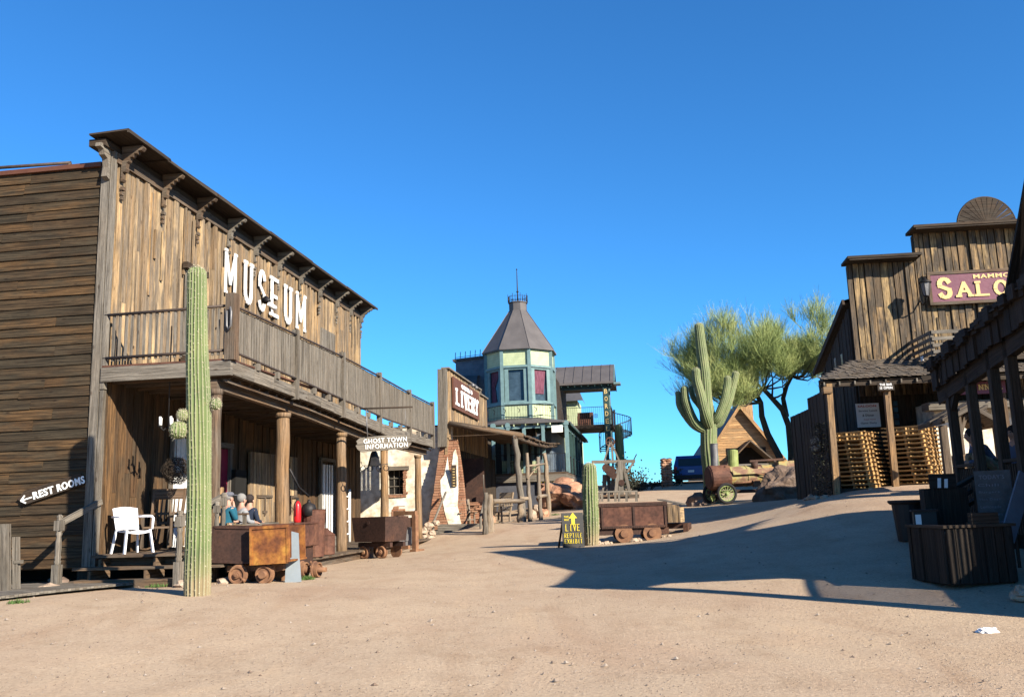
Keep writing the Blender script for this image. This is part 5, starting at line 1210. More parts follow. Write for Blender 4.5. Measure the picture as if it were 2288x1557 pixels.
# skirt roof round the turret and along the street
def skirt():
    mb=MB(); path=[V((TX-TR-1.3,4.5,0)),V((TX-TR-1.15,2.3,0)),V((TX-1.2,.15,0)),V((TX+.6,-.2,0)),V((-.05,-.15,0)),V((.3,.3,0)),V((.3,14,0))]
    inn=[V((TX-TR-.1,4.5,0)),V((TX-TR-.05,2.4,0)),V((TX-.8,TY-TR,0)),V((TX+.5,TY-TR-.03,0)),V((-1.4,1.0,0)),V((-1.0,1.9,0)),V((-1.0,14,0))]
    for i in range(len(path)-1):
        a,b=path[i],path[i+1];c,d=inn[i+1],inn[i]
        P=[a+V((0,0,ev-.12)),b+V((0,0,ev-.12)),c+V((0,0,ev+.22)),d+V((0,0,ev+.22))]
        mb.quad(P); mb.quad([p-V((0,0,.07)) for p in P[::-1]]); mb.quad([a+V((0,0,ev-.19)),b+V((0,0,ev-.19)),b+V((0,0,ev-.12)),a+V((0,0,ev-.12))])
    mb.build('skirt_roof','rooftin',bor)
    br=MB(); lf=MB()
    for i in range(len(path)-1):
        a,b=path[i],path[i+1]; L_=(b-a).length; m=int(L_/.55)
        for k in range(m+1):
            p=a.lerp(b,k/max(m,1)); q=inn[i].lerp(inn[i+1],k/max(m,1)); dd=(q-p).normalized()
            br=MB(); br.obox(p+dd*.12+V((0,0,ev-.25)),dd*.3,dd.cross(V((0,0,1)))*.05,V((0,0,.1))); br.build('rafter_tail','limeclap' if i<4 else 'dkgreen',bor)  # street-side tails coloured dark in place of shade
    # rail above skirt
    r=MB(); 
    for i in range(len(path)-2 if False else 5):
        a=inn[i].lerp(path[i],.35);b=inn[i+1].lerp(path[i+1],.35); L_=(b-a).length; m=int(L_/.14)
        r.beam(a+V((0,0,ev+.85)),b+V((0,0,ev+.85)),.03,.03); r.beam(a+V((0,0,ev+.25)),b+V((0,0,ev+.25)),.02,.02)
        for k in range(m): p=a.lerp(b,k/m); r.beam(p+V((0,0,ev+.1)),p+V((0,0,ev+.85)),.012,.012)
        for k in range(int(L_/.6)): p=a.lerp(b,(k+.5)/int(L_/.6)); r.tube([p+V((0,0,ev+.45)),p+V((.05,0,ev+.62)),p+V((-.05,0,ev+.7))],.02,5)
    r.build('iron_railing','iron',bor)
skirt()
# lower storey: walls, posts, deck
LX0=TX-TR-.9
mb=MB(); mb.box(LX0,-2.0,2.2,14,dk,ev+.2); mb.build('lower_wall','wd',bor)  # dark wood colour stands in for shade deep in the porch
mb=MB()
mb.box(LX0-.2,0,-.05,14,dk-.12,dk); mb.build('porch_deck','wb',bor)
mb=MB(); mb.beam((LX0-.2,-.02,dk-.28),(.05,-.02,dk-.28),.08,.32); mb.beam((.0,.04,dk-.28),(.0,14,dk-.28),.08,.32); mb.build('deck_fascia','wg',bor)
x1=bp(1243,1100,y=.1).x
mb=MB(); mb.box(LX0-2,x1,.12,1.4,gnd-1,dkb+.1); mb.build('stucco_wall','stucco',bor)
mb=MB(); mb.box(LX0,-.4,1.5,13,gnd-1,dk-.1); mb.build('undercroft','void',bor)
for i,(px,y) in enumerate(((1103,.05),(1136,.05),(1172,.05),(1215,.05),(1267,.08))):
    x=bp(px,1000,y=y).x; mb=MB(); mb.box(x-.08,x+.08,y-.08,y+.08,dk,ev-.1); mb.box(x-.12,x+.12,y-.1,y+.1,ev-.32,ev-.15); mb.build('porch_post','teal',bor)
for y in (1.9,3.8,5.8,7.8,9.8,11.8): mb=MB(); mb.box(-.08,.08,y-.08,y+.08,dk,ev-.1); mb.build('porch_post','teal' if y<2 else 'dkgreen',bor)  # posts farther back coloured darker in place of porch shade
for y in (.5,1.6,3.2,5): mb=MB(); mb.box(-.2,-.04,y-.08,y+.08,gnd-.2,dk-.4); mb.build('deck_support','wg',bor)
mb=MB(); mb.beam((LX0,.05,ev-.35),(0,.05,ev-.35),.07,.14); mb.beam((0,.05,ev-.35),(0,13,ev-.35),.07,.14); mb.build('porch_lintel','teal',bor)
# lower bay: lime panels + windows behind railing
for i,(pa,pb) in enumerate(((1122,1148),(1158,1180),(1190,1206))):
    a=bp(pa,1045,y=.7).x;b_=bp(pb,1045,y=.7).x; zt_=bp(pa,1030,y=.7).z
    mb=MB(); mb.quad([(a,.7,dk),(b_,.7,dk),(b_,.7,zt_),(a,.7,zt_)],.5,uvs=[(0,0),(b_-a,0),(b_-a,zt_-dk),(0,zt_-dk)]); mb.box(a,b_,.705,.8,dk,zt_); mb.build('bay_panel','limeclap',bor)
    wz=bp(pa,980,y=.75).z; mb=MB(); mb.box(a+.08,b_-.08,.78,.82,zt_,wz); w=mb.build('window','glassb',bor)
    mb=MB(); mb.box(a-.02,a+.1,.7,.84,zt_,wz+.1); mb.box(b_-.1,b_+.02,.7,.84,zt_,wz+.1); mb.box(a+.1,b_-.1,.7,.84,wz,wz+.1); mb.build('frame','teal',w)
def irail(a,b,z,h,name='iron_railing',sp=.12,mat='iron'):
    mb=MB(); a=V(a);b=V(b); L_=(b-a).length; n=int(L_/sp); zz=V((0,0,1))
    mb.beam(a+zz*(z+h),b+zz*(z+h),.04,.03); mb.beam(a+zz*(z+.08),b+zz*(z+.08),.03,.02)
    for k in range(n+1): p=a.lerp(b,k/n); mb.beam(p+zz*z,p+zz*(z+h),.014,.014)
    m=max(1,int(L_/1.5))
    for k in range(m):
        p=a.lerp(b,(k+.5)/m)+zz*(z+h*.5); d=(b-a).normalized()
        for r_ in (.12,.06): mb.tube([p+d*r_*math.cos(t*.7)+zz*r_*math.sin(t*.7) for t in range(10)],.012,4)
    mb.build(name,mat,bor)
irail((LX0,.0,0),(0,.0,0),dk,.9); irail((0,.05,0),(0,13.5,0),dk,.9)
# lit white box sign
bx_=bp(1245,958,y=-.2); mb=MB(); mb.box(bx_.x-.27,bx_.x+.27,-.26,-.18,bx_.z-.17,bx_.z+.17); mb.build('light_box','lamp',bor)
# upper left shingle wing
a=bp(1020,900,y=5.5); b_=bp(1086,900,y=5.5); zu=bp(1050,800,y=5.5).z
mb=MB(); 
X_0=a.x-.0; X_1=TX
mb.quad([(X_0,5.5,dk),(X_1,5.5,dk),(X_1,5.5,zu+.15),(X_0,5.5,zu-.15)],.5,uvs=[(0,0),(X_1-X_0,0),(X_1-X_0,zu-dk),(0,zu-dk)]); mb.quad([(X_0,14,dk),(X_0,5.5,dk),(X_0,5.5,zu-.15),(X_0,14,zu-.15)],.5,uvs=[(0,0),(8,0),(8,zu-dk),(0,zu-dk)])
mb.box(X_0+.01,-1.2,5.52,14,dk,zu-.2); mb.build('shingle_wing','blueshingle',bor)
mb=MB(); mb.obox(((X_0+X_1)/2,9.5,zu+.05),(X_1-X_0+.3,0,.3),(0,8.3,0),(0,0,.12)); mb.build('wing_roof','greytin',bor)
mb=MB(); n=14
for k in range(n): x=X_0+(X_1-X_0)*k/n; z=zu-.1+.3*k/n; mb.tube([(x,5.4,z),(x+.03,5.4,z+.45)],.02,4); 
mb.beam((X_0,5.4,zu+.05),(X_1,5.4,zu+.35),.025,.025); mb.build('roof_cresting','iron',bor)
aw=bp(1030,842,y=5.0); mb=MB()
for k in range(8):
    t0=math.pi/2*k/8;t1=math.pi/2*(k+1)/8; 
    mb.quad([(aw.x-.7,5.5-1.1*math.sin(t0),aw.z-.6+.7*math.cos(t0)),(aw.x+1.0,5.5-1.1*math.sin(t0),aw.z-.6+.7*math.cos(t0)),(aw.x+1.0,5.5-1.1*math.sin(t1),aw.z-.6+.7*math.cos(t1)),(aw.x-.7,5.5-1.1*math.sin(t1),aw.z-.6+.7*math.cos(t1))][::-1])
mb.box(aw.x-.7,aw.x+1.0,4.4,4.44,aw.z-.75,aw.z-.6); 
mb.build('hood_awning','greytin',bor)
# upper main body behind turret + upper deck with roof
mb=MB(); x2=bp(1243,900,y=6).x; mb.quad([(TX,5.2,ev),(x2,5.2,ev),(x2,5.2,zW0+2.9),(TX,5.2,zW0+2.9)],.5,uvs=[(0,0),(3,0),(3,3),(0,3)]); mb.box(TX,x2-.01,5.22,13,ev,zW0+2.9); mb.build('upper_wall','wd',bor)
UY=9.0; UY2=12.5
xr=bp(1372,830,y=UY).x; zr=bp(1300,818,y=(UY+UY2)/2).z; ze=bp(1300,855,y=UY-.3).z; xl=bp(1238,830,y=UY).x
mb=MB(); Ym=(UY+UY2)/2
for (ya,yb,za,zb_) in ((UY-.4,Ym,ze,zr),(UY2+.4,Ym,ze,zr)):
    mb.quad([(xl-1,ya,za),(xr,ya,za),(xr,yb,zb_),(xl-1,yb,zb_)]); mb.quad([(xl-1,ya,za-.08),(xl-1,yb,zb_-.08),(xr,yb,zb_-.08),(xr,ya,za-.08)]); mb.quad([(xr,ya,za-.08),(xr,yb,zb_-.08),(xr,yb,zb_),(xr,ya,za)]) 
mb.box(xl-1,xr,UY-.42,UY-.38,ze-.12,ze+.01)
rf=mb.build('upper_roof','rooftin',bor); mb=MB()
x=xl-.5
while x<xr: mb.beam((x,UY-.4,ze+.02),(x,Ym,zr+.02),.03,.035); x+=.55
mb.build('seam','rooftin',rf)
mb=MB(); mb.beam((xr-.02,UY-.4,ze-.06),(xr-.02,Ym,zr-.06),.05,.14);mb.beam((xr-.02,UY2+.4,ze-.06),(xr-.02,Ym,zr-.06),.05,.14); mb.box(xr-.05,xr+.35,UY-.5,UY+.5,ze-.2,ze-.08); mb.build('gable_trim','teal',bor)
mb=MB(); mb.box(xl-1,xr-.2,UY-.02,UY+.1,ze-.38,ze-.13); 
for k in range(9): x=xl+(xr-xl)*k/9; mb.box(x,x+.05,UY-.35,UY,ze-.24,ze-.14)
mb.build('roof_beam','dkgreen',bor)
mb=MB(); zd=bp(1300,950,y=UY).z; mb.box(xl-2.2,xr-.2,UY-.1,UY2,zd-.22,zd); mb.build('upper_deck','wd',bor)
def irail2(a,b,z,h): irail(a,b,z,h)
irail((xl-.2,UY-.05,0),(xr-.35,UY-.05,0),zd,1.05); irail((xr-.3,UY-.05,0),(xr-.3,UY2,0),zd,1.05)
xp=bp(1353,930,y=UY).x; zpb=g(*FB.w(xp,UY,0).xy)
mb=MB(); mb.box(xp-.1,xp+.1,UY-.05,UY+.15,zpb-.2,ze-.1); mb.build('deck_post','dkgreen',bor)
xq=bp(1364,930,y=UY+1).x; mb=MB(); mb.box(xq-.06,xq+.06,UY+.9,UY+1.05,zpb-.2,ze-.1); mb.build('deck_post','teal',bor)
# back wing gable
gx0=bp(1240,900,y=16).x; gx1=bp(1303,900,y=16).x; gz1=bp(1290,868,y=16).z; gz0=bp(1290,893,y=16).z
mb=MB(); mb.quad([(gx0-1,15.6,gz0-.1),(gx1,15.6,gz0-.1),(gx1-.3,17,gz1),(gx0-1,17,gz1)]); mb.quad([(gx1,15.6,gz0-.1),(gx1,18.4,gz0-.1),(gx1-.3,17,gz1)]); mb.build('rear_roof','greytin',bor)
mb=MB(); xe=gx1-.4; mb.quad([(gx0-1,16,dk),(xe,16,dk),(xe,16,gz0),(gx0-1,16,gz0)],.5,uvs=[(0,0),(4,0),(4,4),(0,4)]); mb.box(gx0-1,xe-.01,16.02,20,dk,gz0); mb.build('rear_wall','limeclap',bor)
# lounge bench on the upper deck (maroon)
mb=MB(); a=bp(1290,935,y=UY+.6); b_=bp(1325,935,y=UY+.6); q=FB.w((a.x+b_.x)/2,UY+.7,zd)
w_=b_.x-a.x; mb.box(-w_/2,w_/2,-.25,.35,.0,.4); mb.box(-w_/2,w_/2,.25,.4,.4,.85); mb.box(-w_/2,-w_/2+.1,-.25,.35,.4,.6); mb.box(w_/2-.1,w_/2,-.25,.35,.4,.6)
o=mb.build('maroon_bench','rust'); o.location=q; o.rotation_euler=(0,0,RZ); tag(o,'maroon bench on the upper deck of the green turret building','bench')
# vertical BORDELLO sign
sb=bp(1353,865,y=UY-.1); se=bp(1353,1000,y=UY-.1)
vs=root('bordello_sign',FB.w(sb.x,UY-.12,se.z),RZ,'tall narrow dark sign board with the letters BORDELLO stacked vertically on the deck post','sign')
Hs=sb.z-se.z; mb=MB(); mb.box(-.17,.17,-.05,0,0,Hs); mb.build('board','dkgreen',vs)
mb=MB()
for i,ch in enumerate('BORDELLO'): put_text(mb,ch,(-.09,-.05,Hs-(i+1)*Hs/8.1+.05),(1,0,0),(0,0,1),.18,Hs/8*.62,(0,-1,0),.01,.01)
mb.build('lettering','cream',vs)
# spiral staircase
scx=bp(1374,950,y=UY+1.6).x; SCY=UY+1.6; sr=1.0
ss=root('spiral_staircase',FB.w(scx,SCY,g(*FB.w(scx,SCY,0).xy)),RZ,'black iron spiral staircase descending from the upper deck beside the BORDELLO sign','staircase')
zs0=0; zs1=zd-ss.location.z; 
mb=MB(); mb.tube([(0,0,-.2),(0,0,zs1+1)],.06,8); mb.build('column','iron',ss)
mbt=MB(); rl=[]; rl2=[]; nst=16; mbb=MB()
zlow=W(1390,1010,FB.w(scx,SCY,0).y).z-ss.location.z
for i in range(nst+1):
    t=i/nst; an_=math.radians(100+ (-300)*t); z=zs1+(zlow-zs1)*t*1.0
    d=V((math.cos(an_),math.sin(an_),0)); s_=V((-d.y,d.x,0))
    if i<nst: mbt.prism([(.05,-.05),(sr,-.17),(sr,.17),(.05,.05)],(0,0,.04),V((0,0,z)),d,s_)
    rl.append(d*sr+V((0,0,z+.95))); rl2.append(d*sr+V((0,0,z+.05)))
    for j in range(2):
        t2=(i+j*.5)/nst
        if t2<=1: 
            a2=math.radians(100-300*t2); dd=V((math.cos(a2),math.sin(a2),0))*sr; z2=zs1+(zlow-zs1)*t2; mbb.tube([dd+V((0,0,z2)),dd+V((0,0,z2+.95))],.014,4)
mbt.build('tread','iron',ss); mbb.tube(rl,.03,6); mbb.tube(rl2,.03,6); mbb.build('railing','iron',ss)
# yellow-lettered sign on the stucco wall
ys0=bp(1205,1063,y=0); ys1=bp(1250,1100,y=0)
yr=root('reptile_wall_sign',FB.w(bp(1203,1098,y=.05).x,.05,bp(1205,1101,y=.05).z),RZ,'dark sign with rows of yellow reptile exhibit lettering on the slate wall behind the gate','sign')
SWd=bp(1250,1080,y=.05).x-bp(1204,1080,y=.05).x; SHt=bp(1205,1058,y=.05).z-bp(1205,1101,y=.05).z
mb=MB(); mb.box(-.05,SWd+.1,-.04,.03,-.03,SHt+.05); mb.build('board','wd',yr); mb=MB()
put_text(mb,'FASCINATING',(0.02,-.041,SHt*.84),(1,0,0),(0,0,1),SWd*.85,SHt*.11,(0,-1,0),.01,.05)
slab(mb,'REPTILE',(0,-.041,SHt*.5),(1,0,0),(0,0,1),SWd,SHt*.3,(0,-1,0),t=.24,th=.01); slab(mb,'EXHIBIT',(0,-.041,SHt*.22),(1,0,0),(0,0,1),SWd,SHt*.2,(0,-1,0),t=.2,th=.01)
put_text(mb,'LIVE SNAKES',(0,-.041,SHt*.04),(1,0,0),(0,0,1),SWd*.8,SHt*.1,(0,-1,0),.01,.05); mb.build('lettering','yellow',yr)
# big red rocks
for i,(px,py,D,r_,m_,lab) in enumerate(((1262,1112,40.5,(1.1,.8,.62),'redrock','long angular red sandstone boulder in front of the deck supports'),(1300,1118,39.5,(.65,.5,.45),'redrock','smaller pinkish sandstone boulder beside the long red one'),(1268,1094,42.0,(.7,.6,.40),'redrock','flat topped pale red rock leaning behind the long red boulder'))):
    q=W(px,py,D); mb=MB(); mb.blob(q,r_,3,.8,1.1,seed=101+i); one('sandstone_boulder',mb,m_,lab,'boulder',loc=q)
# ================================================================ REPTILE A-FRAME SIGN
Dr=22.0; r0=W(1258,1223,Dr)
rp=root('reptile_sign',r0,0,'black board with yellow LIVE REPTILE EXHIBIT lettering and arrow, leaning by the short cactus','sign')
u=(W(1306,1221,Dr+.15)-r0); wS=u.length; u.normalize(); vv=(W(1257,1146,Dr+.05)-r0); hS=vv.length; vv=(vv-u*vv.dot(u)).normalized(); nn=u.cross(vv)
mb=MB(); mb.obox(u*wS/2+vv*hS/2,u*wS,vv*hS,nn*.03); mb.build('board','black',rp)
mb=MB(); mb.beam(u*wS*.1+vv*hS*.9-nn*.02,u*wS*.1-nn*.5,.04,.04); mb.beam(u*wS*.9+vv*hS*.9-nn*.02,u*wS*.9-nn*.5,.04,.04); mb.build('back_leg','wd',rp)
mb=MB(); o_=nn*.016
slab(mb,'LIVE',o_+u*wS*.12+vv*hS*.47,u,vv,wS*.72,hS*.2,nn,t=.2,th=.006); slab(mb,'REPTILE',o_+u*wS*.06+vv*hS*.28,u,vv,wS*.86,hS*.13,nn,t=.19,th=.006); slab(mb,'EXHIBIT',o_+u*wS*.06+vv*hS*.11,u,vv,wS*.86,hS*.13,nn,t=.19,th=.006)
put_text(mb,'THIS',o_+u*wS*.1+vv*hS*.86,u,vv,wS*.22,hS*.06,nn,.006,.04); put_text(mb,'WAY',o_+u*wS*.1+vv*hS*.77,u,vv,wS*.24,hS*.06,nn,.006,.04)
mb.prism([(-.11,0),(-.045,0),(-.045,-.16),(.045,-.16),(.045,0),(.11,0),(0,.14)],nn*.006,o_+u*wS*.52+vv*hS*.84,u,vv); mb.build('lettering','yellow',rp)
# ================================================================ CENTRAL ORE CAR
Dc=23.2; oc=W(1423,1206,Dc); oc.z=g(oc.x,oc.y)
OC=root('ore_cart',oc,math.radians(-2),'long red-brown riveted ore car on four wheels in the middle of the street','ore cart','old mining carts')
lx=(1488-1352)/1984*Dc; zb_=.42; h_=.72
def oz(px,py): p=W(px,py,Dc-.4)-oc; return p.x,p.z
bx0,bz0=oz(1352,1182); bx1,bz1=oz(1488,1176); tz=oz(1420,1122)[1]
x0,x1=oz(1345,1150)[0],oz(1489,1150)[0]; zb_=bz0*.5+bz1*.5
mb=MB(); 
for (a,b,c,d,e,f) in ((x0,x1,-.45,-.42,zb_,tz),(x0,x1,.52,.55,zb_,tz),(x1-.03,x1,-.42,.52,zb_,tz)): mb.box(a,b,c,d,e,f)
mb.prism([(-.42,zb_),(-.42,tz),(.52,tz),(.52,zb_)],(.03,0,0),(x0,0,0),(0,1,0),(0,0,1)); mb.box(x0,x1,-.42,.52,zb_,zb_+.03)
mb.prism([(0,zb_+.1),(-.2,zb_+.35),(-.2,tz),(0,tz)],(0,-.94,0),(x0,.5,0),(1,0,0),(0,0,1))
mb.build('bin','rust',OC)
mb=MB(); mb.box(x0-.22,x1+.04,-.47,-.425,tz-.09,tz-.01); mb.box(x0-.22,x1+.04,.5,.57,tz-.09,tz); 
for x in (x0+.02,(x0+x1)/2,x1-.02): mb.box(x-.025,x+.025,-.475,-.45,zb_,tz-.1)
mb.box(x0,x1,-.47,-.44,zb_,zb_+.06)
for k in range(28): 
    x=x0+.03+(x1-x0-.06)*k/27; mb.blob((x,-.472,zb_+.03),.011,1,0); mb.blob((x,-.475,tz-.05),.011,1,0)
mb.build('rim_straps','rustdark',OC)
mb=MB(); mb.box(x0-.1,x1+.05,-.40,-.3,zb_-.16,zb_-.01); mb.box(x0-.1,x1+.05,.3,.4,zb_-.16,zb_-.01); mb.box(x0-.45,x0-.1,-.1,.1,zb_-.2,zb_-.08); mb.box(x0-.5,x0-.42,-.25,.25,zb_-.28,zb_-.1); mb.build('chassis','rustdark',OC)
wr=.2
for x in (oz(1396,1200)[0],oz(1459,1200)[0]):
    for y in (-.42,.42):
        w=wheel('wheel',OC,(x,y,wr),wr,.09,(0,-1 if y>0 else 1,0)); 
        if y<0: mb=MB(); mb.tube([(x,y-.05,wr),(x,y-.10,wr)],[.1,.09],14); mb.build('hub','rustwheel',w)
for i,(px,py,s) in enumerate(((1336,1213,.09),(1356,1216,.07),(1345,1210,.06),(1418,1208,.1),(1430,1204,.08),(1425,1212,.07),(1440,1210,.06),(1365,1213,.05),(1410,1213,.05),(1482,1203,.05),(1495,1199,.05))):
    q=W(px,py,Dc-.35); q.z=g(q.x,q.y)+s*.3; mb=MB(); mb.blob(q,(s*1.2,s,s*.8),2,.5,1.5,seed=120+i); one('stone',mb,'rock','pale stone lying by the wheels of the long red-brown ore car','stone','stones under the long ore car',loc=q)
# small wooden coupled box at its right end
wc=W(1503,1192,Dc+.3); wc.z=g(wc.x,wc.y)
WB=root('wooden_sluice_box',wc,math.radians(-20),'small wooden box with sloped lid at the right end of the long ore car','box')
mb=MB(); vboards(mb,(-.22,-.3,0),(1,0,0),(0,-1,0),.5,.28,lambda s:.82-.12*s/.5,w=.14,th=.02); mb.box(-.22,.28,-.28,.3,.28,.66); mb.build('case','wf',WB)
mb=MB(); mb.obox((.03,0,.80),(.62,0,-.14),(0,.72,0),(0,0,.03)); mb.build('lid','wg',WB)
mb=MB(); mb.box(-.3,.45,-.12,.12,.12,.26); mb.box(.33,.45,-.3,-.1,.02,.25);mb.box(.33,.45,.1,.3,.02,.25); mb.build('coupler','rustdark',WB)
# ================================================================ WOODEN HEADFRAME
Dh=29.; hb=G(1380,Dh); HF=root('wooden_headframe',hb,0,'weathered timber mining headframe with pulley wheel on top, behind the ore car','headframe')
def hp(px,py,d=0): return W(px,py,Dh+d)-hb
def hbeam(a,b,w,nm='strut',mat='wg'):
    mb=MB(); mb.beam(a,b,w,w*.8,up=(0,1,0)); mb.build(nm,mat,HF)
hbeam(hp(1322,1032),hp(1419,1030),.1,'cross_beam'); hbeam(hp(1350,1031,.5),hp(1400,1030,.5),.08,'cross_beam')
for a,b,w in (((1388,1108,0),(1385,1030,0),.16),((1376,1100,-.1),(1381,1045,0),.1),((1365,1108,.2),(1373,1047,.1),.11),((1408,1106,.1),(1391,1030,0),.1),((1350,1106,.3),(1351,1060,.3),.13),((1361,1095,.4),(1357,1050,.4),.09),((1352,1034,0),(1371,1056,0),.07),((1416,1032,0),(1401,1055,0),.07),((1364,985,.1),(1350,1030,.1),.05),((1364,985,.1),(1384,1030,.1),.05),((1366,990,.4),(1369,1028,.4),.05)):
    hbeam(hp(a[0],a[1],a[2]),hp(b[0],b[1],b[2]),w,'post' if w>.09 else 'brace')
mb=MB(); c=hp(1363,987,.1); mb.tube([c+V((0.14*math.cos(t*math.pi/8),0,.14*math.sin(t*math.pi/8))) for t in range(17)],.022,6,cap=False); mb.beam(c-V((.13,0,0)),c+V((.13,0,0)),.02,.02); mb.beam(c-V((0,0,.13)),c+V((0,0,.13)),.02,.02); mb.build('pulley_wheel','rust',HF)
for px,py,s in ((1364,1052,.17),(1370,1062,.12),(1389,1078,.1),(1354,1045,.13)): mb=MB(); mb.tube([hp(px,py,-.1),hp(px,py,.1)],[s,s],12,sm=False); mb.build('gear','rustdark',HF)
# low frame fence beneath
lf=root('low_timber_frame',W(1370,1112,Dh-1.5),0,'low grey timber frame of short uprights behind the long ore car','frame'); lo=lf.location
for px in (1338,1345,1360,1375,1383,1400,1422): mb=MB(); mb.beam(W(px,1120,Dh-1.5)-lo,W(px,1098,Dh-1.5)-lo,.07,.05,up=(0,1,0)); mb.build('upright','wg',lf)
mb=MB(); mb.beam(W(1336,1099,Dh-1.5)-lo,W(1424,1097,Dh-1.5)-lo,.06,.05); mb.build('top_rail','wg',lf)
mb=MB(); mb.beam(W(1340,1110,Dh-1.2)-lo,W(1428,1108,Dh-1.2)-lo,.09,.12); mb.build('beam','wb',lf)
# ================================================================ STEAM ENGINE
De=33.; eb=W(1655,1123,De); eb.z=g(eb.x,eb.y); E_=root('steam_tractor',eb,0,'old steam traction engine with rusty yellow-green boiler and spoked rubber-tyred wheels','steam tractor')
def ep(px,py,d=0): return W(px,py,De+d)-eb
a=ep(1582,1068,-.15); m_=ep(1660,1063,0); c=ep(1752,1058,.25); 
mb=MB(); d=(c-a).normalized(); mb.tube([a,a+d*.05],[.40,.43],24,sm=False); mb.tube([a+d*.05,a+d*.75],[.45,.45],24,sm=False); 
mb.tube([a-d*.01,a],[.3,.33],20,sm=False);mb.build('smokebox','rust',E_)
mb=MB(); mb.tube([a+d*.75,c-d*.35],[.38,.37],24,sm=False)
for s in (.76,1.4,2.0): mb.tube([a+d*s,a+d*(s+.05)],[.395,.395],24,sm=False)
mb.build('boiler','engine',E_)
mb=MB(); mb.obox(c+V((0,0,-.05)),d*.75,V((-d.y,d.x,0))*.9,V((0,0,1.0))); mb.obox(m_+V((.35,-.40,.15)),d*1.7,V((0,.03,0)),V((-.05,0,.18))); mb.build('firebox','engine',E_)
mb=MB(); t=ep(1595,991,-.1); q=ep(1597,1052,-.1); mb.tube([q+V((0,0,-.1)),t],[.145,.135],18,sm=False); mb.tube([t-V((0,0,.02)),t],[.155,.155],18,sm=False); mb.build('chimney','steel',E_)
mb=MB(); t=ep(1637,1006,.1); q=ep(1639,1050,.1); mb.tube([q+V((0,0,-.1)),t],[.19,.19],16,sm=False); mb.tube([t,t+V((0,0,.03))],[.17,.1],16); mb.build('steam_dome','lime',E_)
mb=MB(); p=ep(1675,1030,-.1); q=ep(1755,1025,.1); mb.beam(p,q,.07,.07); mb.tube([ep(1685,1032,-.15),ep(1688,1052,-.15)],[.14,.1],10); mb.build('cylinder_rods','rustdark',E_)
mb=MB(); mb.obox(ep(1625,1046,-.3),(.16,0,0),(0,.14,0),(0,0,.18)); mb.obox(ep(1636,1055,-.35),(.3,0,.02),(0,.1,0),(0,0,.06)); mb.tube([ep(1640,1050,-.42),ep(1720,1062,-.35)],.02,6); mb.obox(ep(1690,1080,-.35),(.25,0,0),(0,.2,0),(0,0,.25)); mb.tube([ep(1640,1080,-.4),ep(1685,1075,-.35)],.04,6); mb.build('fittings','rustwheel',E_)
mb=MB(); mb.beam(ep(1580,1100,0),ep(1700,1096,0),.1,.12); mb.beam(ep(1600,1085,0),ep(1602,1106,-.2),.12,.12); mb.beam(ep(1580,1108,.5),ep(1622,1108,-.45),.09,.09); mb.build('chassis','rustdark',E_)
def spoked(par,c,rad,mat_r='greenpaint',n=14,tire=.09,ax=V((0.12,-1,0)),nm='wheel'):
    ax=ax.normalized(); u=ax.cross(V((0,0,1))).normalized(); v=V((0,0,1))
    ty=MB(); ty.tube([c+u*math.cos(2*math.pi*k/24)*(rad-tire*.6)+v*math.sin(2*math.pi*k/24)*(rad-tire*.6) for k in range(25)],tire*.62,8,cap=False); w=ty.build(nm,'rubber',par)
    rm=MB(); ri_=rad-tire*1.25
    rm.tube([c+u*math.cos(2*math.pi*k/24)*ri_+v*math.sin(2*math.pi*k/24)*ri_ for k in range(25)],.02,6,cap=False); rm.tube([c-ax*.05,c+ax*.09],[.06,.045],10); rm.build('rim',mat_r,w)
    sp=MB()
    for k in range(n): t=2*math.pi*k/n; sp.beam(c+ax*.02,c+u*math.cos(t)*ri_+v*math.sin(t)*ri_,.018,.018)
    sp.build('spokes',mat_r,w)
c1=ep(1624,1102,-.55); spoked(E_,c1,.38); c2=ep(1588,1103,.3); spoked(E_,c2,.36,ax=V((.5,-1,0)))
spoked(E_,ep(1735,1100,.55),.36); 
w3=ep(1594,1121,-.2); mb=MB(); spoked(E_,ep(1592,1108,.0),.24,n=10,tire=.03,ax=V((.9,-.6,.3)))
mb=MB(); mb.tube([ep(1778,1040,0),ep(1778,1000,0)],.02,6); mb.tube([ep(1779,1030,0)+V((.15*math.cos(t*.6),0,.15*math.sin(t*.6))) for t in range(12)],.015,5,cap=False); mb.build('steering_post','iron',E_)
# boulder and red rock by the engine
q=W(1752,1098,31.6); q.z=g(q.x,q.y)+.28; mb=MB(); mb.blob(q,(.92,.6,.78),4,.55,1.1,seed=140); one('boulder',mb,'boulder','large brown rounded boulder in front of the right end of the steam engine','boulder',loc=q)
q=W(1558,1115,33.4); q.z=g(q.x,q.y)+.12; mb=MB(); mb.blob(q,(.36,.3,.34),3,.5,1.3,seed=141); one('boulder',mb,'boulder','small dark red rock left of the steam engine wheels','boulder',loc=q)
# ================================================================ VAN
Dv=50.; vb=W(1546,1079,Dv); vb.z=g(vb.x,vb.y); VN=root('blue_van',vb,math.radians(-14),'bright blue van seen from behind, parked on the rise left of the many-armed saguaro','van')
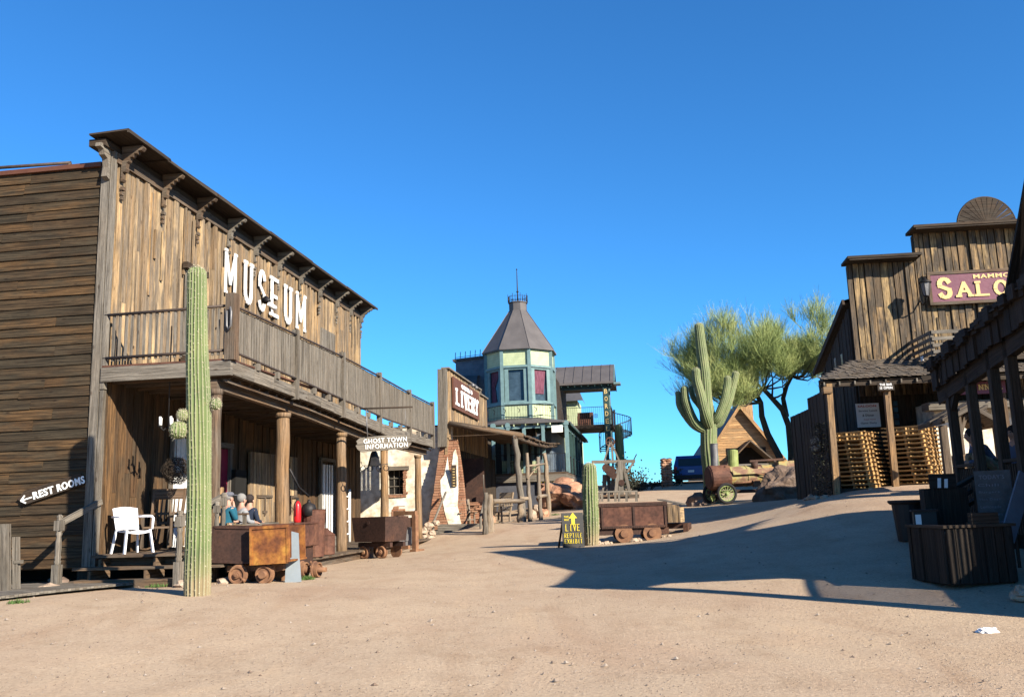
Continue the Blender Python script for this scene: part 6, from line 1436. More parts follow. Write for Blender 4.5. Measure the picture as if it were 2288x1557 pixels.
# x width, y length away
w2=.95
body=[(0,.28),(0,.95),(.10,1.45),(.22,1.55),(3.2,1.6),(3.9,1.0),(4.5,.9),(4.6,.35),(4.5,.28)]
mb=MB(); mb.prism(body,(2*w2,0,0),(-w2,0,0),(0,1,0),(0,0,1)); 
for i,v in enumerate(mb.v):
    if v.z>1.3: v.x*=.84
mb.build('body','carblue',VN)
mb=MB(); mb.obox((0,.0+.035,1.18),(1.35,0,0),(0,-.02,0),(0,.085,.40)); mb.build('rear_window','glass',VN)
mb=MB(); mb.box(-.98,.98,-.12,.02,.3,.48); mb.build('bumper','black',VN)
for s in (-1,1):
    mb=MB(); mb.box(s*.85-.08,s*.85+.08,-.025,.02,.62,.95); mb.build('tail_light','red',VN)
    mb=MB(); mb.box(s*1.05-.09,s*1.05+.09,2.9,3.0,1.0,1.18); mb.build('mirror','black',VN)
    for y in (.75,3.6):
        mb=MB(); mb.tube([(s*.72,y,.3),(s*.94,y,.3)],.31,18,sm=False); w=mb.build('wheel','rubber',VN)
    for y0,y1 in ((.5,1.5),(1.6,2.9)): mb=MB(); mb.obox((s*.875,(y0+y1)/2,1.22),(.02,0,0),(0,y1-y0,0),(-s*.12,0,.36)); mb.build('side_window','glass',VN)
mb=MB(); mb.box(-.17,.17,-.02,.01,.62,.74); mb.build('plate','white',VN)
# stone pillar by the van
pb=W(1491,1078,48.); pb.z=g(pb.x,pb.y)-.1; mb=MB(); z=0
while z<1.45:
    h=random.uniform(.12,.2)
    for k in range(2): mb.blob(pb+V((-.13+.26*k,random.uniform(-.05,.05),z+h/2)),(.2,.24,h*.62),2,.3,2,seed=200+int(z*90)+k)
    z+=h*.85
one('stone_pillar',mb,'redrock','rough stone gate pillar standing left of the blue van','pillar',loc=pb)
mb=MB(); q=pb+V((.35,.3,0)); 
for k in range(240):
    p=q+V((random.gauss(0,.25),random.gauss(0,.2),random.uniform(0,1.0))); mb.quad([p,p+V((.06,0,.02)),p+V((.07,.02,.07)),p+V((.0,.03,.06))])
one('low_bush',mb,'bushleaf','dark twiggy bush between the stone pillar and the blue van','bush',loc=q)
# ================================================================ CHURCH
Dk=72.; ka=W(1650,905,Dk); kl=W(1558,1042,Dk); kr=W(1757,1040,Dk); zg=g(ka.x,ka.y)
CH=root('wooden_church',(ka.x,ka.y,zg),math.radians(-3),'small brown clapboard church with steep gable and porch, at the top of the street','church')
hx=(kr.x-kl.x)/2; ez_=(kl.z+kr.z)/2-zg; az=ka.z-zg; rfk=(az-ez_)/hx
wx=hx-.35; we=ez_+.35*rfk-.15
hclip=lambda z: (0,2*wx) if z<we else (max(0,(z-we)/rfk),2*wx-max(0,(z-we)/rfk))
mb=MB(); mb.prism([(-wx+.01,-.5),(wx-.01,-.5),(wx-.01,we),(0,az-.2),(-wx+.01,we)],(0,9,0),(0,.02,0),(1,0,0),(0,0,1)); mb.build('walls','church',CH)
mb=MB(); hboards(mb,(-wx,0,0),(1,0,0),(0,-1,0),2*wx,0,az-.25,h=.2,th=.02,lap=.03,clip=hclip); mb.build('front_siding','church',CH)
for s in (-1,1):
    mb=MB(); mb.obox((s*hx/2,4.2,(ez_+az)/2),V((s*hx,0,ez_-az)),(0,9.4,0),V((rfk,0,s*1)).normalized()*.12*s); mb.build('roof','signbrown',CH)
    mb=MB(); mb.obox((s*hx/2,-.53,(ez_+az)/2-.12),V((s*hx,0,ez_-az)),(0,.06,0),V((rfk*s,0,1)).normalized()*.22); mb.build('barge_board','church',CH)
pa=W(1676,985,Dk-1.5)-V(CH.location); pl_=W(1608,1040,Dk-1.5)-V(CH.location); px_r=W(1720,1045,Dk-1.5)-V(CH.location)
hw=(px_r.x-pl_.x)/2; cx=pa.x
for s in (-1,1):
    mb=MB(); mb.obox((cx+s*hw/2,-1.0,(pa.z+pl_.z)/2),V((s*hw,0,pl_.z-pa.z)),(0,2.0,0),(0,0,.12)); mb.build('porch_roof','wb',CH)
    mb=MB(); mb.box(cx+s*(hw-.3)-.08,cx+s*(hw-.3)+.08,-1.9,-1.74,-.5,pl_.z+.1); mb.build('porch_post','wb',CH)
mb=MB(); mb.box(cx-hw+.4,cx+hw-.4,-.1,-.05,0,2.6); mb.build('porch_door','void',CH)
mb=MB(); mb.box(cx-hw+.1,cx+hw-.1,-1.85,-1.77,pl_.z-.1,pl_.z+.06); mb.box(cx-hw+.1,cx+hw-.1,-1.85,-1.77,1.0,1.12); mb.build('porch_rail','wg',CH)
mb=MB(); tw=W(1655,905,Dk+3)-V(CH.location); mb.box(tw.x-.7,tw.x+.7,2.5,3.9,az-1.2,az+.55); mb.build('bell_tower_base','church',CH)
# ================================================================ PALO VERDE TREE
Dt=46.; tb=W(1765,1075,Dt); tb.z=g(tb.x,tb.y)
TR_=root('palo_verde_tree',tb,0,'wide spreading palo verde tree with fine green twigs and dark forked trunks, beside the church','tree')
def tp(px,py,d=0): return W(px,py,Dt+d)-tb
wood_=MB(); tw_=MB(); rnd=random.Random(11)
limbs=[([tp(1752,1078),tp(1742,1020),tp(1715,970),tp(1702,930,0),tp(1700,900,.2),tp(1690,880,.3)],.2,.11),
 ([tp(1768,1078,.3),tp(1768,1010,.3),tp(1762,950,.2),tp(1748,915,0),tp(1725,890,0),tp(1705,868,0)],.19,.11),
 ([tp(1757,930,.2),tp(1750,890,.5),tp(1758,862,.6),tp(1770,840,.6)],.14,.09)]
for P,r0,r1 in limbs: wood_.tube(P,[r0+(r1-r0)*i/(len(P)-1) for i in range(len(P))],9,jit=.06)
def inside(p):
    # crown envelope in pixel-ish metres, relative to crown centre
    return True
def grow(p,d,L_,r,depth):
    segs=3; P=[p]; dd=d.copy()
    for i in range(segs):
        dd=(dd+V((rnd.gauss(0,.16),rnd.gauss(0,.16),rnd.gauss(.035,.1)))).normalized(); P.append(P[-1]+dd*L_/segs)
    rr=[r*(1-.45*i/segs) for i in range(segs+1)]
    (wood_ if r>.02 else tw_).tube(P,rr,5 if r>.03 else 3,cap=False)
    if depth==0:
        for k in range(8):
            t=rnd.random(); i=min(int(t*segs),segs-1); q=P[i].lerp(P[i+1],t*segs-i)
            d2=(dd*.5+V((rnd.gauss(0,.32),rnd.gauss(0,.32),rnd.gauss(.65,.3)))).normalized(); l=rnd.uniform(.4,1.1)
            e=q+d2*l; m=q+d2*l*.5+V((rnd.gauss(0,.03),rnd.gauss(0,.03),0)); w=V((rnd.gauss(0,1),rnd.gauss(0,1),rnd.gauss(0,.5))).normalized()*.008
            b=len(tw_.v); tw_.v+=[q-w,q+w,m+w*.8,e+w*.3,e-w*.3,m-w*.8]; rr_=rnd.random(); tw_.face([b,b+1,b+2,b+5],None,rr_); tw_.face([b+5,b+2,b+3,b+4],None,rr_)
            for _ in range(3):
                s=m.lerp(e,rnd.random()); e3=s+(d2+V((rnd.gauss(0,.5),rnd.gauss(0,.5),rnd.gauss(0,.5)))).normalized()*rnd.uniform(.12,.35); w3=w*.65; b=len(tw_.v); tw_.v+=[s-w3,s+w3,e3]; tw_.face([b,b+1,b+2],None,rr_)
        return
    for k in range(rnd.choice((3,4,4)) if depth>1 else 4):
        t=rnd.uniform(.35,1) if k else 1; i=min(int(t*segs),segs-1); q=P[i].lerp(P[i+1],t*segs-i)
        d2=(dd+V((rnd.gauss(0,.55),rnd.gauss(0,.55),rnd.gauss(.12,.35)))).normalized()
        grow(q,d2,L_*rnd.uniform(.58,.8),r*.55,depth-1)
targets=[]
for k in range(64):
    a=rnd.uniform(0,2*math.pi); q=math.sqrt(rnd.random()); tx=1672+165*q*math.cos(a); ty=838-78*q*math.sin(a)
    if ty>850 and tx>1700: ty-=50
    targets.append((tx,ty,rnd.uniform(-2.3,2.3)))
targets+=[(1505,850,-.5),(1520,820,.5),(1540,870,0),(1830,745,0),(1810,720,.5)]
srcs=[limbs[0][0][-1],limbs[1][0][-1],limbs[2][0][-1],limbs[0][0][-2],limbs[1][0][-2]]
for (px,py,d) in targets:
    t=tp(px,py,d); s=min(srcs,key=lambda q:(q-t).length+rnd.uniform(0,.8)); v=t-s; l=v.length
    k=.5 if l>2 else .35; mid=s+v*k+V((0,0,-.12*l)); wood_.tube([s,s.lerp(mid,.5)+V((0,0,-.05)),mid],[.06,.05,.035],6,cap=False)
    grow(mid,(t-mid).normalized()+V((0,0,.1)),max(.6,(t-mid).length*.68),.035,3)
wood_.build('trunk','bark',TR_); tw_.build('crown','twig',TR_); print('tree faces',len(tw_.f),len(wood_.f))
# ================================================================ SALOON
KS=.8; so_=W(1890,600,24.); RS=-math.radians(5); FS=Fr((so_.x,so_.y,.32),RS,KS)  # saloon, its signs and lantern scaled about the camera to a nearer depth
gl=lambda x,y:(g(*FS.w(x,y,0).xy)-.32)/KS
sal=root('saloon_building',FS.o,RS,'wooden saloon with stepped board false front, shake roofed porch and half-round sunburst top','building'); sal.scale=(KS,)*3
def sp_(px,py,**k): return FS.px(px,py,**k)
zL=sp_(1960,588,y=0).z; zU=sp_(2150,517,y=0).z; xM=sp_(2042,560,y=0).x; xR=xM+4.75; gS=1.7
xE=sp_(2050,560,y=0).x
mb=MB(); mb.box(.05,xM,.03,.2,gS,zL-.05); mb.box(xM,xR,.03,.2,gS,zU-.05); mb.box(.3,xR-.2,.2,4.5,gS-.5,5.6); mb.build('wall_core','wd',sal)
mb=MB()
vboards(mb,(0,.03,0),(1,0,0),(0,-1,0),xM,4.9,zL,w=.2,th=.04,step=.03,split=.75,gap=.032); vboards(mb,(xM,.03,0),(1,0,0),(0,-1,0),xR-xM,4.9,zU,w=.2,th=.04,step=.03,split=.75,gap=.032)
for k in range(26): x=random.uniform(.2,xR-.3); lo=random.uniform(5.2,8); mb.box(x,x+.06,-.06,-.03,lo,min(lo+random.uniform(.6,1.8),zL-.5 if x<xM else zU-.5))
mb.build('false_front','wsal',sal)
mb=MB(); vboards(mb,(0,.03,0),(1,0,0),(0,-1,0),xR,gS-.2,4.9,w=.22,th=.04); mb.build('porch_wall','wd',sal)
mb=MB(); mb.obox((xM/2-.06,-.28,zL+.05),(xM+.1,0,0),(0,.85,-.06),(0,0,.09)); mb.obox(((xM+xR)/2,-.28,zU+.05),(xR-xM+.35,0,0),(0,.85,-.06),(0,0,.09)); mb.box(-.05,xM-.15,-.68,-.62,zL-.02,zL+.06); mb.box(xM-.1,xR,-.68,-.62,zU-.02,zU+.06); mb.build('eave_cap','wd',sal)
# half-round sunburst
dc=sp_(2205,511,y=-.1); rr=.95; mb=MB(); n=15
for k in range(n):
    t0=math.pi*k/n;t1=math.pi*(k+1)/n-.02
    mb.prism([(.03*math.cos(t0),.0),(rr*math.cos(t0),rr*1.05*math.sin(t0)),(rr*math.cos((t0+t1)/2)*1.005,rr*1.055*math.sin((t0+t1)/2)),(rr*math.cos(t1),rr*1.05*math.sin(t1)),(.03*math.cos(t1),.01)],(0,.06+.02*(k%2),0),(dc.x,-.15,zU+.12),(1,0,0),(0,0,1),uvw=1)
mb.build('sunburst','wd',sal)
mb=MB(); mb.tube([(dc.x+rr*1.02*math.cos(math.pi*k/24),-.12,zU+.12+rr*1.07*math.sin(math.pi*k/24)) for k in range(25)],.035,6); mb.build('sunburst_rim','wd',sal)
# side wall + sloping side roof
mb=MB(); P=[(.02,.05,gS-.3),(.02,5,gS-.3),(.02,5,5.9),(.02,.05,8.0)]; mb.quad(P); vboards(mb,(.0,.1,0),(0,1,0),(-1,0,0),4.8,gS-.2,lambda s:8.0-.4*s,w=.22,th=.03); mb.build('side_wall','wd',sal)
mb=MB(); a=sp_(1883,672,y=.1); b_=sp_(1818,832,y=5.0); 
mb.quad([(a.x,.05,a.z),(b_.x,5.0,b_.z),(3,5.0,b_.z+1.0),(3,.05,a.z+.8)]); mb.quad([(3,.05,a.z+.7),(3,5.0,b_.z+.9),(b_.x,5.0,b_.z-.12),(a.x,.05,a.z-.12)]); mb.beam((a.x,.05,a.z-.06),(b_.x,5.0,b_.z-.06),.08,.2); mb.build('side_roof','wd',sal)
mb=MB()
for y in (1.2,2.2): mb.box(-.05,.0,y,y+.4,5.6,6.6)
mb.build('side_window','glassb',sal)
# porch roof
pe=-3.0; ze0=sp_(1835,850,y=pe).z; xe0=sp_(1833,850,y=pe).x; zr0=sp_(1915,806,y=-.05).z; xrr=xR
mb=MB(); n=9
for i in range(n):
    t0=i/n;t1=(i+1)/n; y0=pe*(1-t0);y1=pe*(1-t1); z0=ze0+(zr0-ze0)*t0; z1=ze0+(zr0-ze0)*t1; xs=xe0+(0-xe0+.0)*t0*1.0; x=xs
    while x<xrr:
        w=random.uniform(.08,.2); mb.obox((x+w/2,(y0+y1)/2+random.uniform(-.04,.02),(z0+z1)/2+.02+random.uniform(0,.025)),(w-.008,0,0),V((0,y1-y0,z1-z0))*1.3+V((0,0,-.03)),(0,0,.02)); x+=w
mb.build('porch_roof','shake',sal)
mb=MB(); mb.quad([(xe0,pe,ze0-.05),(0,-.0,zr0-.06),(xrr,-.0,zr0-.06),(xrr,pe,ze0-.05)]); mb.box(xe0,xrr,pe+.05,pe+.15,ze0-.2,ze0-.03)
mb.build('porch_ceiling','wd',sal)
mb=MB()
x=xe0+.1
while x<xrr: mb=MB(); mb.box(x-.02,x+.02,pe-.04,pe+.6,ze0-.17,ze0-.06); mb.build('rafter_tail','wg',sal); x+=.46
for px,py,pyb in ((1846,862,1092),(1977,866,1092),(2128,870,1092)):
    x=sp_((px),py,y=pe+.15).x; zb_=gl(x,pe); mb=MB(); xb=sp_(px+27,pyb,y=pe+.15).x
    mb.obox(((x+xb)/2,pe+.12,(zb_+ze0-.15)/2),(.17,0,0),(0,.17,0),(xb-x,0,ze0-.15-zb_+.1)); mb.box(x-.13,x+.13,pe-.02,pe+.26,ze0-.4,ze0-.2); mb.build('porch_post','post',sal)
# left end enclosure
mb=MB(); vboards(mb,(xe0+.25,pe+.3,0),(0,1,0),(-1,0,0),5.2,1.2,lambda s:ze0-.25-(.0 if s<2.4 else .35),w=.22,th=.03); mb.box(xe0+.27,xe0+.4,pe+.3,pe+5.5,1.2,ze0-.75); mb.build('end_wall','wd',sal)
# porch floor low steps
mb=MB(); mb.box(xe0+.4,xrr,pe+.5,0,gS-.4,gS+.12); mb.build('porch_floor','wd',sal)
# poster and window
a=sp_(1917,955,y=-.3);b_=sp_(1963,900,y=-.3)
po=root('saloon_menu_board',FS.w(a.x,-.3,a.z),RS,'white menu poster reading Serving Lunch and Dinner, hanging in the dark saloon porch','poster'); po.scale=(KS,)*3
mb=MB(); w_=b_.x-a.x;h_=b_.z-a.z; mb.box(0,w_,0,.03,0,h_); mb.build('sheet','paper',po)
mb=MB(); put_text(mb,'SALOON',(w_*.08,-.001,h_*.84),(1,0,0),(0,0,1),w_*.8,h_*.09,(0,-1,0),.006,.03); put_text(mb,'Steak House',(w_*.3,-.001,h_*.3),(1,0,0),(0,0,1),w_*.5,h_*.05,(0,-1,0),.006,.01); mb.build('red_lettering','red',po)
mb=MB(); put_text(mb,'Serving Lunch',(w_*.1,-.001,h_*.63),(1,0,0),(0,0,1),w_*.8,h_*.1,(0,-1,0),.006,.02); put_text(mb,'& Dinner',(w_*.25,-.001,h_*.45),(1,0,0),(0,0,1),w_*.5,h_*.1,(0,-1,0),.006,.02); put_text(mb,'Open Daily',(w_*.14,-.001,h_*.12),(1,0,0),(0,0,1),w_*.7,h_*.09,(0,-1,0),.006,.02); mb.build('lettering','black',po)
wa=sp_(1981,951,y=-.05);wb_=sp_(2006,894,y=-.05); mb=MB(); mb.box(wa.x,wb_.x,-.07,-.05,wa.z,wb_.z); w=mb.build('window','glassb',sal); w.data.materials[0]=M['glassb']
mb=MB()
for k in range(3): x=wa.x+(wb_.x-wa.x)*k/2; mb.box(x-.025,x+.025,-.1,-.072,wa.z,wb_.z)
for k in range(5): z=wa.z+(wb_.z-wa.z)*k/4; mb.box(wa.x,wb_.x,-.105,-.073,z-.02,z+.02)
mb.build('muntin','wd',w)
# small hanging signs
for (p0,p1,txt,lab,m_) in (((1961,872),(1990,856),['THE BAR','IS OPEN'],'small dark sign reading THE BAR IS OPEN above the second saloon porch post','paper'),):
    a=sp_(p0[0],p0[1],y=pe+.05);b_=sp_(p1[0],p1[1],y=pe+.05); r=root('bar_sign',FS.w(a.x,pe-.1,a.z),RS,lab,'sign'); r.scale=(KS,)*3; w_=b_.x-a.x;h_=b_.z-a.z
    mb=MB(); mb.box(-.04,w_+.04,-.02,.02,-.03,h_+.03); mb.build('board','wd',r); mb=MB()
    for i,t in enumerate(txt): put_text(mb,t,(0.02,-.021,h_*(.55-.5*i)),(1,0,0),(0,0,1),w_-.04,h_*.36,(0,-1,0),.006,.02)
    mb.build('lettering',m_,r)
sg=FS.w(xe0+.2,pe+2.2,3.25); r=root('dim_store_sign',sg,RS,'small faded grey sign on the dark left end wall of the saloon porch','sign'); r.scale=(KS,)*3; mb=MB(); mb.box(-.04,0,-.9,.5,-.2,.32); mb.build('board','wd',r); mb=MB(); put_text(mb,'SALOON',(-.041,.4,.08),(0,-1,0),(0,0,1),1.1,.17,(-1,0,0),.005,.02);put_text(mb,'ENTRANCE',(-.041,.4,-.14),(0,-1,0),(0,0,1),1.2,.15,(-1,0,0),.005,.02); mb.build('lettering','steel',r)
# mammoth saloon sign
a=sp_(2084,676,y=-.2);b_=sp_(2084,615,y=-.2); SWs=3.9; SHs=b_.z-a.z
ms=root('saloon_sign',FS.w(a.x,-.2,a.z),RS,'large plum sign with cream SALOON lettering, framed in wood above the porch','sign'); ms.scale=(KS,)*3
mb=MB(); mb.box(0,SWs,-.03,.03,0,SHs); mb.build('board','purple',ms)
mb=MB(); mb.box(-.1,SWs+.1,-.06,.05,SHs,SHs+.1); mb.box(-.1,SWs+.1,-.06,.05,-.1,0); mb.box(-.1,0,-.06,.05,.0,SHs);mb.box(SWs,SWs+.1,-.06,.05,.0,SHs); mb.build('frame','wb',ms)
mb=MB(); n_=(0,-1,0); U0=(1,0,0);Z0=(0,0,1)
slab(mb,'S',(SWs*.03,-.031,SHs*.1),U0,Z0,.62,SHs*.78,n_,t=.26,serif=.2); slab(mb,'ALOON',(SWs*.195,-.031,SHs*.13),U0,Z0,SWs*.77,SHs*.56,n_,t=.2,serif=.34,gap=.14); put_text(mb,'MAMMOTH',(SWs*.36,-.031,SHs*.78),U0,Z0,SWs*.42,SHs*.16,n_,.015,.03); mb.build('lettering','cream',ms)
# wall lantern
la=sp_(2068,640,y=-.7); LN=root('wall_lantern',FS.w(*la),RS,'black wall lantern on curved bracket at the left edge of the plum saloon sign','lantern'); LN.scale=(KS,)*3
mb=MB(); mb.tube([(0,0,-.32),(0,0,.12)],[.1,.17],6,sm=False); mb.build('lantern_glass','steel',LN)
mb=MB(); mb.tube([(0,0,.12),(0,0,.15),(0,0,.24),(0,0,.32)],[.21,.2,.06,.02],10); mb.tube([(0,0,-.32),(0,0,-.36)],[.11,.05],8); mb.tube([(0,0,-.36),(.0,.15,-.5),(0,.4,-.55),(0,.62,-.35),(0,.66,-.1)],.025,6)
for k in range(6): t=k*math.pi/3; mb.tube([(math.cos(t)*.1,math.sin(t)*.1,-.32),(math.cos(t)*.175,math.sin(t)*.175,.12)],.012,4)
mb.build('bracket','iron',LN)
# small saloon balcony
ba=sp_(2080,742,y=-2.0); bb=sp_(2080,800,y=-2.0); xb0=ba.x; 
mb=MB(); mb.box(xb0,xR-.2,-2.0,0,bb.z-.15,bb.z); mb.build('balcony_floor','wd',sal)
mb=MB()
for k in range(4):
    z=bb.z+.2+(ba.z-bb.z-.2)*k/3; mb.box(xb0,xR-.2,-2.03,-1.99,z-.06,z+.05); mb.box(xb0-.02,xb0+.02,-1.98,0,z-.06,z+.05)
for x in (xb0+.02,xb0+1.6,xR-.3): mb.box(x-.05,x+.05,-1.98,-1.88,bb.z,ba.z+.05)
mb.build('balcony_rail','wg',sal)
mb=MB(); mb.box(xb0+.3,xb0+.5,-2.06,-2.035,bb.z+.12,bb.z+.2); mb.box(xb0-.05,xb0-.03,-1.2,-1.0,bb.z+.05,bb.z+.2); mb.build('spotlight','white',sal)
# pallets: two leaning stacks made of separate pallets
def pallet():
    r=root('pallet',(0,0,0),0,'wooden pallet','pallet','wooden pallets stacked behind the saloon porch posts')
    mb=MB()
    for k in range(5): y=-.5+k*.25; mb.box(-.5,.5,y-.055,y+.055,.103,.124)
    mb.build('top_boards','pallet',r)
    mb=MB(); 
    for y in (-.5,-.25,0,.25,.5): mb.box(-.5,.5,y-.055,y+.055,0,.018)
    mb.build('bottom_boards','pallet',r)
    for x in (-.36,0,.36): mb=MB(); mb.box(x-.025,x+.025,-.52,.52,.019,.102); mb.build('stringer','pallet',r)
    return r
proto=pallet(); first=True
for si,(px,D,n,lab) in enumerate(((1926,22.6,13,'left'),(2060,22.4,13,'right'))):
    b=W(px,1092,D); zb_=g(b.x,b.y)+.01
    for k in range(n):
        o=proto if first else copy_tree(proto); first=False
        o.scale=(1.05,1.0,.84); o.location=(b.x+random.uniform(-.02,.02)-.012*k,b.y+random.uniform(-.02,.02),zb_+k*.108); o.rotation_euler=(0,0,RS+math.radians(-36)+random.uniform(-.02,.02))
        pos='bottom' if k==0 else 'top' if k==n-1 else None
        o['label']=('lowest wooden pallet of the %s stack on the saloon porch'%lab if k==0 else 'topmost wooden pallet of the %s stack on the saloon porch'%lab if k==n-1 else 'wooden pallet in the middle of the %s stack on the saloon porch'%lab)
        o['group']='wooden pallets in the %s stack'%lab
# bush at the saloon corner
mb=MB(); q=FS.w(xe0-.05,pe+.4,0); q.z=g(q.x,q.y)
for k in range(1500):
    t=random.random(); p=q+V((random.gauss(0,.14)*(1.2-t*.6),random.gauss(0,.14)*(1.2-t*.6),t*1.8)); d=V((random.gauss(0,1),random.gauss(0,1),random.gauss(0,1))).normalized()*.04; e=d.cross(V((0,0,1)))*.8; mb.quad([p,p+d,p+d+e,p+e])
one('climbing_shrub',mb,'bushleaf','dark leafy shrub climbing the left corner post of the saloon porch','shrub',loc=q)
for i,(px,py,D,s) in enumerate(((1810,1088,22.5,.1),(1822,1098,22,.08),(1840,1100,21.6,.07),(1800,1096,22.6,.06),(1945,1091,21.3,.05))):
    q=W(px,py,D); q.z=g(q.x,q.y)+s*.3; mb=MB(); mb.blob(q,(s*1.3,s,s*.8),2,.5,1.5,seed=160+i); one('stone',mb,'rock','stone on the ground below the saloon porch corner','stone','stones below the saloon porch',loc=q)
# ================================================================ EATERY SEEN THROUGH THE POSTS
Dq=19.; q0=W(2100,880,Dq); st_=root('canopy_stall',(W(2165,1080,Dq).x,Dq,1.5),RS,'small gabled wooden stall with ragged roof seen between the right hand porch posts','stall')
so3=st_.location; Rq=Matrix.Rotation(-RS,3,'Z')
def qp(px,py,d=0): return Rq@(W(px,py,Dq+d)-so3)
a=qp(2103,943);b=qp(2165,910);c=qp(2232,948); mb=MB()
for (p,q) in ((a,b),(b,c)):
    mb.obox((p+q)/2+V((0,.6,0)),q-p,V((0,1.6,0)),V((0,0,.1)))
for k in range(26): t=random.random(); p=a.lerp(b,t) if random.random()<.5 else b.lerp(c,t); mb.obox(p+V((0,random.uniform(-.2,1.3),.06)),((b-a).normalized()*.3),(0,.2,0),(0,0,.06))
mb.build('roof','shake',st_)
for px in (2108,2140,2225): mb=MB(); p=qp(px,950); mb.box(p.x-.07,p.x+.07,-.05,.09,-.1,p.z+.3*(px==2140)); mb.build('post','wb',st_)
mb=MB(); mb.beam(qp(2142,985),qp(2158,925),.07,.07,up=(0,1,0)); mb.beam(qp(2128,925),qp(2140,985),.06,.06,up=(0,1,0)); mb.build('brace','wb',st_)
mb=MB(); p=qp(2145,1040);q=qp(2172,1015); mb.box(p.x,q.x,-.1,.4,0,q.z); mb.build('counter','post',st_)
wl2=root('pale_shopfront',(W(2200,1080,22.5).x,22.5,1.7),RS,'pale shopfront wall with a broad cream beam behind the stall at the far right','building')
so4=wl2.location
def wq(px,py,d=0): return Rq@(W(px,py,22.5+d)-so4)
mb=MB(); p=wq(2095,960);q=wq(2300,890); mb.box(p.x,q.x+1,0,3,0,q.z); mb.build('wall','plaster',wl2)
mb=MB(); mb.box(p.x-.3,q.x+1,-.5,.0,wq(2200,915).z,wq(2200,898).z); mb.build('beam','wg',wl2)
a=wq(2110,885);b=wq(2216,847); ds=root('dinner_sign',(W(2112,885,22.2).x,22.0,W(2112,885,22.2).z),RS,'plum sign with gold lettering ending in NER, partly hidden by the right hand porch post','sign')
w_=b.x-a.x+.1;h_=b.z-a.z; mb=MB(); mb.box(0,w_,-.03,.03,0,h_*.75); mb.build('board','purple',ds); mb=MB(); slab(mb,'DINNER',(w_*.3,-.031,h_*.24),(1,0,0),(0,0,1),w_*.64,h_*.34,(0,-1,0),t=.22,th=.01); mb.build('lettering','cream',ds)
mb=MB(); mb.box(.0,.08,0,.08,-2.5,.1); mb.box(w_-.1,w_,0,.08,-2.5,1.0); mb.build('sign_post','wb',ds)
# ================================================================ RIGHT HAND SHOP ROW
ro=W(2288,628,12.); FR=Fr((ro.x,ro.y,0),RZ)
sh=root('porch_shop_building',FR.o,RZ,'dark shop building at the right edge with deep shake-edged porch roof and square posts','building')
def rp(px,py,**k): return FR.px(px,py,**k)
far_=rp(2076,812,x=0); YF=far_.y; ZE=ro.z; ZF=far_.z; print('right',YF,ZE,ZF)
def ze_(y): return ZE+(ZF-ZE)*(y/YF)
Y0=-3.6
mb=MB(); y=Y0
while y<YF:
    w=random.uniform(.1,.26); 
    for i in range(5):
        x0=-.05+i*.55; mb.obox((x0+.3,y+w/2,ze_(y)-.02+x0*.32+random.uniform(0,.03)),(.72,0,.18),(0,w-.01,0),(0,0,.03))
    mb.obox((-.05+random.uniform(-.06,.04),y+w/2,ze_(y)-.1),(.09,0,0),(0,w-.01,0),(0,0,random.uniform(.12,.26)))
    mb.obox((.0+random.uniform(-.02,.04),y+w/2,ze_(y)-.3),(.04,0,0),(0,w-.01,0),(0,0,random.uniform(.42,.5)))
    y+=w
mb.build('shake_roof','wshade',sh)
mb=MB(); mb.quad([(0,Y0,ze_(Y0)-.12),(2.7,Y0,ze_(Y0)+.7),(2.7,YF,ze_(YF)+.7),(0,YF,ze_(YF)-.12)][::-1]); mb.beam((.15,Y0,ze_(Y0)-.62),(.15,YF,ze_(YF)-.62),.14,.3); 
for k in range(16): y=Y0+.3+k*.55; mb.beam((0,y,ze_(y)-.17),(2.6,y,ze_(y)+.6),.07,.12)
mb.build('porch_ceiling','wshade',sh)
zfl=1.25
P_=[]
for px in (2138,2186,2241,2284):
    y=rp(px,1000,x=.15).y; P_.append(y); mb=MB(); mb.box(.08,.22,y-.07,y+.07,g(*FR.w(.1,y,0).xy)-.1,ze_(y)-.2); mb.build('porch_post','wd',sh)
    if px==2138: mb=MB(); mb.beam((.15,y,ze_(y)-1.0),(.15,y-.7,ze_(y)-.35),.1,.1); mb.build('brace','wshade',sh)
for y in (-1.2,-3.4): mb=MB(); mb.box(.06,.24,y-.09,y+.09,.2,ze_(y)-.2); mb.build('porch_post','wd',sh)
mb=MB(); mb.box(.2,2.7,Y0,YF-.2,.1,zfl); mb.build('porch_floor','wshade',sh)
mb=MB(); vboards(mb,(2.7,Y0+.5,0),(0,1,0),(-1,0,0),YF-Y0-.5,.3,lambda s:6.1 if s<4.1 else 3.2,w=.2,th=.03); mb.box(2.72,6,Y0+.5,1.0,.1,6.1); mb.box(2.72,6,1.01,YF-.6,.1,3.2); mb.build('shop_wall','wshade',sh)
# railing of pickets
for (ya,yb) in ((P_[0]+.0,P_[0]-.9),(P_[2]-.1,P_[3])):
    mb=MB(); y=min(ya,yb)
    while y<max(ya,yb): mb.box(.12,.15,y,y+.05,zfl-.3,zfl+.75); y+=.085
    mb.beam((.13,ya,zfl+.8),(.13,yb,zfl+.8),.09,.05); mb.build('picket_rail','wd',sh)
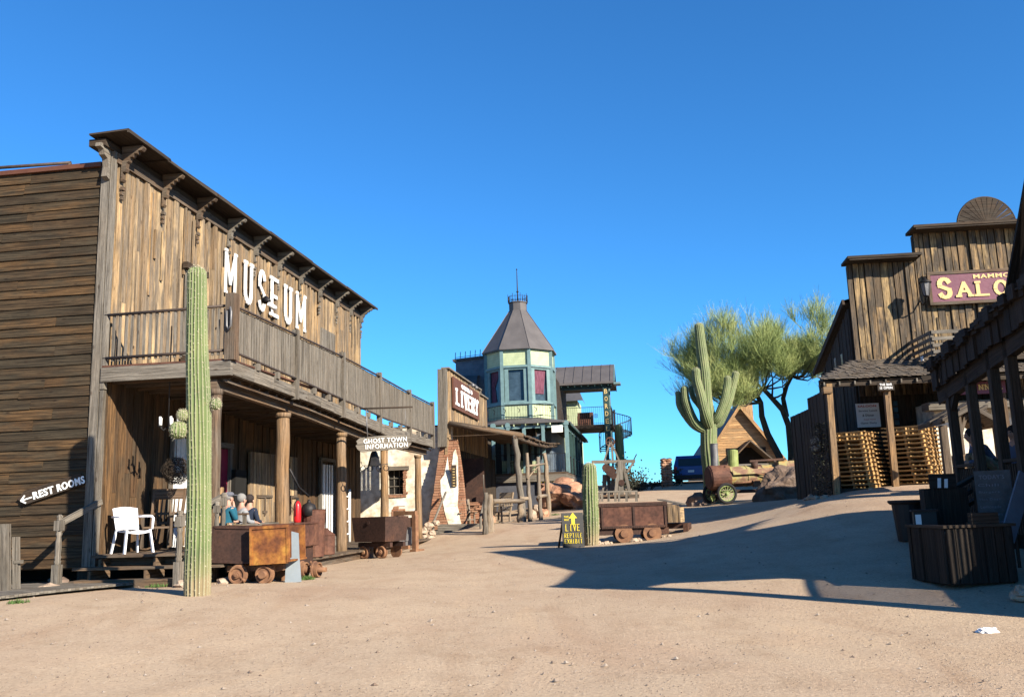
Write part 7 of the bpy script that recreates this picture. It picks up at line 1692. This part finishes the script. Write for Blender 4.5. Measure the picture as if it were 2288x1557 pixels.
# upper street gable & near false front (cast the long street shadow)
gy=1.6
pk=7.25
mb=MB(); pr=[(-2.7,4.3),(-2.7,5.35),(gy,pk),(3.4,5.2),(3.4,4.3)]
mb.prism(pr,(.12,0,0),(1.30,0,0),(0,1,0),(0,0,1)); mb.build('street_gable','wshade',sh)
mb=MB(); 
for a,b in (((-3.0,5.2),(gy,pk+.08)),((gy,pk+.08),(3.6,4.98))): mb.obox((1.70,(a[0]+b[0])/2,(a[1]+b[1])/2+.05),(1.1,0,0),V((0,b[0]-a[0],b[1]-a[1])),(0,0,.1))
mb.box(1.3,1.5,-2.6,3.4,4.5,4.62); mb.build('gable_roof','wshade',sh)
nf=FR.loc((7.6,7.7,0)); 
fs_=root('porch_end_frame',FR.w(nf.x,nf.y,g(7.6,7.7)),RZ,'tall open timber end frame with slatted panel at the near end of the shop row','frame')
hN=5.55-fs_.location.z
mb=MB(); mb.box(-.06,.06,-.06,.06,-.2,hN); mb.build('post','wshade',fs_)
dE=1.75
mb=MB(); mb.prism([(0,hN-.85),(0,hN),(2.9,hN),(2.9,hN-3.2),(dE+.1,hN-3.2),(dE-.05,hN-2.2),(.7,hN-1.1)],(.04,0,0),(0,0.06,0),(0,1,0),(0,0,1)); mb.build('header_panel','wshade',fs_)
mb=MB(); z=.08
while z<dE-.06: mb.box(-.012,.012,z,z+.035,2.0,2.95); z+=.075
mb.build('slat_panel','wshade',fs_)
mb=MB(); mb.box(-.06,.06,dE,dE+.12,-.2,hN-1.3); mb.box(-.04,.04,.06,dE,2.95,3.0);mb.box(-.04,.04,.07,dE,-.2,2.0); mb.box(-.05,.05,dE+.1,dE+1.3,-.2,hN-1.5); mb.build('inner_wall','wshade',fs_)
# ---- things by the right edge
def onR(name,px,py,D,rz,label,cat,group=None):
    b=W(px,py,D); b.z=g(b.x,b.y); return root(name,b,rz,label,cat,group)
tb_=onR('wooden_trough',2158,1300,11.9,RZ+.22,'big dark plank box with a raised block on its rim at the right edge','box')
mb=MB(); vboards(mb,(-.55,-.5,0),(1,0,0),(0,-1,0),1.1,.02,.74,w=.2,th=.03); vboards(mb,(-.55,-.5,0),(0,1,0),(-1,0,0),1.1,.02,.74,w=.2,th=.03); vboards(mb,(.55,-.5,0),(0,1,0),(1,0,0),1.1,.02,.74,w=.2,th=.03); mb.box(-.54,.54,.55,.58,.02,.74); mb.box(-.54,.54,-.49,.55,0,.1); mb.build('sides','wshade',tb_)
mb=MB(); mb.box(-.62,.62,-.58,-.46,.742,.78); mb.box(-.62,-.5,-.46,.62,.742,.78); mb.box(.5,.62,-.46,.62,.742,.78); mb.box(-.1,.36,-.55,-.45,.782,.93); mb.build('rim','wd',tb_)
mb=MB(); mb.box(-.53,.53,-.48,.54,.1,.66); mb.build('soil','boulder',tb_)
tb_.scale=(.78,.78,.95)
bn=onR('trash_bin',2036,1214,15.3,.2,'dark plastic bin with a wide flared rim standing in the street shade','bin')
mb=MB(); mb.tube([(0,0,0),(0,0,.62)],[.2,.25],18,sm=False); mb.build('bucket','black',bn); mb=MB(); mb.tube([(0,0,.6),(0,0,.64),(0,0,.67)],[.27,.31,.3],18,sm=False); mb.build('rim','rustdark',bn)
nb=onR('leaflet_box',2075,1240,14.0,RZ-.2,'narrow dark box with white stickers down its edge, between the bin and the plank box','leaflet box')
mb=MB(); mb.box(-.16,.16,-.16,.16,0,.66); mb.build('case','black',nb); mb=MB(); 
for z0,z1 in ((.47,.62),(.4,.45),(.2,.26),(.08,.14)): mb.box(-.14,-.06,-.172,-.163,z0,z1)
mb.build('sticker','paper',nb)
mb=MB(); mb.box(-.19,.19,-.19,.19,.662,.69); mb.build('lid','rustdark',nb)
ps=onR('brochure_stand',2118,1175,14.2,RZ,'dark stand holding two white leaflets above the plank box','stand')
zz=W(2118,1078,14.2).z-ps.location.z
mb=MB(); mb.box(-.3,.35,0,.25,0,zz-.08); mb.box(-.2,.2,.0,.03,zz-.1,zz+.14); mb.build('cabinet','wshade',ps); mb=MB(); mb.obox((-.06,-.02,zz),(.05,0,0),(0,.01,0),(.015,0,.15)); mb.obox((.04,-.02,zz-.01),(.05,0,0),(0,.01,0),(.015,0,.14)); mb.build('leaflet','paper',ps)
rr_=root('ramp_handrail',W(2150,1100,14.6),0,'dark sloping wooden handrails rising toward the shaded porch behind the plank box','handrail'); ro_=rr_.location
for (a,b) in (((2082,1118),(2200,1052)),((2108,1128),(2222,1068)),((2096,1165),(2190,1110))):
    mb=MB(); mb.beam(W(a[0],a[1],14.3)-ro_,W(b[0],b[1],15.2)-ro_,.09,.06); mb.build('rail','wd',rr_)
for px,py in ((2090,1112),(2135,1095),(2180,1072)):
    q=W(px,py,14.5); mb=MB(); mb.beam((q.x-ro_.x,q.y-ro_.y,g(q.x,q.y)-ro_.z-.05),q-ro_,.09,.08,up=(0,1,0)); mb.build('post','wd',rr_)
cbd=onR('chalkboard_menu',2232,1200,12.6,RZ-.5,'large chalk-written menu board leaning in the shade at the right edge','chalkboard')
zb_=W(2232,1188,12.6).z-cbd.location.z; zt_=W(2232,1050,12.6).z-cbd.location.z
mb=MB(); mb.box(-.22,.24,0,.03,zb_,zt_); mb.build('panel','slate_board',cbd); mb=MB()
put_text(mb,"TODAY'S",(-.16,-.001,zt_-.12),(1,0,0),(0,0,1),.32,.06,(0,-1,0),.003,.01)
for i,t in enumerate(('Chili','Burgers','Hot Dogs','Lemonade','Ice Cream','Coffee')): put_text(mb,t,(-.18,-.001,zt_-.22-i*.1),(1,0,0),(0,0,1),.26,.04,(0,-1,0),.003,.0)
mb.build('chalk_writing','bluegreyboard',cbd)
mb=MB(); mb.box(-.2,-.16,.03,.07,-.1,zt_); mb.box(.18,.22,.03,.07,-.1,zt_); mb.build('leg','wshade',cbd)
lbd=W(2250,1205,12.1); lt=W(2292,1060,12.3); mb=MB(); mb.beam(lbd,lt,.22,.03,up=(0.2,-1,0)); q=lbd.copy(); mb.beam(V((lbd.x,lbd.y+.1,g(lbd.x,lbd.y))),V(lbd),.08,.08); one('slanted_plank',mb,'bluegreyboard','blue-grey slanted board leaning beside the chalk-written menu','board',loc=q)
mb=MB(); q=W(2286,1328,10.6); q.z=g(q.x,q.y)+.08; mb.blob(q,(.13,.12,.09),3,.5,1.5,seed=180); one('stone',mb,'rock','rounded grey stone at the very right edge in the shade','stone',loc=q)
# litter
lit=W(2208,1422,9.2); lit.z=g(lit.x,lit.y)+.02; mb=MB(); mb.blob(lit,(.10,.05,.035),3,.7,2.2,seed=190); one('litter',mb,'paper','crumpled white paper bag lying on the sunlit gravel','litter',loc=lit)
# persons on the right
py_=rp(2266,966,x=1.0).y; q=FR.w(1.0,py_,zfl); hq=W(2266,966,q.y)
person((hq.x,q.y,hq.z-1.62),math.radians(200),'person standing behind the shop railing with a sunlit reddish face and blue shirt','bluecloth','navycloth','hair_dark',pose='stand',lean=.02,arms='down')
qs=W(2222,1040,16.5); person((qs.x,qs.y,qs.z-.1),math.radians(175),'person in blue-grey top and tan trousers sitting bent forward on the shaded porch','bluecloth','tancloth','hair_dark',pose='crouch',lean=.7)
# ================================================================ ADDED UNSEEN BUILDING BEHIND THE SALOON (its shade falls over the top of the street)
hb_=V((16.2,36.5,0)); ht=root('rear_shade_building',hb_,RZ,'tall plain plank building behind the saloon, hidden by it from the street','building')
mb=MB(); mb.box(.1,6,.1,8,1.5,9.6); mb.build('wall_core','wd',ht)
mb=MB(); vboards(mb,(.1,8,0),(0,-1,0),(-1,0,0),7.9,1.5,9.7,w=.24,th=.04); vboards(mb,(.1,.1,0),(1,0,0),(0,-1,0),5.9,1.5,9.7,w=.24,th=.04); mb.build('boards','wd',ht)
mb=MB(); mb.obox((3,4,9.8),(6.6,0,.3),(0,8.6,0),(0,0,.1)); mb.build('roof','rooftin',ht)
for y in (1.5,4,6.2):
    for z in (3.2,6.4): mb=MB(); mb.box(.0,.05,y,y+.9,z,z+1.5); mb.build('window','glassb',ht)
# ================================================================ small vegetation
def tuft(px,py,D,n,s,label):
    q=W(px,py,D); q.z=g(q.x,q.y); mb=MB()
    for k in range(n):
        a=random.uniform(0,6.28); r_=random.uniform(0,s); p=q+V((math.cos(a)*r_,math.sin(a)*r_,0)); d=V((random.gauss(0,.4),random.gauss(0,.4),1)).normalized()*random.uniform(.03,.09); w=V((random.gauss(0,1),random.gauss(0,1),0)).normalized()*.008; b=len(mb.v); mb.v+=[p-w,p+w,p+d]; mb.face([b,b+1,b+2],None,.5)
    one('grass',mb,'leaf',label,'grass',None,'stuff',loc=q)
tuft(683,1280,16.4,260,.18,'small green weeds by the loose cart wheels'); tuft(40,1356,12.9,160,.15,'thin green grass at the boardwalk edge'); tuft(800,1240,26,150,.2,'green weeds in front of the far museum deck'); tuft(1240,1135,37,160,.25,'green weeds below the red sandstone boulders'); tuft(350,1312,15.2,120,.2,'sparse weeds at the foot of the museum steps')
# bush & horizon shrubs right of the headframe
mb=MB(); q=W(1418,1085,47.); q.z=g(q.x,q.y)
for k in range(900):
    a=random.gauss(0,.5); p=q+V((a-.2,random.gauss(0,.4),abs(random.gauss(0,.5))+(.7 if a<0 else 0)*random.random())); d=V((random.gauss(0,1),random.gauss(0,1),random.gauss(0,1))).normalized()*.09; e=d.cross(V((0,1,0.2)))*.8; mb.quad([p,p+d,p+d+e,p+e])
mb.tube([q,q+V((-.2,0,1.2)),q+V((0.2,0,1.9))],.03,5)
one('prickly_bush',mb,'bushleaf','dark straggly bush on the crest right of the timber headframe','bush',loc=q)
mb=MB(); q=W(1452,1086,49.5); q.z=g(q.x,q.y)
for k in range(200): p=q+V((random.gauss(0,.5),random.gauss(0,.3),abs(random.gauss(0,.13)))); d=V((random.gauss(0,1),random.gauss(0,1),random.gauss(0,1))).normalized()*.1; e=d.cross(V((0,1,0.2))); mb.quad([p,p+d,p+d+e,p+e])
one('low_bush',mb,'bushleaf','low dark bush on the crest of the road against the sky','bush',loc=q)
# ================================================================ GROUND
def axis(a,b,st,far):
    L_=list(np.arange(a,b,st)); s=st
    hi=b; H=[]
    while hi<far: H.append(hi); s*=1.3; hi+=s
    lo=a; s=st; Lo=[]
    while lo>-far: s*=1.3; lo-=s; Lo.append(lo)
    return np.array(Lo[::-1]+L_+H)
xs=axis(-22,24,.4,2500); ys=axis(2,90,.4,2500)
XX,YY=np.meshgrid(xs,ys,indexing='ij'); fx,fy=XX.ravel(),YY.ravel(); R_=np.hypot(fx,fy-20)
zz=np.empty(fx.size)
for i in range(0,fx.size,20000): zz[i:i+20000]=garr(np.clip(fx[i:i+20000],-190,190),np.clip(fy[i:i+20000],-190,230))
zz=np.clip(zz,-1,3.2); bl=np.clip((R_-90)/80,0,1); zz=zz*(1-bl)+.8*bl
m_=(R_<60); zz=zz+np.where(m_,.012*np.sin(fx*1.7+np.sin(fy*1.1))*np.sin(fy*1.3+fx*.4),0)
nx,ny=len(xs),len(ys); vv_=np.c_[fx,fy,zz]
idx=np.arange(nx*ny).reshape(nx,ny); fc=np.stack([idx[:-1,:-1],idx[1:,:-1],idx[1:,1:],idx[:-1,1:]],-1).reshape(-1,4)
me=bpy.data.meshes.new('ground'); me.from_pydata(vv_.tolist(),[],fc.tolist()); me.materials.append(M['ground']); me.polygons.foreach_set('use_smooth',[True]*len(fc)); me.update()
go=bpy.data.objects.new('ground',me); COL.objects.link(go); go['kind']='structure'
# pebbles scattered near the camera
mb=MB(); rnd=random.Random(5); M['pebble']=wood('pebble_stone',[(.50,.40,.31),(.28,.19,.14),(.66,.57,.48)],(.4,.3,.22),.2)
pp=[]
for k in range(13000):
    y=6.2+rnd.random()**1.6*16; x=rnd.uniform(-.62,.62)*y; pp.append((x,y))
pz_=garr(np.array([p[0] for p in pp]),np.array([p[1] for p in pp]))
for (x,y),z in zip(pp,pz_):
    s=rnd.uniform(.003,.009)*(1 if rnd.random()<.95 else rnd.uniform(1.8,3.6)); r_=rnd.random(); c=V((x,y,z+s*.2)); b=len(mb.v)
    mb.v+=[c+V((s*rnd.uniform(.7,1.5),0,0)),c+V((0,s*rnd.uniform(.7,1.3),0)),c-V((s*rnd.uniform(.7,1.5),0,0)),c-V((0,s*rnd.uniform(.7,1.3),0)),c+V((rnd.uniform(-.3,.3)*s,rnd.uniform(-.3,.3)*s,s*.8))]
    for a,b_ in ((0,1),(1,2),(2,3),(3,0)): mb.face([b+a,b+b_,b+4],None,r_)
one('gravel',mb,'pebble','loose small pebbles strewn over the foreground dirt','gravel',None,'stuff')
# ================================================================ LIGHT, SKY
el=math.radians(27.8); hx_,hy_=.71,-.70; hn=math.hypot(hx_,hy_)
sd=V((hx_/hn*math.cos(el),hy_/hn*math.cos(el),math.sin(el)))
ld=bpy.data.lights.new('sun','SUN'); ld.energy=4.9; ld.angle=math.radians(.53); ld.color=(1,.90,.745); lo_=bpy.data.objects.new('sun',ld); COL.objects.link(lo_); lo_.rotation_euler=(-sd).to_track_quat('-Z','Y').to_euler(); lo_.location=(20,-20,30)
w=bpy.data.worlds.new('World'); SC.world=w; w.use_nodes=True; nt=w.node_tree; bg=nt.nodes['Background']
sk=nt.nodes.new('ShaderNodeTexSky'); sk.sky_type='NISHITA'; sk.sun_disc=False; sk.sun_elevation=el; sk.sun_rotation=math.atan2(sd.x,sd.y); sk.altitude=600; sk.air_density=1.0; sk.dust_density=0.0; sk.ozone_density=4.5
tint=mix(nt,(0,0,0),(.34,.87,1.22),1.,'MULTIPLY'); _m=tint.node; nt.links.new(sk.outputs[0],_m.inputs[6]); nt.links.new(tint,bg.inputs[0]); bg.inputs[1].default_value=.066
vs_=SC.view_settings; vs_.view_transform='Standard'; vs_.look='None'; vs_.exposure=1.44; vs_.gamma=1; vs_.use_curve_mapping=False
